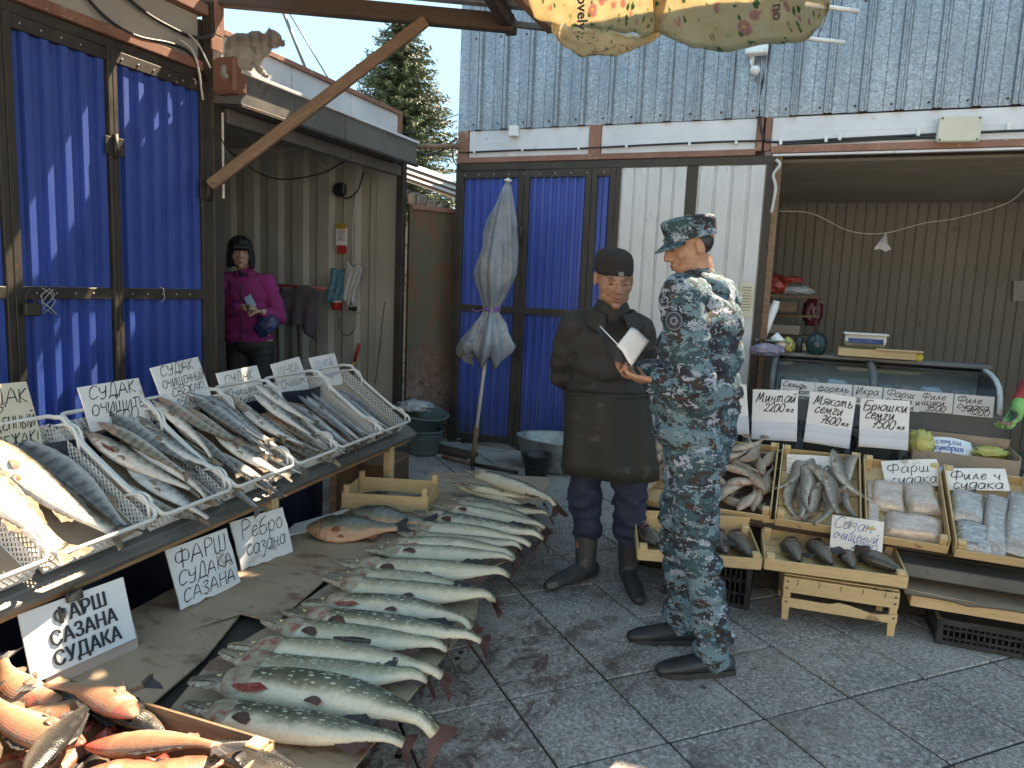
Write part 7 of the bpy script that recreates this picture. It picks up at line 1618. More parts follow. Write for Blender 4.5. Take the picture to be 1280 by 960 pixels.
def head_disp(hc,Mh,s=1.0,old=0.0,extra=None):
    Mi=Mh.inverted(); hc=Vector(hc)
    def f(co,nr):
        m3=np.array(Mi); loc=(co-np.array(hc))@m3.T/s; out=co.copy(); fw=np.array(Mh@Vector((0,1,0)))
        near=np.abs(loc).max(axis=1)<.13
        x,y,z=loc[:,0],loc[:,1],loc[:,2]; front=(y>.03)&near
        d=np.zeros(len(co))
        for sx in (-1,1):
            d-= .0085*np.exp(-(((x-sx*.031)/.018)**2+((z-.004)/.013)**2))
            d+= .0035*np.exp(-(((x-sx*.031)/.013)**2+((z-.002)/.006)**2))
            d-= .0016*np.exp(-(((x-sx*.028)/.006)**2+((z+.045)/.018)**2))*(1+.5*old)   # folds beside the nose
        d-= .0035*np.exp(-((x/.022)**2+((z+.0612)/.0025)**2))
        d-=.0015*np.exp(-((x/.02)**2+((z+.080)/.006)**2))
        if old:
            for k,zz in enumerate((.040,.052,.064)): d-= .0012*old*np.exp(-((x/.035)**2+((z-zz-.002*np.sin(x*90))/.0018)**2))
            for sx in (-1,1): d-=.0022*old*np.exp(-(((x-sx*.031)/.014)**2+((z+.012)/.003)**2))
        out[front]+= (fw[None,:]*d[:,None]*s)[front]
        if extra: out=extra(out,nr)
        return out
    return f
def m_skin(name,c1,c2,c3):
    n=NB(name,.5,0,.4); co=n.coord('Object'); f=n.noise(co,26,5,.6); c=n.mix(n.val(f,.35,.65),c1,c2); c=n.mix(n.val(n.noise(co,90,3,.6),.55,.75,0,.35),c,c3)
    a=n.t.nodes.new('ShaderNodeAttribute'); a.attribute_name='tint'; c=n.mix(a.outputs['Fac'],c,c3); n.col(c); n.bump(n.noise(co,140,3),.12,.001); n.b.inputs['Subsurface Weight'].default_value=.06; n.b.inputs['Subsurface Radius'].default_value=(.02,.008,.004); return n.m
M_SKO=m_skin('weathered_skin',(.33,.175,.115),(.42,.24,.165),(.27,.10,.075)); M_SKP=m_skin('tan_skin',(.36,.19,.125),(.44,.25,.17),(.28,.11,.08)); M_SKW=m_skin('pale_skin',(.42,.26,.20),(.50,.33,.26),(.34,.12,.10))
def tint_lips(me,hc,Mh,s):
    n=len(me.vertices); co=np.empty(n*3,dtype=np.float32); me.vertices.foreach_get('co',co); loc=(co.reshape(-1,3)-np.array(hc))@np.array(Mh.inverted()).T/s
    t=np.exp(-((loc[:,0]/.021)**2+((loc[:,2]+.061)/.009)**2))*(loc[:,1]>.06); t+= .4*np.exp(-((loc[:,0]/.014)**2+((loc[:,2]+.028)/.012)**2))*(loc[:,1]>.08)
    for sx in(-1,1): t+=.35*np.exp(-(((loc[:,0]-sx*.040)/.02)**2+((loc[:,2]+.025)/.018)**2))*(loc[:,1]>.03)
    at=me.attributes.new('tint','FLOAT','POINT'); at.data.foreach_set('value',np.clip(t,0,1).astype(np.float32))
M_HAIR=grimy('black_hair',(.010,.009,.009),(.028,.024,.022),20,.45,bumps=.6,bscale=60,bd=.003,stretch=(3,3,.5)); M_HAIRG=grimy('greying_hair',(.06,.055,.05),(.16,.15,.14),60,.6,bumps=.5,bscale=120,bd=.002)
M_EYEW=grimy('eye_white',(.26,.22,.20),(.32,.28,.25),40,.2,bumps=0); M_EYEB=grimy('dark_iris',(.012,.008,.006),(.02,.014,.01),40,.08,bumps=0)
def face_bits(par,hc,Mh,s,brow_mat,closed=0.35):
    T=Matrix.Translation(Vector(hc))@Mh.to_4x4()
    q=MB(); q.tube([Vector((x,y,-.0612+z))*s for x,y,z in ((-.021,.0830,-.0015),(-.011,.0905,.0),(0,.0928,.0008),(.011,.0905,.0),(.021,.0830,-.0015))],[.0008*s,.0015*s,.0016*s,.0015*s,.0008*s],5); o=q.obj('lip_line',M_LIP,par); o.matrix_local=T
    for sx in (-1,1):
        q=MB(); sph(q,(0,0,0),(.0125*s,.0105*s,.0105*s),None,8); e=q.obj('eye',M_EYEW,par); e.matrix_local=T@Matrix.Translation(Vector((sx*.031,.0700,.0025))*s)
        q=MB(); sph(q,(0,.0072*s,-.0015*s),(.0056*s,.0042*s,.0056*s),None,6); i_=q.obj('iris',M_EYEB,e)
        # lids
        for zz,h,nm in ((.0062-closed*.006,.0058,'upper_lid'),(-.0058,.0035,'lower_lid')):
            q=MB(); sph(q,(0,0,0),(.0155*s,.0125*s,h*s),None,8); o=q.obj(nm,par['skinmat'] if False else SKM[par.name],par); o.matrix_local=T@Matrix.Translation(Vector((sx*.031,.0705,.0025+zz+.0015))*s)
        q=MB(); q.tube([Vector((-.0145,.0128,-.001))*s,Vector((0,.0155,.0002))*s,Vector((.0145,.0128,-.0015))*s],.0010*s,5); o=q.obj('lash_line',M_HAIR,par); o.matrix_local=T@Matrix.Translation(Vector((sx*.031,.0690,.0022-closed*.003))*s)
        q=MB(); q.tube([Vector((-sx*.016,.0,-.001))*s,Vector((0,.004,.003))*s,Vector((sx*.018,-.006,-.002))*s],[.0018*s,.0030*s,.0014*s],6,flat=.8); o=q.obj('eyebrow',brow_mat,par); o.matrix_local=T@Matrix.Translation(Vector((sx*.031,.0835,.026))*s)
SKM={}
M_LIP=grimy('lip_line',(.10,.03,.025),(.16,.06,.05),60,.5,bumps=0)
def hand(q,wrist,fwd,palm_n,side,s=1.0,curl=.5,spread=.12,thumb=.7):
    """wrist point, finger direction, palm normal, side=+1 thumb on the +cross side"""
    w_=Vector(wrist);f=Vector(fwd).normalized(); n=Vector(palm_n); n=(n-f*n.dot(f)).normalized(); t=n.cross(f)*side
    def P(a,b_,c): return w_+f*a*s+t*b_*s+n*c*s
    for k,b_ in enumerate((-.027,-.009,.009,.026)): cap(q,P(.012,b_*.75,0),P(.078,b_,0),.012*s,.0095*s,8)
    for k,(b_,L_) in enumerate(((-.029,.058),(-.010,.074),(.010,.080),(.029,.070))):
        a=0;p=Vector((.080,b_,0)); segs=(.42,.32,.26); r_=[.0088,.0080,.0072,.0062]
        for j,sg in enumerate(segs):
            a+=curl*(.55+.5*j)*(1+.1*k); d=Vector((math.cos(a),spread*(k-1.5)*.25,math.sin(a))); p2=p+d*L_*sg
            cap(q,P(*p),P(*p2),r_[j]*s,r_[j+1]*s,8); p=p2
    p=Vector((.022,.034,.004)); 
    for j,(L_,a) in enumerate(((.036,.55),(.030,.85*thumb),(.024,.6*thumb))):
        d=Vector((math.cos(a)*.8,math.sin(a)*(.75-.35*j),.35+.2*j)).normalized(); p2=p+d*L_; cap(q,P(*p),P(*p2),(.0125,.0105,.009)[j]*s,(.0105,.009,.0075)[j]*s,8); p=p2
def viewM(base):   # x' = picture left, y' = towards the camera, z up
    xl=-Vector((CR.x,CR.y,0)).normalized(); yt=-Vector((CF.x,CF.y,0)).normalized()
    return Matrix(((xl.x,yt.x,0,base[0]),(xl.y,yt.y,0,base[1]),(0,0,1,base[2]),(0,0,0,1)))
# NOTE x'(left) x y'(towards) = +z, right handed
def person(label,base,skin):
    o=thing('person',label,'person'); M=viewM(base); o.location=M.to_translation(); o.rotation_euler=M.to_euler(); SKM[o.name]=skin; bpy.context.view_layer.update(); return o
def hdir(yaw,pitch=0,roll=0):
    """face direction: yaw 0 = towards camera, +90deg = picture left; pitch>0 looks down"""
    return Matrix.Rotation(-yaw,3,'Z')@Matrix.Rotation(-pitch,3,'X')@Matrix.Rotation(roll,3,'Y')
def boot(q,ank,toe,r=.05,h=.12,L_=.27):
    a=Vector(ank);d=Vector(toe)-a; d.z=0; d.normalize(); 
    tb=((-.050,.036,.038),(.0,.042,.046),(.06,.043,.041),(.12,.046,.034),(.17,.043,.029),(.205,.033,.023))
    for k in range(18):
        f_=-.050+.255*k/17; rr=float(np.interp(f_,[t[0] for t in tb],[t[1] for t in tb])); zz=float(np.interp(f_,[t[0] for t in tb],[t[2] for t in tb]))
        p=a+d*f_*L_/.26; sph(q,(p.x,p.y,zz),(rr*.9,rr,zz),None,8)
    cap(q,(a.x,a.y,.06),(a.x,a.y,h),.045,r)
def sole_fn(z0=.0):
    def f(co,nr):
        out=co.copy(); out[:,2]=np.maximum(out[:,2],z0); return out
    return f
def lean(root,k,z0=.15):
    # real stoop: the upper body is carried over towards the picture left, the feet stay put
    def rec(o,M):
        if o.type=='MESH' and o.data:
            n=len(o.data.vertices); co=np.empty(n*3,dtype=np.float32); o.data.vertices.foreach_get('co',co); co=co.reshape(-1,3)
            A=np.array(M.to_3x3()); t=np.array(M.to_translation()); w_=co@A.T+t; w_[:,0]+=k*np.maximum(0,w_[:,2]-z0); Ai=np.array(M.to_3x3().inverted()); o.data.vertices.foreach_set('co',((w_-t)@Ai.T).astype(np.float32).ravel()); o.data.update()
        for c in o.children: rec(c,M@c.matrix_local)
    bpy.context.view_layer.update()
    for c in root.children: rec(c,c.matrix_local)
# ---------------------------------------------------------------- POLICEMAN
b0=gz(868,826); pb=(b0.x,b0.y+.04,0)
pol=person('man in blue digital camouflage uniform and cap, holding an open notebook, seen from behind',pb,M_SKP)
Mh=hdir(R(84),R(15)); hc=Vector((.0,.0,1.628)); 
FAC=Vector((math.cos(R(35)),-math.sin(R(35)),0)); SID=Vector((math.sin(R(35)),math.cos(R(35)),0))
q=MB(); add_head(q,hc,Mh,.98)
chain(q,[hc+Vector((-.03,0,-.06)),Vector((-.045,-.0,1.47)),Vector((-.04,0,1.30)),Vector((0,0,.95))],[.054,.058,.11,.11])
LS=Vector((-.03,0,1.44))+SID*.17; RS=Vector((-.05,0,1.44))-SID*.17; LE=Vector((.035,.20,1.09)); LW=Vector((.165,.14,1.13)); RE=Vector((-.02,-.22,1.10)); RW=Vector((.18,.0,1.14))
chain(q,[Vector((-.04,0,1.42)),LS,LE,LW],[.07,.05,.04,.026]); chain(q,[Vector((-.04,0,1.42)),RS,RE,RW],[.07,.05,.04,.026])
hand(q,LW+Vector((.0,0,.0)),(1,-.35,.10),(.15,-.4,.9),-1,curl=.50,thumb=1.0); hand(q,RW,(1,.25,.1),(-.1,.55,.8),1,curl=.45)
for y_,x_ in ((.10,-.01),(-.11,.03)): chain(q,[Vector((0,y_*.8,.95)),Vector((x_+.03,y_,.50)),Vector((x_-.01,y_,.09))],[.06,.034,.028])
me=clay(q,.0042,4,.5,head_disp(hc,Mh,.98)); tint_lips(me,hc,Mh,.98); ofmesh(me,'body',M_SKP,pol); face_bits(pol,hc,Mh,.98,M_HAIR,.6)
def m_camo():
    n=NB('digital_camouflage',.8,0,.2); sn=n.t.nodes.new('ShaderNodeVectorMath'); sn.operation='SNAP'; n.L(n.tc.outputs['Object'],sn.inputs[0]); sn.inputs[1].default_value=(.0046,.0046,.0046)
    def ns(scale,off,det=4): 
        m_=n.t.nodes.new('ShaderNodeVectorMath'); m_.operation='MULTIPLY_ADD'; n.L(sn.outputs[0],m_.inputs[0]); m_.inputs[1].default_value=(1,1,1.7); m_.inputs[2].default_value=(off,off*2,off*.7); return n.noise(m_.outputs[0],scale,det,.72,.4)
    c=n.mix(n.val(ns(9,3),.49,.50),(.036,.078,.098),(.115,.195,.235)); c=n.mix(n.val(ns(10,11),.54,.545),c,(.028,.030,.040)); c=n.mix(n.val(ns(13,27),.575,.58),c,(.050,.035,.033)); c=n.mix(n.val(ns(11,41),.60,.605),c,(.30,.34,.42)); c=n.mix(n.val(ns(26,57),.60,.605),c,(.27,.32,.36))
    n.col(c); n.bump(n.noise(n.coord('Object'),180,2),.15,.001); return n.m
M_CAMO=m_camo()
# jacket
q=MB(); YM=yawM(R(90-35)*0)  # torso orientation
TM=Matrix(((SID.x,FAC.x,0),(SID.y,FAC.y,0),(0,0,1)))   # local x=side,y=front
for z,c,r in ((.93,(.0,.0),(.190,.152,.10)),(1.02,(-.005,.0),(.190,.155,.12)),(1.12,(-.015,0),(.192,.152,.12)),(1.24,(-.030,0),(.202,.150,.13)),(1.35,(-.045,0),(.208,.140,.11)),(1.42,(-.045,0),(.170,.100,.07))): sph(q,(c[0],c[1],z),r,TM)
cap(q,(-.04,0,1.44),(-.032,0,1.50),.080,.070)
chain(q,[Vector((-.04,0,1.43)),LS,LS.lerp(LE,.5)+SID*.01,LE,LE.lerp(LW,.5)+Vector((0,0,-.01)),LW+Vector((-.012,0,0))],[.085,.083,.074,.066,.060,.046]); chain(q,[Vector((-.04,0,1.43)),RS,RE,RW],[.085,.083,.070,.050])
for p,r in (((-.0,.04,.91),.03),): pass
me=clay(q,.009,3,.5,folds_fn(.024,(8,8,12),1,((1.10,.09,.9),(.96,.06,.6),(1.33,.10,.3))))
ofmesh(me,'jacket',M_CAMO,pol)
q=MB(); pts=[Vector((-.04,0,1.495))+ (FAC*math.cos(a)*.072+SID*math.sin(a)*.070)+Vector((0,0,.012*math.cos(a*1))) for a in np.linspace(.35,2*math.pi-.35,22)]
P=[[p+Vector((0,0,-.02)),p+ (p-Vector((-.04,0,1.5)))*.06+Vector((0,0,.018)),p+(p-Vector((-.04,0,1.5)))*.10+Vector((0,0,.040)),p+(p-Vector((-.04,0,1.5)))*.26+Vector((0,0,.022)),p+(p-Vector((-.04,0,1.5)))*.42-Vector((0,0,.018))] for p in pts]
q.grid(P); o=q.obj('collar',M_CAMO,pol); m_=o.modifiers.new('s','SOLIDIFY'); m_.thickness=.005
# trousers
q=MB(); 
for z,r in ((.94,(.165,.135,.09)),(.86,(.160,.130,.09))): sph(q,(0,0,z),r,TM)
LK=Vector((.030,.10,.50)); RK=Vector((.045,-.11,.50)); LA=Vector((-.030,.12,.10)); RA=Vector((.035,-.12,.10))
chain(q,[Vector((.005,.075,.86)),Vector((.025,.09,.68)),LK,LK.lerp(LA,.45)+Vector((-.01,0,0)),LA+Vector((0,0,-.02))],[.100,.088,.074,.072,.066]); chain(q,[Vector((.01,-.08,.86)),RK,RA],[.095,.074,.064])
me=clay(q,.009,3,.5,folds_fn(.026,(7,7,15),5,((.50,.12,.8),(.14,.08,1.2),(.84,.07,.5)))); ofmesh(me,'trousers',M_CAMO,pol)
q=MB(); M_=Matrix.Translation((-.05,.145,.17)); 
# shoes
M_SHOE=grimy('black_shoe',(.012,.014,.018),(.03,.034,.04),9,.5,c3=(.07,.068,.065),t3=.62,s3=22); M_SOLE=grimy('black_rubber_sole',(.02,.02,.02),(.05,.047,.043),14,.8)
for ank,toe in ((LA,LA+Vector((1,.16,0))),(RA,RA+Vector((1,.05,0)))):
    q=MB(); boot(q,(ank.x-.01,ank.y,0),toe,.045,.11,.27); me=clay(q,.006,5,.5,sole_fn(.012)); sh_=ofmesh(me,'shoe',M_SHOE,pol)
    d=(Vector(toe)-ank); d.z=0; d.normalize(); s_=Vector((-d.y,d.x,0)); c=Vector((ank.x-.01,ank.y,0)); q=MB()
    out=[(-.085,.0),(-.075,.034),(-.02,.040),(.06,.042),(.13,.048),(.19,.040),(.225,.018),(.232,0),(.225,-.018),(.19,-.040),(.13,-.046),(.06,-.040),(-.02,-.038),(-.075,-.034)]
    q.prism([(c.x+d.x*a+s_.x*b_,c.y+d.y*a+s_.y*b_) for a,b_ in out],.0,.022); q.obj('sole',M_SOLE,sh_)
    q=MB()
    for k in range(5): a=.045+.022*k; z=.098-.010*k; q.tube([c+d*a+s_*.024+Vector((0,0,z-.012)),c+d*(a+.006)+Vector((0,0,z+.002)),c+d*a-s_*.024+Vector((0,0,z-.012))],.0028,5)
    tag(q.obj('laces',M_CABLE,sh_),kind='stuff')
q=MB(); 
for k in range(3): q.box((-.075+.02*k,LA.y+.036,.050),(.006,.004,.030),rot=Euler((0,R(25),0)).to_matrix())
tag(q.obj('shoe_stripes',M_FRAME,pol),kind='stuff')
# cap
T=Matrix.Translation(hc)@Mh.to_4x4(); q=MB()
prof=[(.088,.030),(.090,.050),(.093,.075),(.095,.090),(.091,.101),(.075,.107),(.04,.111),(.0001,.112)]
q.lathe(prof,32,0,T@Matrix.Translation((0,-.012,0))@Matrix.Rotation(R(4),4,'X'),sx=.93,sy=1.13); o=q.obj('cap',M_CAMO,pol); m_=o.modifiers.new('s','SOLIDIFY'); m_.thickness=.004; o.modifiers.new('b','SUBSURF').levels=1
q=MB(); q.lathe([(.091,.028),(.093,.034),(.092,.044),(.090,.048)],32,0,T@Matrix.Translation((0,-.012,0)),sx=.93,sy=1.13); q.obj('cap_band',M_CAMO,pol)
q=MB(); P=[]
for i in range(11):
    a=R(-62+124*i/10); row=[]
    for j in range(5):
        f=j/4; rx=.083+.002*f; ry=.092+.062*f*math.cos(a)**.8 if abs(a)<R(88) else .092; row.append(T@Vector((math.sin(a)*(rx+.010*f),-.012+math.cos(a)*ry*1.0+.0,.036-.030*f*math.cos(a)-.010*math.sin(a)**2*f)))
    P.append(row)
q.grid(P); o=q.obj('peak',M_CAMO,pol); m_=o.modifiers.new('s','SOLIDIFY'); m_.thickness=.004
q=MB(); sph(q,(0,-.014,.004),(.0735,.0755,.060),None,14); 
me=clay(q,.006,1); o=ofmesh(me,'hair',M_HAIR,pol); 
for v in me.vertices:
    if v.co.y>.030: v.co.y=.030
    if v.co.z<-.045: v.co.z=-.045+ (v.co.z+.045)*.2
o.matrix_local=T@Matrix.Translation((0,-.006,.012))
# shoulder patch
pc_=LS.lerp(LE,.24)+SID*.078+Vector((.008,0,0)); nrm=(SID+Vector((.1,0,.1))).normalized(); Mp=Matrix.Translation(pc_+nrm*.006)@nrm.to_track_quat('Z','Y').to_matrix().to_4x4()
q=MB(); q.lathe([(.0001,.003),(.034,.002),(.036,.0)],20); o=q.obj('sleeve_patch',grimy('navy_patch',(.02,.03,.05),(.04,.05,.08),40,.8),pol); o.matrix_local=Mp
q=MB(); q.lathe([(.029,.0035),(.032,.0038),(.031,.003)],20); q.lathe([(.010,.004),(.018,.0045),(.014,.0042)],5); q2=q.obj('patch_ring',grimy('grey_thread',(.2,.22,.26),(.28,.3,.33),40,.8),o)
lean(pol,.098)
# notebook
NBK=thing('notebook','open notebook with a white page and dark cover in the uniformed man\'s hand','notebook',(0,0,0)); VM=viewM(pb)
def nbp(px,py,yy): 
    # point on the plane y'=yy in view frame of the policeman
    N=VM.to_3x3()@Vector((0,1,0)); P=VM@Vector((0,yy,0)); return plane_pt(px,py,P,N)
A=[nbp(771,432,.12),nbp(789,409,.05),nbp(812,424,.06),nbp(790,456,.13)]
q=MB(); P=[[A[0].lerp(A[1],j/6).lerp(A[3].lerp(A[2],j/6),i/6)+Vector((0,0,.005*math.sin(i*.9)))+VM.to_3x3()@Vector((0,.008*math.sin(math.pi*i/6),0)) for j in range(7)] for i in range(7)]; q.grid(P); o=q.obj('white_page',M_PAPER,NBK); m_=o.modifiers.new('s','SOLIDIFY'); m_.thickness=.003
B=[nbp(746,411,.02),nbp(750,408,.01),nbp(774,433,.12),nbp(781,456,.13),nbp(768,450,.10)]
q=MB(); q.add([B[0],B[1],B[2],B[3],B[4]],[(0,1,2,3,4)]); o=q.obj('cover',M_SHOE,NBK); m_=o.modifiers.new('s','SOLIDIFY'); m_.thickness=.004
q=MB(); q.tube([B[1],B[2]],.0035,5); q.obj('page_edge',M_PAPER,NBK)
# ---------------------------------------------------------------- OLD MAN
b0=gz(757,728); ob=(b0.x,b0.y+.03,0)
old=person('old man in dark jacket, long black apron and knit cap with hands behind his back',ob,M_SKO)
Mh=hdir(R(-5),R(18)); hc=Vector((-.025,.085,1.392)); FO=Vector((-.15,.99,0))
q=MB(); add_head(q,hc,Mh,1.02,1)
chain(q,[hc+Vector((0,-.03,-.06)),Vector((-.02,.0,1.25)),Vector((0,-.02,1.08)),Vector((0,-.02,.85))],[.058,.066,.11,.11])
LSo=Vector((-.142,.0,1.175)); RSo=Vector((.147,.02,1.175)); 
for S_,E_,H_ in ((LSo,Vector((-.185,-.12,.95)),Vector((-.05,-.20,.86))),(RSo,Vector((.195,-.08,.95)),Vector((.06,-.19,.87)))):
    chain(q,[Vector((0,0,1.17)),S_,E_,H_],[.07,.05,.038,.028]); hand(q,H_,(-H_.x*6,-.1,-.3),(0,-1,0),1 if H_.x>0 else -1,curl=.5)
for x_ in (.125,-.09): chain(q,[Vector((x_*.8,0,.85)),Vector((x_,.02,.45)),Vector((x_,0,.16))],[.06,.038,.030])
me=clay(q,.0042,4,.5,head_disp(hc,Mh,1.02,.7)); tint_lips(me,hc,Mh,1.02); ofmesh(me,'body',M_SKO,old); face_bits(old,hc,Mh,1.02,M_HAIR,1.0); old.scale=(1.055,1.055,1.055)
M_JACK=grimy('black_waxed_jacket',(.020,.019,.019),(.034,.032,.031),4,.75,bumps=.3,bscale=160,bd=.001,c3=(.055,.05,.045),t3=.63,s3=10)
q=MB()
for z,c,r in ((.80,(0,-.01),(.180,.135,.10)),(.90,(0,0),(.175,.14,.11)),(1.0,(0,.0),(.178,.14,.12)),(1.10,(0,.0),(.182,.132,.10)),(1.17,(0,.0),(.165,.100,.070)),(1.225,(-.01,.01),(.105,.085,.050))): sph(q,(c[0],c[1],z),r,None)
cap(q,(-.015,.01,1.19),(-.02,.03,1.25),.088,.078)
for S_,E_,H_ in ((LSo,Vector((-.188,-.11,.95)),Vector((-.09,-.20,.86))),(RSo,Vector((.198,-.07,.95)),Vector((.09,-.19,.87)))): chain(q,[Vector((0,0,1.20)),S_,S_.lerp(E_,.5)+Vector((.008 if S_.x>0 else -.008,.01,0)),E_,H_],[.072,.070,.062,.057,.05])
me=clay(q,.009,3,.5,folds_fn(.020,(8,8,11),11,((.95,.1,.7),(1.12,.1,.5)))); ofmesh(me,'jacket',M_JACK,old)
q=MB(); pts=[(math.sin(a)*.088-.02,.03+math.cos(a)*.080) for a in np.linspace(.35,2*math.pi-.35,26)]
P=[]
for (x,y),a in zip(pts,np.linspace(.35,2*math.pi-.35,26)):
    fr=max(0,math.cos(a)); P.append([(x,y,1.225-.02*fr),(x*1.08,y*1.05,1.268-.018*fr),(x*1.18,y*1.2,1.262-.03*fr),(x*1.45+ .01*math.copysign(1,x),y*1.35+.01,1.205-.055*fr)])
q.grid(P); o=q.obj('collar',M_JACK,old); m_=o.modifiers.new('s','SOLIDIFY'); m_.thickness=.006; m_=o.modifiers.new('b','SUBSURF'); m_.levels=1; m_.render_levels=1
q=MB(); q.lathe([(.050,0),(.060,.02),(.058,.05),(.05,.06)],20,0,Matrix.Translation((-.022,.045,1.215)),sx=1.0); q.obj('undershirt',M_SHOE,old)
# apron
M_APR=grimy('black_apron',(.016,.015,.012),(.029,.027,.022),3,.72,bumps=.25,bscale=8,bd=.01,c3=(.065,.058,.05),t3=.60,s3=9)
q=MB(); P=[]; n=40; zs=[.90,.885,.86,.82,.78,.72,.65,.58,.52]
for i in range(n+1):
    u=-1+2*i/n; a=u*R(112); row=[]
    for j,z in enumerate(zs):
        k=j/(len(zs)-1); rx=.186+.030*k; ry=.152+.030*k; fd=.013*k*math.sin(a*6+j*.25)+.007*math.sin(a*3+z*9)+.008*mnoise.noise(Vector((a*2.2,z*9,3)))
        zz=z-(.03*abs(u)**3 if j==0 else 0)+.008*math.sin(a*2)*k; row.append((math.sin(a)*(rx+fd),math.cos(a)*(ry+fd)+.005,zz))
    P.append(row)
q.grid([r_[::-1] for r_ in P]); o=q.obj('apron',M_APR,old); m_=o.modifiers.new('s','SOLIDIFY'); m_.thickness=.004
q=MB()
for z,c in ((.845,0),): q.tube([(math.sin(a)*.196,math.cos(a)*.162+.005,z+.045+.004*math.sin(a*5)) for a in np.linspace(-2.2,2.2,30)],.005,5)
q.obj('apron_tie',M_APR,old)
M_TROU=grimy('dark_blue_trousers',(.012,.018,.040),(.024,.032,.065),5,.8,bumps=.2,bscale=200,bd=.001,c3=(.04,.04,.05),t3=.63,s3=12)
q=MB(); sph(q,(0,0,.82),(.17,.13,.1),None)
aL=Vector((.105,-.01,.14)); aR=Vector((-.092,.02,.14))
chain(q,[Vector((.09,0,.8)),Vector((.112,.02,.46)),aL+Vector((0,0,.10))],[.095,.076,.064]); chain(q,[Vector((-.09,0,.8)),Vector((-.095,.03,.46)),aR+Vector((0,0,.10))],[.095,.076,.064])
me=clay(q,.009,3,.5,folds_fn(.022,(7,7,15),21,((.45,.1,.8),(.22,.1,1.1)))); ofmesh(me,'trousers',M_TROU,old)
M_BOOT=grimy('dusty_rubber_boot',(.022,.023,.026),(.055,.055,.058),6,.55,c3=(.12,.11,.10),t3=.60,s3=10)
for ank,toe in ((aL,aL+Vector((.72,.62,0))),(aR,aR+Vector((-.05,1,0)))):
    q=MB(); boot(q,(ank.x,ank.y,0),toe,.060,.27,.29); me=clay(q,.006,5,.5,sole_fn(.004)); 
    for v in me.vertices:
        r_=1+.02*mnoise.noise(v.co*22); v.co.x=ank.x+(v.co.x-ank.x)*r_; v.co.y=ank.y+(v.co.y-ank.y)*r_
    ofmesh(me,'boot',M_BOOT,old)
T=Matrix.Translation(hc)@Mh.to_4x4(); q=MB()
q.lathe([(.083,.022),(.0865,.030),(.088,.048),(.0870,.050),(.0875,.064),(.0855,.084),(.076,.105),(.054,.120),(.024,.127),(.0001,.128)],32,0,T@Matrix.Translation((0,-.008,0))@Matrix.Rotation(R(5),4,'X'),sx=.95,sy=1.12)
M_KNIT=grimy('dark_knit',(.018,.015,.015),(.035,.03,.029),20,.95,bumps=.6,bscale=140,bd=.002); o=q.obj('knit_cap',M_KNIT,old); m_=o.modifiers.new('s','SOLIDIFY'); m_.thickness=.004
q=MB(); q.box((-.008,.0905,.047),(.022,.004,.018),b=.002); o=q.obj('cap_badge',grimy('grey_badge',(.2,.2,.2),(.3,.3,.3),30,.5),old); o.matrix_local=T
q=MB(); sph(q,(0,-.022,.012),(.0765,.082,.052),None,12); me=clay(q,.006,1)
for v in me.vertices:
    if v.co.y>.012: v.co.y=.012
o=ofmesh(me,'hair',M_HAIRG,old); o.matrix_local=T
lean(old,.072)
old.scale=(1.085,1.085,1.085)
# ---------------------------------------------------------------- WOMAN
wb=Vector((-3.90,4.22,.14))+Vector((CR.x,CR.y,0)).normalized()*.085; wo=person('woman with a black bob in a magenta fleece, holding papers, standing in the container doorway',wb,M_SKW)
Mh=hdir(R(-22),R(4)); hc=Vector((.045,.06,1.475)); q=MB(); add_head(q,hc,Mh,.93)
chain(q,[hc+Vector((0,-.02,-.05)),Vector((.03,.0,1.31)),Vector((.02,-.01,1.12)),Vector((0,0,.85))],[.047,.050,.09,.10])
S1=Vector((.165,0,1.27)); S2=Vector((-.13,0,1.27)); E1_=Vector((.22,.03,1.03)); E2_=Vector((-.225,.02,1.02)); H1=Vector((-.02,.20,1.09)); H2=Vector((-.165,.19,1.06))
for S_,E_,H_,sd in ((S1,E1_,H1,1),(S2,E2_,H2,-1)):
    chain(q,[Vector((.02,0,1.27)),S_,E_,H_],[.06,.042,.034,.024])
hand(q,H1,(-.8,.3,.15),(-.1,.3,-.9),1,.92,curl=.75); hand(q,H2,(.8,.25,.05),(.0,.3,-.9),-1,.92,curl=.8)
for x_ in (.09,-.09): chain(q,[Vector((x_,0,.85)),Vector((x_,0,.45)),Vector((x_,0,.06))],[.08,.05,.04])
me=clay(q,.0042,2,.4,head_disp(hc,Mh,.93)); tint_lips(me,hc,Mh,.93); ofmesh(me,'body',M_SKW,wo); face_bits(wo,hc,Mh,.93,M_HAIR,.25)
M_FLE=grimy('magenta_fleece',(.21,.018,.11),(.29,.032,.16),6,.95,bumps=.4,bscale=200,bd=.002)
q=MB()
for z,r in ((.86,(.19,.13,.08)),(.95,(.185,.135,.10)),(1.06,(.18,.13,.12)),(1.17,(.18,.125,.11)),(1.25,(.16,.10,.07))): sph(q,(.015,.0,z),r,None)
cap(q,(.02,.0,1.27),(.025,.01,1.33),.075,.062)
for S_,E_,H_ in ((S1,E1_,H1),(S2,E2_,H2)): chain(q,[Vector((.02,0,1.26)),S_,E_,E_.lerp(H_,.85)],[.075,.066,.055,.040])
me=clay(q,.009,3,.5,folds_fn(.016,(7,7,12),31,((1.05,.1,.5),))); ofmesh(me,'fleece_jacket',M_FLE,wo)
q=MB(); q.tube([(.02,.135,z) for z in np.linspace(.84,1.26,8)],.004,5); q.obj('zip',M_CABLE,wo)
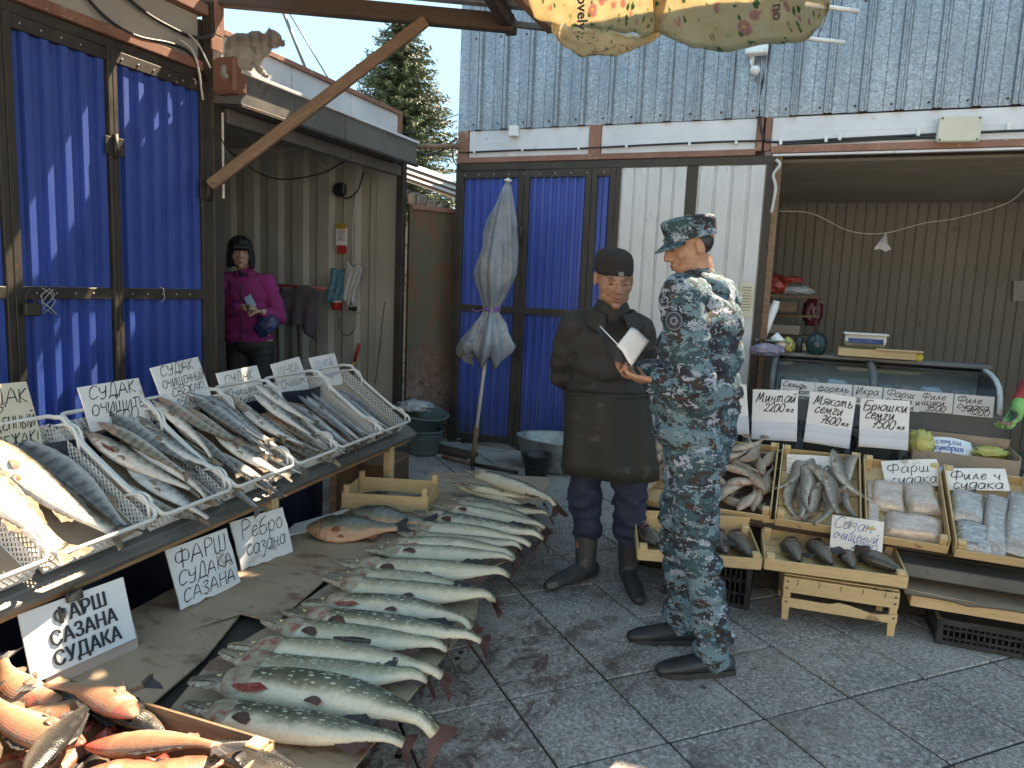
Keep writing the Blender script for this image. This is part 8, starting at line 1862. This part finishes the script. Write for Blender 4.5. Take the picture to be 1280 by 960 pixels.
q=MB(); P=[[(math.sin(a)*r_*1.05+.025,math.cos(a)*r_+.012,z) for r_,z in ((.070,1.29),(.074,1.33),(.079,1.345),(.085,1.325))] for a in np.linspace(.4,2*math.pi-.4,22)]; q.grid(P); o=q.obj('collar',M_FLE,wo); m_=o.modifiers.new('s','SOLIDIFY'); m_.thickness=.004
q=MB(); q.lathe([(.052,0),(.062,.025),(.060,.055),(.05,.065)],20,0,Matrix.Translation((.03,.012,1.285))); q.obj('neck_scarf',M_TROU,wo)
q=MB(); sph(q,(0,0,.82),(.165,.125,.10),None)
for x_ in (.085,-.085): chain(q,[Vector((x_,0,.8)),Vector((x_,.01,.45)),Vector((x_,0,.06))],[.095,.075,.06])
me=clay(q,.010,3,.5,folds_fn(.014,(7,7,13),41)); ofmesh(me,'trousers',M_JACK,wo)
for x_ in (.085,-.085): q=MB(); boot(q,(x_,0,0),(x_,1,0),.045,.1,.24); ofmesh(clay(q,.007,2,.5,sole_fn(.003)),'shoe',M_SHOE,wo)
T=Matrix.Translation(hc)@Mh.to_4x4(); q=MB(); nn=30; P=[]
def hairpt(ph,th):
    if th<.5: a=th*2*1.5708; rr=math.sin(a)*.098; z=.028+.100*math.cos(a)
    else: rr=.098+.012*math.sin((th-.5)*2*math.pi*.8); z=.028-(th-.5)*2*.135
    rr*=1+.09*mnoise.noise(Vector((ph*4,th*2,0)))+.012*math.sin(ph*31)
    return Vector((math.sin(ph)*rr*.90,math.cos(ph)*rr*1.05-.010,z))
for i in range(nn*2+1):
    ph=math.pi*i/nn; f=ph if ph<=math.pi else 2*math.pi-ph   # 0 = front
    end=.40 if f<.62 else .40+.60*min(1,(f-.62)/.22); P.append([T@hairpt(ph,max(.001,end*j/14)) for j in range(15)])
q.grid(P); o=q.obj('hair',M_HAIR,wo); m_=o.modifiers.new('s','SOLIDIFY'); m_.thickness=.010
q=MB()
for k in range(12): 
    a=-.62+k*.105; p0=Vector((math.sin(a)*.088,.098*math.cos(a)-.006,.062)); q.tube([T@p0,T@(p0+Vector((.006,.008,-.022))),T@(p0+Vector((.010,.004,-.044)))],[.010,.008,.002],5)
tag(q.obj('fringe',M_HAIR,wo),kind='stuff')
q=MB(); P=[[Vector((.125-.27*u_+.0*v_, .145-.02*abs(u_-.4)+.006, 1.30-.33*u_))+Vector((.016*v_,.0,.020*v_)) for v_ in (-1,0,1)] for u_ in np.linspace(0,1,14)]; q.grid(P); o=q.obj('bag_strap',M_TROU,wo); m_=o.modifiers.new('s','SOLIDIFY'); m_.thickness=.005
bg_=crumple(None,(0,0,0),(.10,.035,.075),m_plastic('navy_blue_bag',(.008,.015,.05),(.02,.05,.16),.5),31,name='shoulder_bag'); bg_.parent=wo; bg_.location=(-.18,.17,.96); bg_.rotation_euler=(0,R(38),0); tag(bg_,'dark blue shoulder bag held at the woman\'s side')
for kk in ('category',): 
    if kk in bg_: del bg_[kk]
VMw=viewM(wb); 
q=MB(); q.box((0,0,0),(.055,.006,.10),b=.002,rot=Euler((R(20),R(35),0)).to_matrix()); o=q.obj('blue_paper',grimy('light_blue_paper',(.25,.45,.62),(.32,.52,.68),8,.6,bumps=0)); o.matrix_world=VMw@Matrix.Translation((-.085,.23,1.13)); tag(o,'folded light blue paper in the hands of the woman in magenta','paper')
# ---------------------------------------------------------------- SELLER at the right edge (only the gloved arm in view)
sbp=gy(1345,500,5.0); se=person('seller at the right edge, only a red sleeve and green glove in view',(sbp.x,sbp.y,0),M_SKP)
def vl(px,py,yy):
    VMs=viewM((sbp.x,sbp.y,0)); N=VMs.to_3x3()@Vector((0,1,0)); P=VMs@Vector((0,yy,0)); return VMs.inverted()@plane_pt(px,py,P,N)
w1=vl(1271,512,.25); q=MB(); add_head(q,(0,.02,1.6),hdir(R(40)),1.0); S_=Vector((.17,0,1.38)); E_=vl(1300,470,.1)
chain(q,[Vector((0,0,1.5)),Vector((0,0,1.3)),Vector((0,0,.9))],[.055,.11,.11]); chain(q,[Vector((0,0,1.38)),S_,E_,w1],[.07,.05,.04,.028]); hand(q,w1,(.45,.1,-.8),(.6,.2,.4),1,.98,curl=.6)
chain(q,[Vector((0,0,1.38)),Vector((-.17,0,1.38)),Vector((-.22,.0,1.1)),Vector((-.2,.1,.9))],[.07,.05,.04,.028])
for x_ in (.09,-.09): chain(q,[Vector((x_,0,.9)),Vector((x_,0,.45)),Vector((x_,0,.06))],[.08,.05,.04])
me=clay(q,.0055,3,.4,head_disp((0,.02,1.6),hdir(R(40)),1.0)); ofmesh(me,'body',M_SKP,se); face_bits(se,(0,.02,1.6),hdir(R(40)),1.0,M_HAIR,.4)
q=MB(); sph(q,(0,-.018,.035),(.083,.092,.092),None,14); me=clay(q,.006,1)
for v in me.vertices:
    if v.co.y>.052-.5*max(0,.05-v.co.z): v.co.y=.052-.5*max(0,.05-v.co.z)
o=ofmesh(me,'hair',M_HAIR,se); o.matrix_local=Matrix.Translation((0,.02,1.6))@hdir(R(40)).to_4x4()
M_GLO=grimy('green_glove',(.10,.34,.08),(.22,.50,.16),14,.7,c3=(.03,.10,.07),t3=.52,s3=12); M_REDJ=grimy('red_jacket',(.30,.03,.035),(.42,.06,.06),5,.8)
q=MB(); hand(q,w1,(.45,.1,-.8),(.6,.2,.4),1,1.10,curl=.6); cap(q,w1,w1.lerp(E_,.18),.038,.042); ofmesh(clay(q,.006,2),'glove',M_GLO,se)
q=MB(); 
for z in (.95,1.1,1.25,1.36): sph(q,(0,0,z),(.21,.15,.12),None)
chain(q,[Vector((0,0,1.38)),S_,E_,w1.lerp(E_,.25)],[.09,.08,.066,.05]); chain(q,[Vector((0,0,1.38)),Vector((-.17,0,1.38)),Vector((-.22,.0,1.1)),Vector((-.2,.1,.95))],[.09,.08,.07,.05])
ofmesh(clay(q,.010,3,.5,folds_fn(.014,(7,7,12),51)),'jacket',M_REDJ,se)
q=MB()
for x_ in (.09,-.09): chain(q,[Vector((x_,0,.88)),Vector((x_,0,.45)),Vector((x_,0,.06))],[.10,.08,.07])
ofmesh(clay(q,.012,3),'trousers',M_JACK,se)
# ================================================================ CAT on the gutter
ct_=thing('cat','grey-brown tabby cat sitting on the terracotta gutter end, looking right','cat'); cb=Vector((-3.22,3.42,2.69)); M=viewM(cb); ct_.location=cb; ct_.rotation_euler=M.to_euler()
# view frame: x' left, y' towards camera; px/m about 225 at this depth
def cp(px,py,yy=0.0): 
    N=M.to_3x3()@Vector((0,1,0)); return M.inverted()@plane_pt(px,py,M@Vector((0,yy,0)),N)
q=MB(); 
sph(q,cp(303,62),(.100,.070,.088),Matrix.Rotation(R(8),3,'Y')); sph(q,cp(297,72),(.075,.075,.065)); sph(q,cp(320,54),(.075,.062,.062),Matrix.Rotation(R(20),3,'Y')); sph(q,cp(327,56),(.055,.055,.065))
sph(q,cp(305,70,.055),(.062,.035,.055)); sph(q,cp(305,70,-.055),(.062,.035,.055))
sph(q,cp(341,49),(.050,.050,.046)); sph(q,cp(351,54),(.022,.024,.018)); cap(q,cp(327,53),cp(338,51),.044,.038)
for yy in (.028,-.028):
    cap(q,cp(337,43,yy*.9),cp(336.5,35,yy*1.25),.018,.004)
    chain(q,[cp(326,64,yy),cp(321,78,yy),cp(322,84,yy),cp(330,92,yy)],[.030,.019,.016,.015]); sph(q,cp(332,94,yy),(.020,.014,.010))
    chain(q,[cp(300,80,yy*1.8),cp(312,84,yy*1.6)],[.028,.018])
chain(q,[cp(283,78,.03),cp(279,90,.10),cp(283,96,.13)],[.018,.015,.010])
def fur(co,nr):
    out=co.copy()
    for i in range(len(co)):
        v=Vector(co[i]); out[i]=co[i]+nr[i]*(.006*mnoise.noise(v*45)+.004*mnoise.noise(v*110))
    return out
def m_cat():
    n=NB('tabby_fur',.9); co=n.coord('Object'); z=n.sep(co)[2]; w_=n.wave(n.coord('Object',(1,1,.4)),5.5,5,3); c=n.mix(n.val(n.noise(co,9,5,.6),.35,.62),(.14,.115,.09),(.27,.235,.19)); c=n.mix(n.val(w_,.55,.75,0,.6),c,(.05,.043,.038)); c=n.mix(n.val(z,.10,.02,0,.8),c,(.36,.33,.29)); c=n.mix(n.val(n.noise(co,120,3,.7),.5,.7,0,.4),c,(.25,.22,.19)); n.col(c); n.bump(n.noise(n.coord('Object',(1,1,3)),90,4,.7),.8,.004); n.b.inputs['Sheen Weight'].default_value=.4; return n.m
M_CAT=m_cat(); me=clay(q,.005,2,.5,fur); cbody=ofmesh(me,'body',M_CAT,ct_)
# fur tufts give a soft outline
q=MB(); rf=random.Random(5); vs_=me.vertices
for k in range(5200):
    v=vs_[rf.randrange(len(vs_))]; p=v.co; n_=v.normal; d=(n_*.7+Vector((rf.uniform(-.5,.5)+.3,rf.uniform(-.5,.5),-.55))).normalized()*rf.uniform(.008,.018); s_=n_.cross(d).normalized()*.0011
    b0=len(q.v); q.add([p-s_,p+s_,p+d],[(0,1,2)])
tag(q.obj('fur',M_CAT,ct_),kind='stuff')
for yy in (.022,): 
    q=MB(); p=cp(349,47,yy+.012); sph(q,p,(.005,.004,.005),None,6); q.obj('eye',M_EYEG,ct_)
q=MB(); 
for k in range(4): p=cp(353,53,.01); q.tube([p,p+Vector((-.035,.012*(k-1.5),.006*(k-1)))],.0006,3)
tag(q.obj('whiskers',M_PAPER,ct_),kind='stuff')
q=MB(); sph(q,cp(355,51,0),(.005,.007,.005),None,6); q.obj('nose',M_GUT,ct_)

# ================================================================ small litter on the paving
q=MB(); rl=random.Random(77)
for k in range(420):
    if k<280: p=gz(rl.uniform(560,760),rl.uniform(640,950),.0045)
    else: p=gz(rl.uniform(560,1270),rl.uniform(640,950),.0045)
    a=rl.random()*6.28; r_=rl.uniform(.0015,.006)*(1 if k%9 else 1.8); n_=5
    q.add([(p.x+r_*math.cos(a+i*1.257)*(1+.5*rl.random()),p.y+r_*math.sin(a+i*1.257)*(.6+.4*rl.random()),.0045+(.003 if i%2 else 0)) for i in range(n_)],[tuple(range(n_))])
tag(q.obj('ground_litter',grimy('scale_and_grit',(.22,.19,.16),(.5,.48,.44),90,.4,bumps=0,kind='World',rand=False)),'fish scales and grit scattered on the paving near the low table','litter',kind='stuff')
